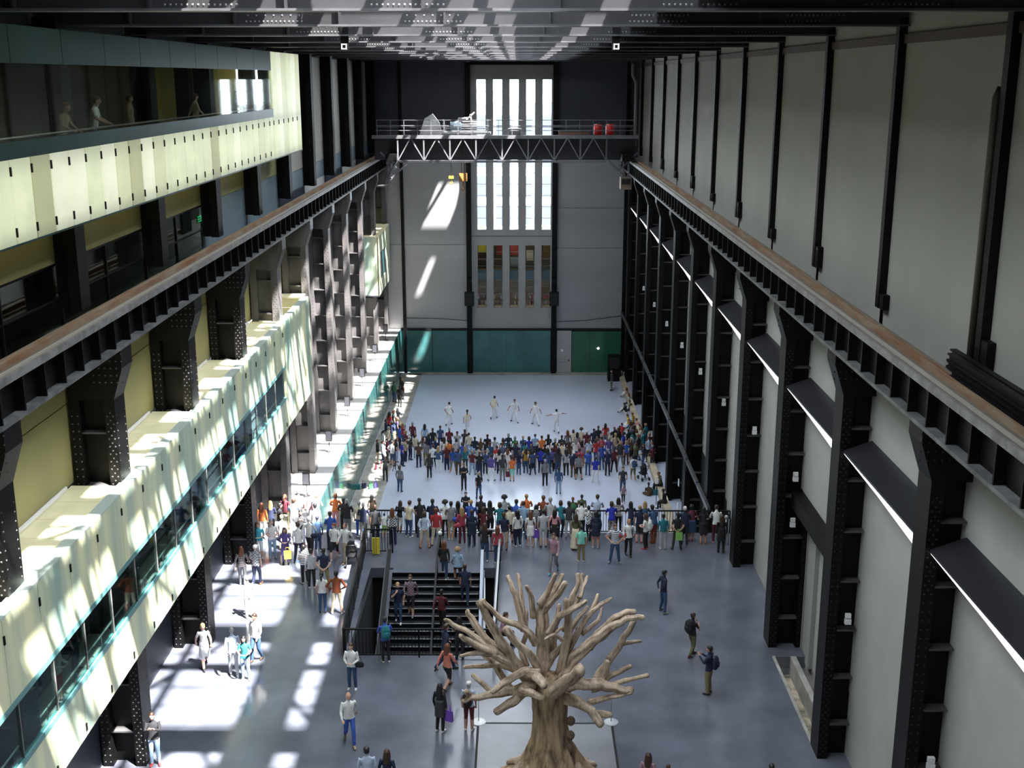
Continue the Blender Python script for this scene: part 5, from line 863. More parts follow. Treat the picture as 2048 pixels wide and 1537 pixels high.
(-6.34, 75.5, -5.0, 'phone', -7, 1.64, 'grey', 's', 'white', 'l', 'brown', 'long', 'auburn', 'person in grey top, white bottoms, long auburn hair, second from left in second row', {'group': 'audience standing on the lower floor', 'skin': 2, 'detail': False}),
(-5.99, 76.15, -5.0, 'stand', 4, 1.64, 'navy', 'l', 'denim', 'l', 'black', 'bob', 'brown', 'person in navy top, denim blue bottoms, bobbed brown hair, third from left in second row', {'group': 'audience standing on the lower floor', 'skin': 0, 'detail': False}),
(-5.45, 75.19, -5.0, 'stroll2', 12, 1.63, 'navy', 's', 'black', 's', 'black', 'short', 'blonde', 'person in navy top, black bottoms, short blonde hair, fourth from left in second row', {'group': 'audience standing on the lower floor', 'skin': 0, 'detail': False}),
(-4.86, 74.98, -5.0, 'stand', 2, 1.79, 'white', 'l', 'denim', 'l', 'brown', 'long', 'brown', 'person in white top, denim blue bottoms, long brown hair, fifth from left in second row', {'group': 'audience standing on the lower floor', 'skin': 2, 'detail': False}),
(-4.53, 74.41, -5.0, 'stand', 0, 1.78, 'orange', 's', 'denim', 'l', 'white', 'short', 'black', 'person in orange top, denim blue bottoms, short black hair, sixth from left in second row', {'group': 'audience standing on the lower floor', 'skin': 2, 'detail': False}),
(-4.04, 74.7, -5.0, 'hold', 10, 1.78, 'palegrey', 's', 'brown', 's', 'brown', 'bob', 'black', 'person in pale grey top, brown bottoms, bobbed black hair, seventh from left in second row', {'group': 'audience standing on the lower floor', 'skin': 2, 'detail': False}),
(-3.62, 74.15, -5.0, 'hold', -2, 1.69, 'blue', 's', 'khaki', 's', 'brown', 'bob', 'auburn', 'person in blue top, khaki bottoms, bobbed auburn hair, eighth from left in second row', {'group': 'audience standing on the lower floor', 'skin': 0, 'detail': False}),
(-2.99, 73.76, -5.0, 'cross', 11, 1.7, 'sky', 'l', 'palejean', 'l', 'black', 'short', 'black', 'person in sky blue top, pale blue bottoms, black hair, ninth from left in second row', {'group': 'audience standing on the lower floor', 'skin': 0, 'detail': False}),
(-2.57, 73.37, -5.0, 'phone', -3, 1.64, 'palegrey', 'l', 'denim', 'l', 'black', 'short', 'black', 'person in pale grey top, denim blue bottoms, black hair, tenth from left in second row', {'group': 'audience standing on the lower floor', 'skin': 0, 'detail': False}),
(-2.09, 73.68, -5.0, 'cross', -6, 1.73, 'palegrey', 's', 'beige', 'l', 'black', 'long', 'black', 'person in pale grey top, beige bottoms, long black hair, eleventh from left in second row', {'group': 'audience standing on the lower floor', 'skin': 1, 'detail': False}),
(-1.8, 74.26, -5.0, 'stand', 6, 1.65, 'denim', 's', 'grey', 'l', 'black', 'short', 'brown', 'person in denim blue top, grey bottoms, short brown hair, twelfth from left in second row', {'group': 'audience standing on the lower floor', 'skin': 3, 'detail': False}),
(-1.32, 73.34, -5.0, 'cross', -5, 1.73, 'red', 's', 'charcoal', 'l', 'brown', 'crop', 'brown', 'person in red top, charcoal bottoms, cropped brown hair, thirteenth from left in second row', {'group': 'audience standing on the lower floor', 'skin': 0, 'detail': False}),
(-0.96, 73.83, -5.0, 'phone', 2, 1.76, 'plaid_blue', 'l', 'beige', 'l', 'black', 'short', 'auburn', 'person in blue checked top, beige bottoms, short auburn hair, fourteenth from left in second row', {'group': 'audience standing on the lower floor', 'skin': 1, 'detail': False}),
(-0.5, 74.18, -5.0, 'wide', -2, 1.67, 'black', 'l', 'brown', 'l', 'black', 'cap', 'cap_navy', 'person in black top, brown bottoms, navy cap, fifteenth from left in second row', {'group': 'audience standing on the lower floor', 'skin': 3, 'detail': False}),
(-0.05, 73.84, -5.0, 'wide', -11, 1.79, 'navy', 's', 'maroon', 'l', 'black', 'short', 'auburn', 'person in navy top, maroon bottoms, short auburn hair, sixteenth from left in second row', {'group': 'audience standing on the lower floor', 'skin': 0, 'detail': False}),
(0.51, 73.97, -5.0, 'hold', 3, 1.77, 'teal', 'l', 'black', 'l', 'white', 'crop', 'brown', 'person in teal top, black bottoms, cropped brown hair, seventeenth from left in second row', {'group': 'audience standing on the lower floor', 'skin': 1, 'detail': False}),
(0.92, 73.55, -5.0, 'cross', 3, 1.76, 'charcoal', 'l', 'black', 'l', 'white', 'pony', 'auburn', 'person in charcoal top, black bottoms, tied auburn hair, eighteenth from left in second row', {'group': 'audience standing on the lower floor', 'skin': 0, 'detail': False}),
(1.33, 73.99, -5.0, 'stand', 9, 1.67, 'navy', 's', 'navy', 's', 'black', 'curly', 'grey', 'person in navy top, navy bottoms, curly grey hair, nineteenth from left in second row', {'group': 'audience standing on the lower floor', 'skin': 0, 'detail': False}),
(1.83, 73.72, -5.0, 'phone', 4, 1.69, 'black', 's', 'denim', 'l', 'brown', 'short', 'black', 'person in black top, denim blue bottoms, short black hair, twentieth from left in second row', {'group': 'audience standing on the lower floor', 'skin': 1, 'detail': False}),
(2.16, 74.18, -5.0, 'hold', -9, 1.77, 'white', 'l', 'beige', 'l', 'brown', 'pony', 'black', 'person in white top, beige bottoms, tied black hair, 21st from left in second row', {'group': 'audience standing on the lower floor', 'skin': 1, 'detail': False}),
(2.57, 73.66, -5.0, 'cross', 2, 1.79, 'maroon', 'l', 'black', 'l', 'brown', 'short', 'blonde', 'person in maroon top, black bottoms, short blonde hair, 22nd from left in second row', {'group': 'audience standing on the lower floor', 'skin': 2, 'detail': False}),
(2.97, 74.06, -5.0, 'phone', -2, 1.71, 'cream', 'l', 'denim', 's', 'white', 'short', 'brown', 'person in cream top, denim blue bottoms, short brown hair, 23rd from left in second row', {'group': 'audience standing on the lower floor', 'skin': 2, 'detail': False}),
(3.44, 74.38, -5.0, 'cross', 6, 1.66, 'brown', 's', 'charcoal', 'l', 'black', 'long', 'brown', 'person in brown top, charcoal bottoms, long brown hair, 24th from left in second row', {'group': 'audience standing on the lower floor', 'skin': 2, 'detail': False}),
(3.9, 74.72, -5.0, 'cross', 4, 1.82, 'white', 's', 'denim', 'l', 'black', 'long', 'grey', 'person in white top, denim blue bottoms, long grey hair, 25th from left in second row', {'group': 'audience standing on the lower floor', 'skin': 1, 'detail': False}),
(4.28, 74.29, -5.0, 'stand', 8, 1.74, 'mauve', 'l', 'khaki', 'l', 'brown', 'long', 'black', 'person in mauve top, khaki bottoms, long black hair, 26th from left in second row', {'group': 'audience standing on the lower floor', 'skin': 2, 'detail': False}),
(4.8, 74.93, -5.0, 'hold', -8, 1.68, 'lightblue', 'l', 'denim', 'l', 'black', 'pony', 'brown', 'person in light blue top, denim blue bottoms, brown hair, 27th from left in second row', {'group': 'audience standing on the lower floor', 'skin': 2, 'detail': False}),
(5.27, 74.59, -5.0, 'stand', 7, 1.78, 'red', 'l', 'denim', 'l', 'brown', 'curly', 'brown', 'person in red top, denim blue bottoms, curly brown hair, 28th from left in second row', {'group': 'audience standing on the lower floor', 'skin': 1, 'detail': False}),
(5.68, 75.46, -5.0, 'hold', -9, 1.67, 'rose', 'l', 'palejean', 'l', 'brown', 'short', 'brown', 'person in rose top, pale blue bottoms, short brown hair, 29th from left in second row', {'group': 'audience standing on the lower floor', 'skin': 1, 'detail': False}),
(6.15, 75.12, -5.0, 'wide', 4, 1.76, 'purple', 'l', 'denim', 'l', 'brown', 'short', 'grey', 'person in purple top, denim blue bottoms, short grey hair, 30th from left in second row', {'group': 'audience standing on the lower floor', 'skin': 1, 'detail': False}),
(6.64, 75.99, -5.0, 'back', 11, 1.76, 'beige', 'l', 'grey', 'l', 'black', 'pony', 'blonde', 'person in beige top, grey bottoms, tied blonde hair, 31st from left in second row', {'group': 'audience standing on the lower floor', 'skin': 1, 'detail': False}),
(-6.5, 74.03, -5.0, 'cross', 4, 1.73, 'brown', 's', 'navy', 'l', 'black', 'short', 'brown', 'person in brown top, navy bottoms, short brown hair, leftmost in rear row', {'group': 'audience standing on the lower floor', 'skin': 1, 'detail': False}),
(-6.07, 74.55, -5.0, 'stroll2', 10, 1.62, 'grey', 's', 'khaki', 'l', 'black', 'short', 'black', 'person in grey top, khaki bottoms, short black hair, second from left in rear row', {'group': 'audience standing on the lower floor', 'skin': 2, 'detail': False}),
(-5.5, 73.52, -5.0, 'wide', 2, 1.71, 'white', 's', 'navy', 'l', 'brown', 'short', 'brown', 'person in white top, navy bottoms, short brown hair, third from left in rear row', {'group': 'audience standing on the lower floor', 'skin': 1, 'detail': False}),
(-5.14, 73.02, -5.0, 'cross', 0, 1.75, 'denim', 'l', 'white', 'l', 'white', 'long', 'blonde', 'person in denim blue top, white bottoms, long blonde hair, fourth from left in rear row', {'group': 'audience standing on the lower floor', 'skin': 3, 'detail': False}),
(-4.6, 73.28, -5.0, 'hold', 11, 1.78, 'maroon', 'l', 'navy', 'l', 'white', 'short', 'blonde', 'person in maroon top, navy bottoms, short blonde hair, fifth from left in rear row', {'group': 'audience standing on the lower floor', 'skin': 2, 'detail': False}),
(-4.16, 72.91, -5.0, 'wide', -6, 1.7, 'blue', 's', 'grey', 's', 'white', 'pony', 'brown', 'person in blue top, grey bottoms, tied brown hair, sixth from left in rear row', {'group': 'audience standing on the lower floor', 'skin': 2, 'detail': False}),
(-3.8, 72.47, -5.0, 'hold', -8, 1.78, 'denim', 'l', 'brown', 'l', 'black', 'short', 'brown', 'person in denim blue top, brown bottoms, short brown hair, seventh from left in rear row', {'group': 'audience standing on the lower floor', 'skin': 0, 'detail': False}),
(-3.38, 73.12, -5.0, 'stand', 5, 1.73, 'teal', 's', 'charcoal', 's', 'white', 'long', 'blonde', 'person in teal top, charcoal bottoms, long blonde hair, eighth from left in rear row', {'group': 'audience standing on the lower floor', 'skin': 2, 'detail': False}),
(-2.9, 72.53, -5.0, 'wide', -7, 1.65, 'maroon', 's', 'palejean', 'l', 'black', 'short', 'blonde', 'person in maroon top, pale blue bottoms, short blonde hair, ninth from left in rear row', {'group': 'audience standing on the lower floor', 'skin': 1, 'detail': False}),
(-2.42, 72.11, -5.0, 'hold', -3, 1.7, 'black', 's', 'navy', 'l', 'black', 'crop', 'auburn', 'person in black top, navy bottoms, cropped auburn hair, tenth from left in rear row', {'group': 'audience standing on the lower floor', 'skin': 0, 'detail': False}),
(-2.06, 72.55, -5.0, 'phone', -6, 1.62, 'denim', 'l', 'black', 'l', 'white', 'crop', 'auburn', 'person in denim blue top, black bottoms, cropped auburn hair, eleventh from left in rear row', {'group': 'audience standing on the lower floor', 'skin': 1, 'detail': False}),
(-1.16, 72.72, -5.0, 'cross', -4, 1.67, 'white', 'l', 'navy', 'l', 'black', 'long', 'black', 'person in white top, navy bottoms, long black hair, twelfth from left in rear row', {'group': 'audience standing on the lower floor', 'skin': 2, 'detail': False}),
(-0.61, 72.84, -5.0, 'up', -4, 1.65, 'white', 'l', 'white', 's', 'white', 'long', 'auburn', 'person in white top, white bottoms, long auburn hair, thirteenth from left in rear row', {'group': 'audience standing on the lower floor', 'skin': 0, 'detail': False}),
(0.11, 72.53, -5.0, 'stand', -10, 1.64, 'navy', 's', 'denim', 'l', 'brown', 'pony', 'brown', 'person in navy top, denim blue bottoms, tied brown hair, fourteenth from left in rear row', {'group': 'audience standing on the lower floor', 'skin': 0, 'detail': False}),
(0.57, 72.87, -5.0, 'up', 6, 1.69, 'mustard', 's', 'denim', 'l', 'black', 'long', 'brown', 'person in mustard top, denim blue bottoms, long brown hair, fifteenth from left in rear row', {'group': 'audience standing on the lower floor', 'skin': 1, 'detail': False}),
(1.02, 72.52, -5.0, 'wide', 12, 1.66, 'denim', 's', 'navy', 'l', 'black', 'bob', 'black', 'person in denim blue top, navy bottoms, bobbed black hair, sixteenth from left in rear row', {'group': 'audience standing on the lower floor', 'skin': 0, 'detail': False}),
(1.54, 72.85, -5.0, 'hold', -10, 1.73, 'royal', 's', 'navy', 'l', 'brown', 'short', 'black', 'person in royal blue top, navy bottoms, short black hair, seventeenth from left in rear row', {'group': 'audience standing on the lower floor', 'skin': 0, 'detail': False}),
(1.98, 72.49, -5.0, 'hips', 10, 1.81, 'denim', 'l', 'denim', 'l', 'white', 'long', 'black', 'person in denim blue top, denim blue bottoms, black hair, eighteenth from left in rear row', {'group': 'audience standing on the lower floor', 'skin': 2, 'detail': False}),
(2.26, 73.01, -5.0, 'stand', -4, 1.67, 'purple', 'l', 'black', 'l', 'white', 'crop', 'brown', 'person in purple top, black bottoms, cropped brown hair, nineteenth from left in rear row', {'group': 'audience standing on the lower floor', 'skin': 2, 'detail': False}),
(2.64, 72.59, -5.0, 'stand', 10, 1.8, 'charcoal', 's', 'denim', 'l', 'black', 'long', 'black', 'person in charcoal top, denim blue bottoms, long black hair, twentieth from left in rear row', {'group': 'audience standing on the lower floor', 'skin': 2, 'detail': False}),
(3.18, 72.4, -5.0, 'cross', 6, 1.74, 'plaid_grey', 'l', 'black', 'l', 'black', 'long', 'black', 'person in grey checked top, black bottoms, long black hair, 21st from left in rear row', {'group': 'audience standing on the lower floor', 'skin': 0, 'detail': False}),
(3.63, 72.05, -5.0, 'up', 6, 1.74, 'navy', 'l', 'brown', 'l', 'black', 'cap', 'cap_white', 'person in navy top, brown bottoms, white cap, 22nd from left in rear row', {'group': 'audience standing on the lower floor', 'skin': 2, 'detail': False}),
(3.95, 71.57, -5.0, 'wide', -8, 1.73, 'grey', 's', 'black', 's', 'black', 'crop', 'brown', 'person in grey top, black bottoms, cropped brown hair, 23rd from left in rear row', {'group': 'audience standing on the lower floor', 'skin': 0, 'detail': False}),
(4.04, 72.57, -5.0, 'cross', -10, 1.8, 'rose', 's', 'beige', 'l', 'black', 'crop', 'brown', 'person in rose top, beige bottoms, cropped brown hair, 24th from left in rear row', {'group': 'audience standing on the lower floor', 'skin': 2, 'detail': False}),
(5.56, 73.57, -5.0, 'stand', 8, 1.81, 'blue', 's', 'denim', 'l', 'black', 'pony', 'auburn', 'person in blue top, denim blue bottoms, tied auburn hair, 25th from left in rear row', {'group': 'audience standing on the lower floor', 'skin': 0, 'detail': False}),
(6.34, 73.07, -5.0, 'wide', 3, 1.68, 'maroon', 's', 'black', 'l', 'black', 'pony', 'black', 'person in maroon top, black bottoms, tied black hair, 26th from left in rear row', {'group': 'audience standing on the lower floor', 'skin': 1, 'detail': False}),
(6.81, 73.99, -5.0, 'wide', 11, 1.8, 'charcoal', 's', 'grey', 'l', 'white', 'short', 'blonde', 'person in charcoal top, grey bottoms, short blonde hair, 27th from left in rear row', {'group': 'audience standing on the lower floor', 'skin': 0, 'detail': False}),
(7.26, 74.61, -5.0, 'phone', -3, 1.65, 'blue', 's', 'brown', 'l', 'black', 'bob', 'blonde', 'person in blue top, brown bottoms, bobbed blonde hair, 28th from left in rear row', {'group': 'audience standing on the lower floor', 'skin': 1, 'detail': False}),
(-9.3, 74.75, -5.0, 'stand', -80, 1.68, 'black', 'l', 'beige', 'l', 'black', 'short', 'brown', 'person in black top, beige bottoms, short brown hair, leftmost in left group', {'group': 'audience standing on the lower floor', 'skin': 0, 'detail': False}),
(-8.91, 74.33, -5.0, 'stroll2', -78, 1.72, 'lightblue', 's', 'denim', 'l', 'white', 'short', 'brown', 'person in light blue top, denim blue bottoms, brown hair, second from left in left group', {'group': 'audience standing on the lower floor', 'skin': 0, 'detail': False}),
(-9.08, 76.47, -5.0, 'wide', -62, 1.8, 'white', 'l', 'palejean', 'l', 'white', 'pony', 'black', 'person in white top, pale blue bottoms, tied black hair, third from left in left group', {'group': 'audience standing on the lower floor', 'skin': 0, 'detail': False}),
(-9.21, 79.24, -5.0, 'stroll2', -64, 1.76, 'navy', 'l', 'palejean', 'l', 'black', 'short', 'black', 'person in navy top, pale blue bottoms, short black hair, fourth from left in left group', {'group': 'audience standing on the lower floor', 'skin': 2, 'detail': False}),
(-8.69, 75.07, -5.0, 'hold', -67, 1.68, 'maroon', 's', 'black', 'l', 'black', 'pony', 'black', 'person in maroon top, black bottoms, tied black hair, fifth from left in left group', {'group': 'audience standing on the lower floor', 'skin': 1, 'detail': False}),
(-8.82, 77.24, -5.0, 'back', -66, 1.82, 'cream', 's', 'navy', 'l', 'black', 'short', 'grey', 'person in cream top, navy bottoms, short grey hair, sixth from left in left group', {'group': 'audience standing on the lower floor', 'skin': 0, 'detail': False}),
(-9.17, 81.09, -5.0, 'stand', -40, 1.77, 'red', 'l', 'black', 'l', 'black', 'long', 'black', 'person in red top, black bottoms, long black hair, seventh from left in left group', {'group': 'audience standing on the lower floor', 'skin': 0, 'detail': False}),
(-8.75, 78.89, -5.0, 'cross', -42, 1.72, 'navy', 'l', 'palejean', 's', 'brown', 'curly', 'black', 'person in navy top, pale blue bottoms, curly black hair, eighth from left in left group', {'group': 'audience standing on the lower floor', 'skin': 3, 'detail': False}),
(-8.28, 74.33, -5.0, 'hips', -48, 1.73, 'white', 'l', 'denim', 's', 'black', 'short', 'black', 'person in white top, denim blue bottoms, short black hair, ninth from left in left group', {'group': 'audience standing on the lower floor', 'skin': 2, 'detail': False}),
(-8.91, 81.6, -5.0, 'wide', -68, 1.74, 'charcoal', 's', 'denim', 'l', 'white', 'bob', 'auburn', 'person in charcoal top, denim blue bottoms, bobbed auburn hair, tenth from left in left group', {'group': 'audience standing on the lower floor', 'skin': 0, 'detail': False}),
(-8.33, 76.47, -5.0, 'stand', -72, 1.71, 'cream', 's', 'khaki', 'l', 'black', 'long', 'blonde', 'person in cream top, khaki bottoms, long blonde hair, eleventh from left in left group', {'group': 'audience standing on the lower floor', 'skin': 1, 'detail': False}),
(-8.09, 75.07, -5.0, 'stand', -68, 1.63, 'black', 's', 'palejean', 'l', 'brown', 'long', 'brown', 'person in black top, pale blue bottoms, long brown hair, twelfth from left in left group', {'group': 'audience standing on the lower floor', 'skin': 0, 'detail': False}),
(-8.5, 79.89, -5.0, 'wide', -68, 1.74, 'purple', 's', 'denim', 's', 'black', 'long', 'brown', 'person in purple top, denim blue bottoms, long brown hair, thirteenth from left in left group', {'group': 'audience standing on the lower floor', 'skin': 1, 'detail': False}),
(-8.67, 82.34, -5.0, 'phone', -42, 1.77, 'grey', 'l', 'khaki', 's', 'black', 'long', 'grey', 'person in grey top, khaki bottoms, long grey hair, fourteenth from left in left group', {'group': 'audience standing on the lower floor', 'skin': 0, 'detail': False}),
(-8.12, 77.81, -5.0, 'stand', -76, 1.77, 'blue', 'l', 'black', 'l', 'black', 'crop', 'black', 'person in blue top, black bottoms, cropped black hair, fifteenth from left in left group', {'group': 'audience standing on the lower floor', 'skin': 3, 'detail': False}),
(-7.62, 74.34, -5.0, 'hips', -63, 1.63, 'royal', 's', 'navy', 'l', 'black', 'crop', 'grey', 'person in royal blue top, navy bottoms, cropped grey hair, sixteenth from left in left group', {'group': 'audience standing on the lower floor', 'skin': 1, 'detail': False}),
(-7.99, 78.61, -5.0, 'up', -71, 1.66, 'rose', 's', 'denim', 'l', 'white', 'pony', 'blonde', 'person in rose top, denim blue bottoms, tied blonde hair, seventeenth from left in left group', {'group': 'audience standing on the lower floor', 'skin': 3, 'detail': False}),
(-7.6, 76.69, -5.0, 'phone', -60, 1.71, 'maroon', 's', 'navy', 'l', 'white', 'bob', 'blonde', 'person in maroon top, navy bottoms, bobbed blonde hair, eighteenth from left in left group', {'group': 'audience standing on the lower floor', 'skin': 2, 'detail': False}),
(-7.47, 75.03, -5.0, 'cross', -62, 1.66, 'beige', 's', 'navy', 'l', 'white', 'crop', 'black', 'person in beige top, navy bottoms, cropped black hair, nineteenth from left in left group', {'group': 'audience standing on the lower floor', 'skin': 0, 'detail': False}),
(-7.2, 75.54, -5.0, 'hold', -42, 1.62, 'charcoal', 's', 'navy', 'l', 'black', 'short', 'grey', 'person in charcoal top, navy bottoms, short grey hair, twentieth from left in left group', {'group': 'audience standing on the lower floor', 'skin': 2, 'detail': False}),
(6.72, 77.87, -5.0, 'cross', 23, 1.63, 'black', 'l', 'palejean', 'l', 'white', 'short', 'auburn', 'person in black top, pale blue bottoms, short auburn hair, leftmost in right group', {'group': 'audience standing on the lower floor', 'skin': 0, 'detail': False}),
(6.95, 77.31, -5.0, 'stand', 55, 1.75, 'black', 'l', 'navy', 'l', 'brown', 'crop', 'brown', 'person in black top, navy bottoms, cropped brown hair, second from left in right group', {'group': 'audience standing on the lower floor', 'skin': 2, 'detail': False}),
(7.32, 78.79, -5.0, 'cross', 25, 1.65, 'red', 'l', 'denim', 'l', 'black', 'short', 'brown', 'person in red top, denim blue bottoms, short brown hair, third from left in right group', {'group': 'audience standing on the lower floor', 'skin': 1, 'detail': False}),
(7.2, 76.21, -5.0, 'stand', 66, 1.75, 'royal', 's', 'grey', 'l', 'brown', 'curly', 'black', 'person in royal blue top, grey bottoms, curly black hair, fourth from left in right group', {'group': 'audience standing on the lower floor', 'skin': 2, 'detail': False}),
(7.64, 77.32, -5.0, 'wide', 36, 1.65, 'black', 's', 'denim', 'l', 'white', 'crop', 'black', 'person in black top, denim blue bottoms, cropped black hair, fifth from left in right group', {'group': 'audience standing on the lower floor', 'skin': 0, 'detail': False}),
(7.89, 78.8, -5.0, 'wide', 60, 1.79, 'teal', 's', 'khaki', 'l', 'black', 'long', 'auburn', 'person in teal top, khaki bottoms, long auburn hair, sixth from left in right group', {'group': 'audience standing on the lower floor', 'skin': 0, 'detail': False}),
(7.64, 75.03, -5.0, 'up', 39, 1.76, 'brown', 's', 'black', 's', 'black', 'pony', 'grey', 'person in brown top, black bottoms, tied grey hair, seventh from left in right group', {'group': 'audience standing on the lower floor', 'skin': 0, 'detail': False}),
(7.91, 76.54, -5.0, 'wide', 29, 1.81, 'teal', 's', 'palejean', 's', 'white', 'long', 'black', 'person in teal top, pale blue bottoms, long black hair, eighth from left in right group', {'group': 'audience standing on the lower floor', 'skin': 1, 'detail': False}),
(8.08, 78.14, -5.0, 'up', 34, 1.7, 'purple', 's', 'charcoal', 's', 'white', 'long', 'brown', 'person in purple top, charcoal bottoms, long brown hair, ninth from left in right group', {'group': 'audience standing on the lower floor', 'skin': 2, 'detail': False}),
(7.85, 74.14, -5.0, 'stand', 50, 1.66, 'olive', 'l', 'navy', 'l', 'black', 'crop', 'brown', 'person in olive top, navy bottoms, cropped brown hair, tenth from left in right group', {'group': 'audience standing on the lower floor', 'skin': 0, 'detail': False}),
(8.17, 75.68, -5.0, 'stroll2', 61, 1.78, 'black', 's', 'denim', 'l', 'black', 'pony', 'auburn', 'person in black top, denim blue bottoms, tied auburn hair, eleventh from left in right group', {'group': 'audience standing on the lower floor', 'skin': 2, 'detail': False}),
(8.58, 77.85, -5.0, 'stand', 61, 1.72, 'white', 's', 'khaki', 'l', 'brown', 'long', 'auburn', 'person in white top, khaki bottoms, long auburn hair, twelfth from left in right group', {'group': 'audience standing on the lower floor', 'skin': 1, 'detail': False}),
(8.6, 76.55, -5.0, 'stroll2', 55, 1.8, 'teal', 'l', 'charcoal', 'l', 'brown', 'crop', 'brown', 'person in teal top, charcoal bottoms, cropped brown hair, thirteenth from left in right group', {'group': 'audience standing on the lower floor', 'skin': 2, 'detail': False}),
(8.35, 73.87, -5.0, 'stroll2', 63, 1.67, 'navy', 's', 'denim', 'l', 'brown', 'bob', 'brown', 'person in navy top, denim blue bottoms, bobbed brown hair, fourteenth from left in right group', {'group': 'audience standing on the lower floor', 'skin': 0, 'detail': False}),
(8.92, 78.34, -5.0, 'stand', 48, 1.75, 'teal', 'l', 'charcoal', 'l', 'brown', 'short', 'blonde', 'person in teal top, charcoal bottoms, short blonde hair, fifteenth from left in right group', {'group': 'audience standing on the lower floor', 'skin': 3, 'detail': False}),
(8.79, 75.14, -5.0, 'stand', 29, 1.81, 'lightblue', 'l', 'black', 'l', 'brown', 'crop', 'brown', 'person in light blue top, black bottoms, cropped brown hair, sixteenth from left in right group', {'group': 'audience standing on the lower floor', 'skin': 1, 'detail': False}),
(8.91, 73.76, -5.0, 'hold', 22, 1.63, 'maroon', 's', 'charcoal', 'l', 'black', 'crop', 'grey', 'person in maroon top, charcoal bottoms, cropped grey hair, seventeenth from left in right group', {'group': 'audience standing on the lower floor', 'skin': 0, 'detail': False}),
(8.95, 76.22, -5.0, 'wide', 23, 1.75, 'maroon', 'l', 'palejean', 'l', 'black', 'bob', 'blonde', 'person in maroon top, pale blue bottoms, bobbed blonde hair, eighteenth from left in right group', {'group': 'audience standing on the lower floor', 'skin': 2, 'detail': False}),
(8.95, 74.41, -5.0, 'stand', 60, 1.64, 'purple', 's', 'brown', 'l', 'black', 'crop', 'auburn', 'person in purple top, brown bottoms, cropped auburn hair, nineteenth from left in right group', {'group': 'audience standing on the lower floor', 'skin': 0, 'detail': False}),
(8.94, 91.57, -5.0, 'floor', 58, 1.68, 'mauve', 'l', 'white', 'l', 'black', 'long', 'auburn', 'seated person in mauve top, farthest along the right kerb', {'group': 'people sitting on the lower floor', 'skin': 1, 'detail': False}),
(8.95, 89.77, -5.0, 'crossleg', 66, 1.68, 'lightblue', 'l', 'navy', 'l', 'black', 'long', 'auburn', 'seated person in light blue top, second from the far end along the right kerb', {'group': 'people sitting on the lower floor', 'skin': 1, 'detail': False}),
(8.36, 86.91, -5.0, 'floor', 58, 1.68, 'black', 'l', 'white', 'l', 'black', 'short', 'black', 'seated person in black top, third from the far end along the right kerb', {'group': 'people sitting on the lower floor', 'skin': 1, 'detail': False}),
(8.82, 87.75, -5.0, 'crossleg', 57, 1.68, 'olive', 'l', 'navy', 'l', 'white', 'short', 'brown', 'seated person in olive top, fourth from the far end along the right kerb', {'group': 'people sitting on the lower floor', 'skin': 1, 'detail': False}),
(8.31, 83.82, -5.0, 'crossleg', 78, 1.68, 'yellow', 'l', 'white', 'l', 'white', 'short', 'brown', 'seated person in yellow top, fifth from the far end along the right kerb', {'group': 'people sitting on the lower floor', 'skin': 0, 'detail': False}),
(8.72, 84.21, -5.0, 'crossleg', 79, 1.68, 'mustard', 'l', 'denim', 'l', 'black', 'short', 'auburn', 'seated person in mustard top, sixth from the far end along the right kerb', {'group': 'people sitting on the lower floor', 'skin': 0, 'detail': False}),
(8.32, 82.42, -5.0, 'floor', 64, 1.68, 'navy', 'l', 'white', 'l', 'black', 'bob', 'brown', 'seated person in navy top, seventh from the far end along the right kerb', {'group': 'people sitting on the lower floor', 'skin': 0, 'detail': False}),
(8.86, 82.67, -5.0, 'floor', 53, 1.68, 'pink', 's', 'black', 'l', 'white', 'short', 'auburn', 'seated person in pink top, eighth from the far end along the right kerb', {'group': 'people sitting on the lower floor', 'skin': 1, 'detail': False}),
(8.95, 81.18, -5.0, 'crossleg', 65, 1.68, 'olive', 'l', 'navy', 'l', 'white', 'bob', 'brown', 'seated person in olive top, ninth from the far end along the right kerb', {'group': 'people sitting on the lower floor', 'skin': 1, 'detail': False}),
(8.59, 79.97, -5.0, 'floor', 50, 1.68, 'cream', 'l', 'denim', 'l', 'white', 'long', 'auburn', 'seated person in cream top, tenth from the far end along the right kerb', {'group': 'people sitting on the lower floor', 'skin': 1, 'detail': False}),
(6.48, 80.2, -5.0, 'crossleg', 9, 1.68, 'white', 's', 'navy', 'l', 'white', 'long', 'brown', 'seated person in white top, eleventh from the far end before the right crowd', {'group': 'people sitting on the lower floor', 'skin': 0, 'detail': False}),
(7.01, 79.73, -5.0, 'crossleg', 3, 1.68, 'navy', 's', 'white', 'l', 'black', 'bob', 'black', 'seated person in navy top, twelfth from the far end before the right crowd', {'group': 'people sitting on the lower floor', 'skin': 0, 'detail': False}),
(7.38, 80.69, -5.0, 'floor', 7, 1.68, 'black', 's', 'denim', 'l', 'black', 'long', 'black', 'seated person in black top, thirteenth from the far end before the right crowd', {'group': 'people sitting on the lower floor', 'skin': 0, 'detail': False}),
(6.6, 79.02, -5.0, 'floor', -4, 1.68, 'beige', 'l', 'navy', 'l', 'black', 'short', 'brown', 'seated person in beige top, fourteenth from the far end before the right crowd', {'group': 'people sitting on the lower floor', 'skin': 2, 'detail': False}),
(-11.6, 32.9, 17.7, 'rail', -80, 1.8, 'white', 's', 'denim', 'l', 'black', 'short', 'brown', 'person in white shirt leaning on the upper box rail', {'detail': False}),
(-11.5, 30.3, 17.7, 'rail2', -100, 1.7, 'tan', 's', 'beige', 'l', 'brown', 'short', 'auburn', 'person in beige at the upper box rail, beside the white shirt', {'detail': False}),
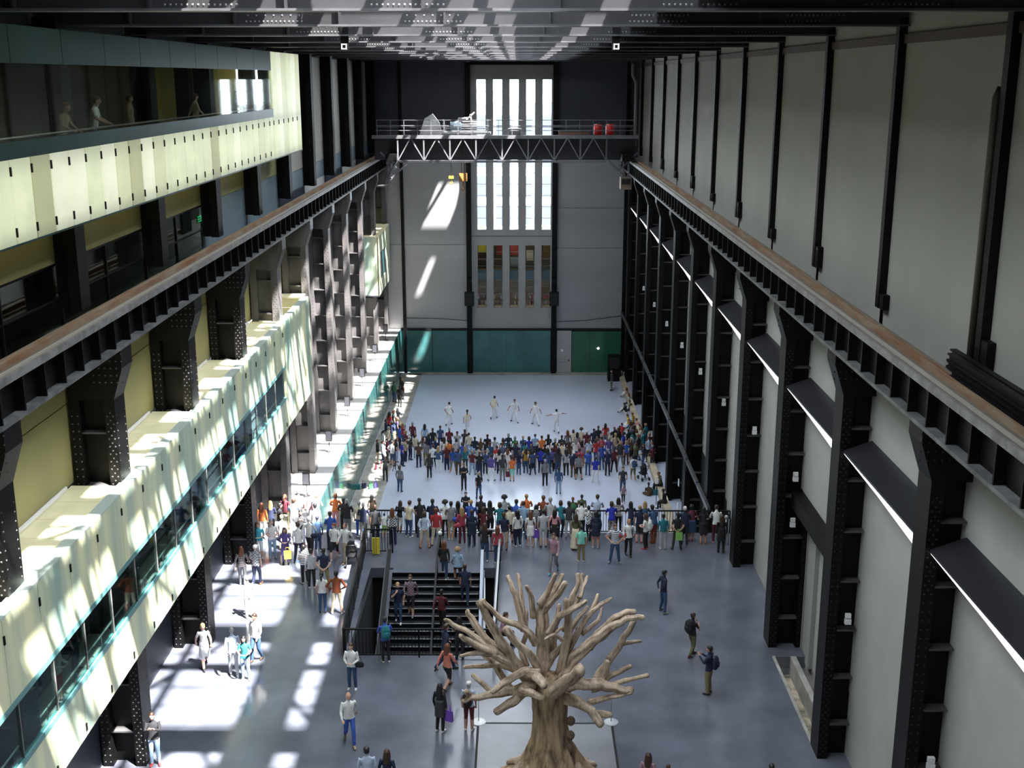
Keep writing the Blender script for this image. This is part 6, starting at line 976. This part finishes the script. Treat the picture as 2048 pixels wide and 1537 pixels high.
(-11.7, 43.9, 17.7, 'stroll', -60, 1.72, 'cream', 'l', 'black', 'l', 'black', 'bob', 'brown', 'person in cream jacket standing inside the upper glass box', {'detail': False}),
(-11.6, 49.4, 17.7, 'rail', -60, 1.75, 'black', 'l', 'black', 'l', 'black', 'short', 'black', 'dark figure leaning on rail near the end of upper box', {'detail': False}),
(-12.0, 26.9, 17.7, 'hold', -100, 1.7, 'palegrey', 's', 'palegrey', 'l', 'black', 'short', 'brown', 'person in pale grey inside the near part of upper box', {'detail': False}),
(-12.4, 38.6, 17.7, 'stand', -80, 1.75, 'tan', 'l', 'black', 'l', 'black', 'short', 'brown', 'dim figure in tan in the middle of the upper box', {'detail': False}),
(-11.8, 27.3, 4.35, 'hold', -90, 1.7, 'white', 'l', 'red', 's', 'black', 'short', 'brown', 'person in white with red bag inside the lower glass box', {'detail': False}),
(-11.8, 25.1, 4.35, 'floor', -60, 1.7, 'lightblue', 'l', 'black', 'l', 'white', 'cap', 'cap_white', 'person in pale blue sitting inside the near end of lower box', {'detail': False}),
(-12.0, 29.0, 4.35, 'stand', -90, 1.72, 'navy', 's', 'navy', 'l', 'brown', 'short', 'auburn', 'person in navy behind the white top in the lower box', {'detail': False})]
BAGS = [
('backpack', -4.568, 37.547, 1.25, 15, 'teal', 'teal backpack on the person in blue jacket at the stair railing'),
('tote', -2.144, 33.121, 0.42, -25, 'violet', 'purple shopping bag carried by the woman in long black cardigan'),
('tote', -9.663, 46.137, 0.35, 190, 'yellow', 'yellow bag held by the woman in purple-blue coat'),
('backpack', -1.545, 33.083, 1.2, -10, 'black', 'black backpack on the person below the tree branch'),
('backpack', 6.601, 35.48, 1.22, 60, 'navy', 'navy backpack on the man holding up a camera'),
('backpack', 6.057, 38.13, 1.22, -60, 'black', 'black backpack on the woman in olive trousers'),
('shoulder', -5.293, 35.768, 0.95, 175, 'black', 'black camera bag at the hip of the man with red book'),
('backpack', 0.855, 49.06, 1.22, 0, 'grey', 'grey backpack worn by the man in pale grey shorts'),
('tote', 0.809, 48.449, 0.38, 10, 'violet', 'purple bag held beside the girl in short white dress'),
('shoulder', -8.7, 47.075, 1.0, -15, 'navy', 'navy shoulder bag on the tall white haired man'),
('shoulder', 4.55, 47.3, 0.95, 180, 'red', 'red handbag on the woman in dark cardigan'),
('backpack', 5.786, 48.04, 1.15, 60, 'white', 'white backpack on the girl with red shoes'),
('shoulder', -2.703, 49.019, 1.0, 0, 'blue', 'blue and red bag on the man in grey t-shirt'),
('backpack', 7.455, 71.203, -3.8, 10, 'denim', 'blue backpack on the woman in white shirt on lower floor'),
('backpack', 3.235, 63.363, -3.8, 10, 'green', 'green backpack just below the bridge edge'),
('backpack', 3.73, 63.68, -3.8, 0, 'olive', 'olive backpack just below the bridge edge'),
('tote', 7.03, 47.77, 0.55, 0, 'lime', 'green bag held behind the back of man in black t-shirt'),
('tote', 8.57, 68.71, -5.0, 0, 'teal', 'teal bag on the lower floor beside the sitting person'),
('tote', -0.569, 71.248, -4.7, 5, 'maroon', 'dark red bag held by person in mint trousers'),
('shoulder', -2.618, 48.665, 0.85, 10, 'rose', 'rose shoulder bag on the blonde woman at the railing'),
('tote', -9.96, 69.62, -5.0, 0, 'teal', 'teal bag lying on the lower floor beside the left glass wall'),
('tote', -9.61, 69.81, -5.0, 20, 'navy', 'navy bag lying on the lower floor beside the left glass wall'),
('tote', -9.16, 69.71, -5.0, 40, 'green', 'dark green bag lying on the lower floor beside the left glass wall'),
('tote', -8.87, 69.9, -5.0, 60, 'purple', 'purple bag lying on the lower floor beside the left glass wall'),
('tote', -9.28, 73.5, -5.0, 80, 'maroon', 'maroon bag lying on the lower floor beside the left glass wall'),
('tote', -8.98, 73.71, -5.0, 100, 'rose', 'rose bag lying on the lower floor beside the left glass wall')]
CARTS = [(8.12, 71.59, -5.0, 20, 'black', 'black pushchair on the lower floor near the right kerb'), (-7.0, 46.3, 0.0, 10, 'black', 'black pushchair standing left of the stair guard')]
# ---------------------------------------------------------------- people
PAL = dict(white=(.72,.72,.70), cream=(.62,.55,.42), beige=(.42,.34,.23), tan=(.30,.22,.13), khaki=(.22,.17,.08), olive=(.10,.10,.045), green=(.03,.14,.06), lime=(.25,.5,.12),
    teal=(.02,.17,.20), turquoise=(.06,.38,.48), mint=(.22,.62,.48), sky=(.28,.42,.58), blue=(.035,.09,.36), royal=(.02,.03,.33), denim=(.035,.075,.16), palejean=(.25,.36,.48), navy=(.012,.018,.05),
    purple=(.09,.07,.24), violet=(.16,.06,.42), maroon=(.10,.015,.025), red=(.42,.035,.04), rose=(.38,.05,.08), coral=(.55,.18,.13), orange=(.6,.16,.04), rust=(.22,.055,.02), pink=(.62,.30,.32), mauve=(.34,.20,.25),
    yellow=(.6,.42,.03), mustard=(.36,.2,.03), grey=(.17,.17,.18), palegrey=(.40,.41,.43), charcoal=(.035,.036,.042), black=(.011,.011,.014), brown=(.08,.045,.025), lightblue=(.42,.50,.62))
def cloth(n):
    if n in PAL: return mat('cloth_'+n, PAL[n], .85, n=.12, ns=9)
    k = 'cloth_'+n
    if k in MC: return MC[k]
    a, b, typ = {'stripe_navy':((.75,.75,.75),(.12,.13,.2),'h'), 'stripe_grey':((.30,.27,.26),(.10,.09,.09),'h'), 'stripe_white':((.75,.75,.72),(.05,.05,.06),'h'),
        'plaid_bw':((.65,.65,.65),(.02,.02,.025),'c'), 'plaid_mauve':((.33,.22,.25),(.13,.10,.14),'c'), 'plaid_grey':((.5,.5,.5),(.14,.15,.17),'c'), 'floral':((.45,.40,.36),(.12,.10,.12),'n'), 'plaid_blue':((.05,.07,.14),(.16,.19,.26),'c')}[n]
    m = bpy.data.materials.new(k); m.use_nodes = True; t = m.node_tree; bs = t.nodes['Principled BSDF']; bs.inputs['Roughness'].default_value = .85
    tc = t.nodes.new('ShaderNodeTexCoord')
    if typ == 'h':
        w = t.nodes.new('ShaderNodeTexWave'); w.bands_direction = 'Z'; w.inputs['Scale'].default_value = 4.2; t.links.new(tc.outputs['Object'], w.inputs['Vector']); f = w.outputs['Fac']
    elif typ == 'c':
        w = t.nodes.new('ShaderNodeTexChecker'); w.inputs['Scale'].default_value = 17; t.links.new(tc.outputs['Object'], w.inputs['Vector']); f = w.outputs['Fac']
    else:
        w = t.nodes.new('ShaderNodeTexVoronoi'); w.inputs['Scale'].default_value = 16; t.links.new(tc.outputs['Object'], w.inputs['Vector']); f = w.outputs['Distance']
    r = t.nodes.new('ShaderNodeMapRange'); r.inputs['From Min'].default_value = .4; r.inputs['From Max'].default_value = .6; t.links.new(f, r.inputs['Value'])
    mx = t.nodes.new('ShaderNodeMix'); mx.data_type = 'RGBA'; mx.inputs['A'].default_value = (*b,1); mx.inputs['B'].default_value = (*a,1)
    t.links.new(r.outputs[0], mx.inputs['Factor']); t.links.new(mx.outputs['Result'], bs.inputs['Base Color']); MC[k] = m; return m
SK = [mat('skin_light',(.50,.29,.21),.6), mat('skin_fair',(.58,.36,.27),.6), mat('skin_tan',(.36,.19,.12),.6), mat('skin_brown',(.14,.07,.045),.6)]
HR = dict(black=mat('hair_black',(.008,.007,.007),.5), brown=mat('hair_brown',(.045,.022,.012),.5), auburn=mat('hair_auburn',(.13,.045,.02),.5), blonde=mat('hair_blonde',(.34,.22,.10),.55), grey=mat('hair_grey',(.28,.28,.28),.6), white=mat('hair_white',(.6,.6,.6),.6), cap_white=mat('cap_white',(.7,.7,.7),.7), cap_navy=mat('cap_navy',(.01,.015,.04),.7))
V3 = Vector
def jnt(arms='down', legs='stand', lean=0, twist=0, fem=0):
    """joint positions in metres for a 1.75 m figure facing +y, right hand on +x"""
    J = dict(pel=V3((0,0,.95)), spi=V3((0,0,1.12)), che=V3((0,.005,1.33)), nek=V3((0,-.005,1.49)), hd0=V3((0,.012,1.57)), hd1=V3((0,.02,1.65)), hd2=V3((0,.005,1.70)))
    sh = .165 if fem else .185
    def side(s, el, wr, ha): J['sh%d'%s] = V3((s*sh,-.01,1.415)); J['el%d'%s] = V3((s*el[0],el[1],el[2])); J['wr%d'%s] = V3((s*wr[0],wr[1],wr[2])); J['ha%d'%s] = V3((s*ha[0],ha[1],ha[2]))
    A = dict(down=((.232,-.03,1.14),(.228,.03,.90),(.222,.05,.83)), hips=((.37,-.09,1.17),(.20,.03,1.02),(.15,.06,.99)), back=((.27,-.13,1.16),(.10,-.17,.97),(.03,-.17,.93)),
        rail=((.26,.10,1.20),(.20,.33,1.12),(.16,.40,1.11)), cross=((.25,.04,1.17),(.03,.19,1.19),(-.09,.17,1.22)), phone=((.22,.10,1.20),(.10,.31,1.36),(.05,.35,1.42)), hold=((.24,.02,1.15),(.12,.25,1.13),(.05,.29,1.14)),
        swingF=((.25,.06,1.16),(.24,.24,1.00),(.22,.29,.95)), swingB=((.25,-.13,1.16),(.26,-.23,.95),(.25,-.23,.88)), wide=((.44,.0,1.40),(.70,.02,1.36),(.79,.02,1.34)), up=((.24,.12,1.30),(.10,.22,1.52),(.05,.22,1.59)),
        chin=((.22,.14,1.16),(.06,.19,1.39),(.02,.16,1.47)), low=((.28,.06,1.17),(.30,.22,1.0),(.29,.28,.94)), knee=((.24,.20,1.15),(.16,.42,1.10),(.12,.47,1.06)), lap=((.24,.04,1.13),(.12,.22,.99),(.05,.26,.97)), out=((.36,-.02,1.22),(.50,.05,1.03),(.54,.08,.97)))
    ar = (arms, arms) if isinstance(arms, str) else arms
    side(-1, *A[ar[0]]); side(1, *A[ar[1]])
    def leg(s, hp, kn, an, to): J['hp%d'%s] = V3((s*hp[0],hp[1],hp[2])); J['kn%d'%s] = V3((s*kn[0],kn[1],kn[2])); J['an%d'%s] = V3((s*an[0],an[1],an[2])); J['to%d'%s] = V3((s*to[0],to[1],to[2]))
    h = (.09,0,.89)
    L = dict(s=(h,(.10,.02,.49),(.11,-.03,.08),(.14,.13,.035)), w=(h,(.14,.02,.48),(.19,-.03,.08),(.25,.12,.035)), f=(h,(.10,.19,.53),(.10,.27,.10),(.11,.43,.05)), b=(h,(.10,.0,.48),(.10,-.33,.17),(.11,-.24,.045)),
        fs=(h,(.10,.12,.50),(.10,.14,.08),(.11,.31,.035)), bs=(h,(.10,.01,.48),(.10,-.19,.10),(.11,-.04,.035)), x=(h,(.09,.03,.49),(.03,-.02,.08),(.02,.15,.035)),
        up=(h,(.12,.33,.72),(.12,.27,.28),(.13,.42,.24)), wf=(h,(.20,.22,.52),(.28,.28,.09),(.33,.43,.035)), wb=(h,(.17,-.02,.47),(.24,-.22,.09),(.31,-.09,.035)))
    if legs in ('floor','cross','ledge'):
        D = -.86 if legs != 'ledge' else -.42
        for k in J: J[k] = J[k]+V3((0,-.0,D))
        for k in ('che','spi'): J[k].y += .02
        for k in ('nek','hd0','hd1','hd2'): J[k].y += .05
        if legs == 'floor': leg(-1,(.09,0,.09),(.12,.36,.46),(.10,.52,.07),(.11,.68,.04)); leg(1,(.09,0,.09),(.13,.40,.40),(.12,.60,.07),(.13,.75,.04))
        elif legs == 'cross': leg(-1,(.09,0,.09),(.36,.26,.12),(.0,.36,.07),(-.12,.40,.05)); leg(1,(.09,0,.09),(.36,.24,.12),(.03,.27,.07),(-.1,.30,.05))
        else: leg(-1,(.09,0,.50),(.11,.42,.48),(.12,.44,.08),(.13,.60,.04)); leg(1,(.09,0,.50),(.13,.42,.48),(.14,.38,.08),(.16,.54,.04))
    else:
        c = {'stand':'ss','wide':'ww','walk':'fb','walk2':'bf','step':('fs','bs'),'step2':('bs','fs'),'legx':'sx','climb':('up','s'),'lunge':('wf','wb')}[legs]
        leg(-1, *L[c[0]]); leg(1, *L[c[1]])
    if lean:
        R = Matrix.Rotation(-lean, 4, 'X'); P = J['pel'].copy()
        for k in J:
            if k[:2] in ('sp','ch','ne','hd','sh','el','wr','ha'): J[k] = P+R@(J[k]-P)
    if twist:
        R = Matrix.Rotation(twist, 4, 'Z')
        for k in J:
            if k[:2] in ('ch','ne','hd','sh','el','wr','ha'): J[k] = R@J[k]
    return J
def loft(m, P, Rr, n=12, up=V3((1,0,0))):
    P = [V3(p) for p in P]; k = len(P); V = []
    P = [P[0]-(P[1]-P[0]).normalized()*min(Rr[0])*.7]+P+[P[-1]+(P[-1]-P[-2]).normalized()*min(Rr[-1])*.7]
    Rr = [tuple(q*.5 for q in Rr[0])]+list(Rr)+[tuple(q*.5 for q in Rr[-1])]; k += 2
    for i, p in enumerate(P):
        d = (P[min(i+1,k-1)]-P[max(i-1,0)]).normalized()
        a = (up-d*up.dot(d)); a = a.normalized() if a.length > .05 else d.orthogonal().normalized(); b = d.cross(a)
        V += [p+a*math.cos(6.28318*j/n)*Rr[i][0]+b*math.sin(6.28318*j/n)*Rr[i][1] for j in range(n)]
    m.add(V, [(i*n+j,i*n+(j+1)%n,(i+1)*n+(j+1)%n,(i+1)*n+j) for i in range(k-1) for j in range(n)]+[tuple(range(n))[::-1],tuple(range((k-1)*n,k*n))])
DG = bpy.context.evaluated_depsgraph_get
def body_mesh(name, J, fem=0, skirt=None):
    m = MB(); S_ = []   # S_: segments (a, b, radius, region)
    w = .93 if fem else 1.0
    loft(m, [J['pel']-V3((0,0,.05)),J['pel']+V3((0,0,.04)),J['spi'],J['che'],J['che']+(J['nek']-J['che'])*.55,J['nek']], [(.160,.118),(.160,.116),((.130 if fem else .148),.108),((.145 if fem else .168)*w,.115),(.135*w,.095),(.058,.06)], 14)
    S_ += [(J['pel'],J['spi'],.13,1),(J['spi'],J['che'],.14,1),(J['che'],J['nek'],.12,1),(J['pel']-V3((0,0,.14)),J['pel'],.14,3)]
    up = V3((1,0,0)); ax = (J['sh1']-J['sh-1']).normalized()
    loft(m, [J['nek']-V3((0,0,.03)),J['hd0']], [(.055,.058),(.055,.06)], 10, ax); S_ += [(J['nek']+V3((0,0,.025)),J['hd0'],.055,0)]
    fw_ = ax.cross(V3((0,0,1))); fw_ = -fw_ if fw_.dot(V3((0,1,0))) < -2 else fw_
    F_ = V3((0,0,1)).cross(ax).normalized()
    c = J['hd1']
    loft(m, [c-V3((0,0,.105))+F_*.03, c-V3((0,0,.07))+F_*.02, c-V3((0,0,.02))+F_*.01, c+V3((0,0,.04)), c+V3((0,0,.085))-F_*.005], [(.035,.04),(.058,.075),(.074,.092),(.076,.096),(.055,.07)], 14, ax)
    S_ += [(c-V3((0,0,.06)),c+V3((0,0,.06)),.085,0)]
    loft(m, [c+F_*.085+V3((0,0,.01)),c+F_*.112-V3((0,0,.028))], [(.009,.012),(.014,.012)], 6, ax)
    for s in (-1,1): loft(m, [c+ax*s*.076-V3((0,0,.03)),c+ax*s*.082+V3((0,0,.012))], [(.008,.014),(.01,.018)], 6, ax)
    for s in (-1,1):
        a, b, d, e = (J[k+str(s)] for k in ('sh','el','wr','ha'))
        loft(m, [J['che']+(a-J['che'])*.5+V3((0,0,.03)), a, a+(b-a)*.35, b], [(.06,.06),(.060,.062),(.054,.056),(.044,.046)], 10); loft(m, [b, b+(d-b)*.35, d], [(.041,.041),(.042,.042),(.027,.027)], 10)
        S_ += [(a,a+(b-a)*.62,.055,1),(a+(b-a)*.62,b,.045,2),(b,d,.036,2)]
        h = (e-d).normalized(); loft(m, [d, d+h*.045, d+h*.085], [(.026,.022),(.036,.019),(.036,.017)], 8, up)
        S_ += [(d+h*.02,d+h*.17,.035,0)]
        sd = up-h*up.dot(h); sd = sd.normalized() if sd.length > .1 else h.orthogonal().normalized(); nn = h.cross(sd)*s
        for q, (o_, ln) in enumerate(((-.029,.062),(-.0098,.075),(.0098,.07),(.029,.055))):
            r0 = d+h*.075+sd*o_; r1 = r0+h*ln*.55+sd*o_*.2; r2 = r1+(h*.75-nn*.5).normalized()*ln*.5
            loft(m, [r0,r1,r2], [(.0095,.0095),(.009,.009),(.0075,.0075)], 6)
        t0 = d+h*.03-sd*s*.028; t1 = t0+(h*.6-sd*s*.8).normalized()*.035; loft(m, [t0,t1,t1+(h*.9-sd*s*.2-nn*.3).normalized()*.03], [(.013,.012),(.011,.011),(.009,.009)], 6)
        hp, kn, an, to = (J[k+str(s)] for k in ('hp','kn','an','to'))
        loft(m, [hp+V3((-s*.015,0,.05)), hp, hp+(kn-hp)*.45, kn], [(.085,.10),(.093,.102),(.083,.09),(.065,.068)], 12)
        loft(m, [kn, kn+(an-kn)*.3, kn+(an-kn)*.75, an], [(.064,.066),(.066,.068),(.056,.058),(.050,.053)], 12)
        S_ += [(hp,kn,.08,3),(kn+(an-kn)*.06,an-(an-kn)*.08,.05,4)]
        hl = an-(to-an)*.28; hl.z = min(an.z, to.z)+.0; loft(m, [V3((hl.x,hl.y,to.z+.005)),an*.55+V3((to.x,to.y,to.z))*.45-V3((0,0,.01)),to], [(.036,.035),(.044,.04),(.034,.026)], 10, V3((1,0,0)))
        S_ += [(hl,to,.045,5),(an,an-V3((0,0,.04)),.04,5)]
    me = m.mesh(name+'_raw', []); o = bpy.data.objects.new(name+'_raw', me); COL.objects.link(o)
    r = o.modifiers.new('r','REMESH'); r.mode = 'VOXEL'; r.voxel_size = .0135; r.use_smooth_shade = True
    sm = o.modifiers.new('s','SMOOTH'); sm.factor = .5; sm.iterations = 2
    d_ = o.modifiers.new('d','DECIMATE'); d_.ratio = .16
    dg_ = DG(); dg_.update(); me2 = bpy.data.meshes.new_from_object(o.evaluated_get(dg_)); bpy.data.objects.remove(o); bpy.data.meshes.remove(me)
    me2.name = name
    for k in range(6): me2.materials.append(STEEL)
    import numpy as np
    n = len(me2.polygons); C_ = np.empty(n*3); me2.polygons.foreach_get('center', C_); C_ = C_.reshape(-1,3)
    best = np.full(n, 1e9); reg = np.zeros(n, dtype=np.int32)
    for a, b, rad, rg in S_:
        a = np.array(a); b = np.array(b); ab = b-a; t = np.clip(((C_-a)@ab)/max(ab@ab,1e-9),0,1); dist = np.linalg.norm(C_-(a+t[:,None]*ab),axis=1)/rad
        k = dist < best; best[k] = dist[k]; reg[k] = rg
    if J['hp1'].z > .7:   # the shirt ends in a level hem at the hips
        q = (np.abs(C_[:,2]-.92) < .13)&(np.hypot(C_[:,0],C_[:,1]) < .19)&((reg == 1)|(reg == 3)); reg[q] = np.where(C_[q,2] > .90, 1, 3)
    me2.polygons.foreach_set('material_index', reg); me2.polygons.foreach_set('use_smooth', np.ones(n, dtype=bool)); me2.update()
    return me2
POSES = dict(stand=('down','stand',0,0), wide=('down','wide',0,0), rail=('rail','stand',.16,0), rail2=('rail','legx',.24,.1), back=('back','wide',0,0), cross=('cross','stand',0,0), hips=('hips','wide',0,0), phone=('phone','stand',0,0), up=('up','stand',0,0), hold=('hold','stand',.05,0),
    walk=(('swingF','swingB'),'walk2',.03,0), walk2=(('swingB','swingF'),'walk',.03,0), stroll=(('swingB','swingF'),'step',0,0), stroll2=(('swingF','down'),'step2',0,0), chin=(('down','chin'),'step',0,0), climb=(('swingF','down'),'climb',.1,0),
    spread=('wide','walk',.05,.2), dance1=(('low','out'),'lunge',.12,.3), dance2=(('out','low'),'lunge',.05,-.4), dance3=(('back','swingF'),'walk2',.15,0), floor=('knee','floor',.15,0), crossleg=('lap','cross',.12,0), ledge=('lap','ledge',.15,0), squat=('lap','ledge',.4,0))
BM = {}; JM = {}
def body(pose, fem):
    k = (pose, fem)
    if k not in BM:
        a, l, le, tw = POSES[pose]; JM[k] = jnt(a, l, le, tw, fem); BM[k] = body_mesh(f'figure_{pose}_{"w" if fem else "m"}', JM[k], fem)
    return BM[k], JM[k]
HM = {}
def hair_mesh(st):
    if st in HM: return HM[st]
    m = MB()
    if st in ('short','long','pony','bun','curly'):
        # skull cap: a ball shifted up and back so that the face stays free
        m.ball((0,-.012,.044), .087,.103,.088, 12, 9); m.ball((0,-.035,.0), .084,.085,.085, 12, 8)
    if st == 'long':
        loft(m, [(0,-.045,.05),(0,-.07,-.06),(0,-.095,-.18),(0,-.115,-.30)], [(.085,.07),(.10,.06),(.105,.045),(.07,.028)], 12)
        for s in (-1,1): loft(m, [(s*.07,.0,.03),(s*.085,-.01,-.08),(s*.09,-.03,-.17)], [(.025,.04),(.028,.04),(.02,.03)], 8)
    if st == 'pony': loft(m, [(0,-.10,.05),(0,-.15,.0),(0,-.15,-.16),(0,-.13,-.24)], [(.025,.025),(.04,.035),(.04,.03),(.015,.015)], 8)
    if st == 'bun': m.ball((0,-.10,.09),.045,.045,.045,8,6)
    if st == 'curly':
        for k in range(26):
            a = k*2.4; e = math.acos(1-1.25*(k+.5)/26); m.ball((.10*math.sin(e)*math.cos(a),-.025+.11*math.sin(e)*math.sin(a)*(1 if math.sin(a)<0 else .55),.035+.10*math.cos(e)),.05,n=6,m=5)
    if st == 'bob':
        m.ball((0,-.012,.044), .09,.104,.09, 12, 9); loft(m, [(0,-.05,.04),(0,-.055,-.05),(0,-.05,-.11)], [(.09,.07),(.10,.065),(.08,.05)], 12)
    if st == 'cap':
        m.ball((0,-.012,.035), .088,.104,.088, 12, 9); loft(m, [(0,.07,.045),(0,.16,.03)], [(.07,.01),(.05,.008)], 10)
    if st == 'crop': m.ball((0,-.016,.040), .083,.098,.084, 12, 9); m.ball((0,-.032,.0), .080,.080,.08, 12, 8)
    HM[st] = m.mesh('hair_'+st, HR['black']); return HM[st]
def eye_mesh(s):
    m = MB()
    m.ball((s*.03,.086,-.004),.012,.009,.008,6,4)
    return m
EYES = [eye_mesh(s).mesh('eye', mat('eye_dark',(.03,.02,.02),.4)) for s in (-1,1)]; MOUTH = MB().ball((0,.088,-.055),.022,.01,.007,6,4).mesh('mouth', mat('lips',(.35,.12,.1),.5))
SKIRT = {}
def skirt_mesh(kind):
    if kind in SKIRT: return SKIRT[kind]
    z1, r1, top, r0 = {'short':(.56,.20,1.06,.15),'knee':(.46,.22,1.06,.15),'dress':(.50,.215,1.06,.16),'long':(.12,.25,1.06,.15),'coat':(.60,.20,1.2,.165),'top':(.82,.185,1.12,.15)}[kind]
    n = 20; V = []; R_ = 6
    for i in range(R_+1):
        t = i/R_; z = top+(z1-top)*t; r = r0+(r1-r0)*t**.7
        for j in range(n): a = 6.28318*j/n; rr = r*(1+.05*t*math.sin(5*a)); V.append((rr*math.cos(a), rr*.78*math.sin(a), z))
    F = [(i*n+j,(i+1)*n+j,(i+1)*n+(j+1)%n,i*n+(j+1)%n) for i in range(R_) for j in range(n)]+[tuple(range(n))]
    m = MB().add(V, F, True); SKIRT[kind] = m.mesh('skirt_'+kind, STEEL); return SKIRT[kind]
def setm(o, k, m):
    o.material_slots[k].link = 'OBJECT'; o.material_slots[k].material = m
def person(x, y, z, pose, face, h, top, slv, bot, shin, shoe, hst, hcol, label, skin=0, skirt=None, group=None, detail=True, skcol=None, tilt=0):
    """face: degrees, 0 looks down the hall, 180 towards the viewer, 90 left"""
    fem = 1 if hst in ('long','pony','bun','bob','curly') or skirt else 0
    me, J = body(pose, fem)
    s = h/1.75
    o = link('person', me, None, (x,y,z), label, 'person', group, rz=math.radians(face)); o.scale = (s*random.uniform(.96,1.05),s*random.uniform(.96,1.05),s)
    sk = SK[skin]; T = cloth(top); B_ = cloth(bot)
    setm(o,0,sk); setm(o,1,T); setm(o,2, T if slv == 'l' else sk); setm(o,3,B_); setm(o,4, sk if shin == 's' else (B_ if shin == 'l' else cloth(shin))); setm(o,5,cloth(shoe))
    c = J['hd1']; a = math.atan2((J['sh1']-J['sh-1']).y,(J['sh1']-J['sh-1']).x)
    if hst != 'bald':
        q = link('hair' if hst != 'cap' else 'cap', hair_mesh(hst), o, c, rz=a); setm(q,0,HR[hcol])
    if detail:
        link('eye', EYES[0], o, c, rz=a); link('eye', EYES[1], o, c, rz=a); link('mouth', MOUTH, o, c, rz=a)
    if skirt:
        q = link('skirt' if skirt != 'coat' else 'coat', skirt_mesh(skirt), o); setm(q,0,cloth(skcol or bot))
    return o
# bags: all things of their own
def bag(kind, x, y, z, face, colr, label):
    if kind == 'backpack':
        o = empty('backpack', (x,y,z), label, 'backpack', rz=math.radians(face)); M_ = cloth(colr)
        m = MB(); loft(m, [(0,0,-.22),(0,0,-.1),(0,0,.1),(0,0,.2)], [(.13,.07),(.16,.10),(.15,.09),(.09,.05)], 12); m.ob('bag_body', M_, o)
        m = MB(); loft(m, [(0,-.09,-.14),(0,-.10,0)], [(.10,.03),(.10,.03)], 8); m.ob('pocket', M_, o)
        for s in (-1,1): MB().tube([(s*.09,.07,-.15),(s*.12,.16,-.02),(s*.11,.17,.14),(s*.08,.07,.17)],.014,5).ob('strap', M_, o)
    elif kind == 'tote':
        o = empty('bag', (x,y,z), label, 'bag', rz=math.radians(face)); M_ = cloth(colr)
        m = MB(); m.prism([(-.05,0),(.05,0),(.02,.36),(-.02,.36)], 'x', -.15, .15); m.ob('bag_body', M_, o)
        for s in (-1,1): MB().tube([(-.08,s*.02,.35),(-.06,s*.02,.5),(.06,s*.02,.5),(.08,s*.02,.35)],.01,5).ob('handle', M_, o)
    elif kind == 'shoulder':
        o = empty('shoulder_bag', (x,y,z), label, 'bag', rz=math.radians(face)); M_ = cloth(colr)
        m = MB(); loft(m, [(-.14,0,0),(-.05,0,0),(.05,0,0),(.14,0,0)], [(.05,.09),(.06,.11),(.06,.11),(.05,.09)], 10, V3((0,1,0))); m.ob('bag_body', M_, o)
        MB().tube([(-.12,0,.08),(-.02,.05,.45),(.12,0,.08)],.01,5).ob('strap', M_, o)
    return o
for r in PEOPLE: person(*r[:14], **r[14])
for r in BAGS: bag(*r)
# pushchairs
def pushchair(x, y, z, rz, c, label):
    o = empty('pushchair', (x,y,z), label, 'pushchair', rz=math.radians(rz)); M_ = cloth(c)
    m = MB(); loft(m, [(0,-.05,.4),(0,.05,.75),(0,-.02,1.0)], [(.2,.12),(.22,.2),(.15,.15)], 12); m.ob('hood', M_, o)
    MB().box(-.2,.2,-.1,.35,.38,.45).ob('seat', M_, o); MB().tube([(-.22,-.3,1.0),(.22,-.3,1.0)],.02,6).tube([(-.22,-.3,1.0),(-.22,.3,.12)],.018,6).tube([(.22,-.3,1.0),(.22,.3,.12)],.018,6).tube([(-.22,-.3,.12),(-.22,.1,.6)],.018,6).tube([(.22,-.3,.12),(.22,.1,.6)],.018,6).ob('frame', STEELL, o)
    w = MB().tube([(-.02,0,0),(.02,0,0)],.12,12).mesh('wheel', STEEL)
    for a in (-.25,.25):
        for b in (-.3,.3): link('wheel', w, o, (a,b,.12))
for r in CARTS: pushchair(*r)
o = empty('camera_tripod', (-8.0,73.5,ZL), 'thin black stand beside the left crowd on the lower floor', 'stand'); MB().tube([(0,0,0),(0,0,1.7)],.03,6).ob('pole', STEEL, o)
for a in range(3): MB().tube([(0,0,.5),(.35*math.cos(a*2.1),.35*math.sin(a*2.1),0)],.02,5).ob('leg', STEEL, o)
o = empty('notice_stand', (8.4,67.0,ZL), 'white notice on a thin stand near the right kerb of the lower floor', 'sign'); MB().box(-.1,.1,-.02,.02,1.35,1.65).ob('board', WHITE, o); MB().tube([(0,.03,0),(0,.03,1.7)],.02,6).ob('pole', STEEL, o)
for k,(px_,py_,zz) in enumerate(((9.08,62.5,-2.2),(9.08,62.5,-3.6))): MB().box(px_-.04,px_,py_-.12,py_+.12,zz,zz+.4).ob('notice', WHITE, label=f'small white notice on a right column of the lower hall, {("upper","lower")[k]} of two', cat='notice')
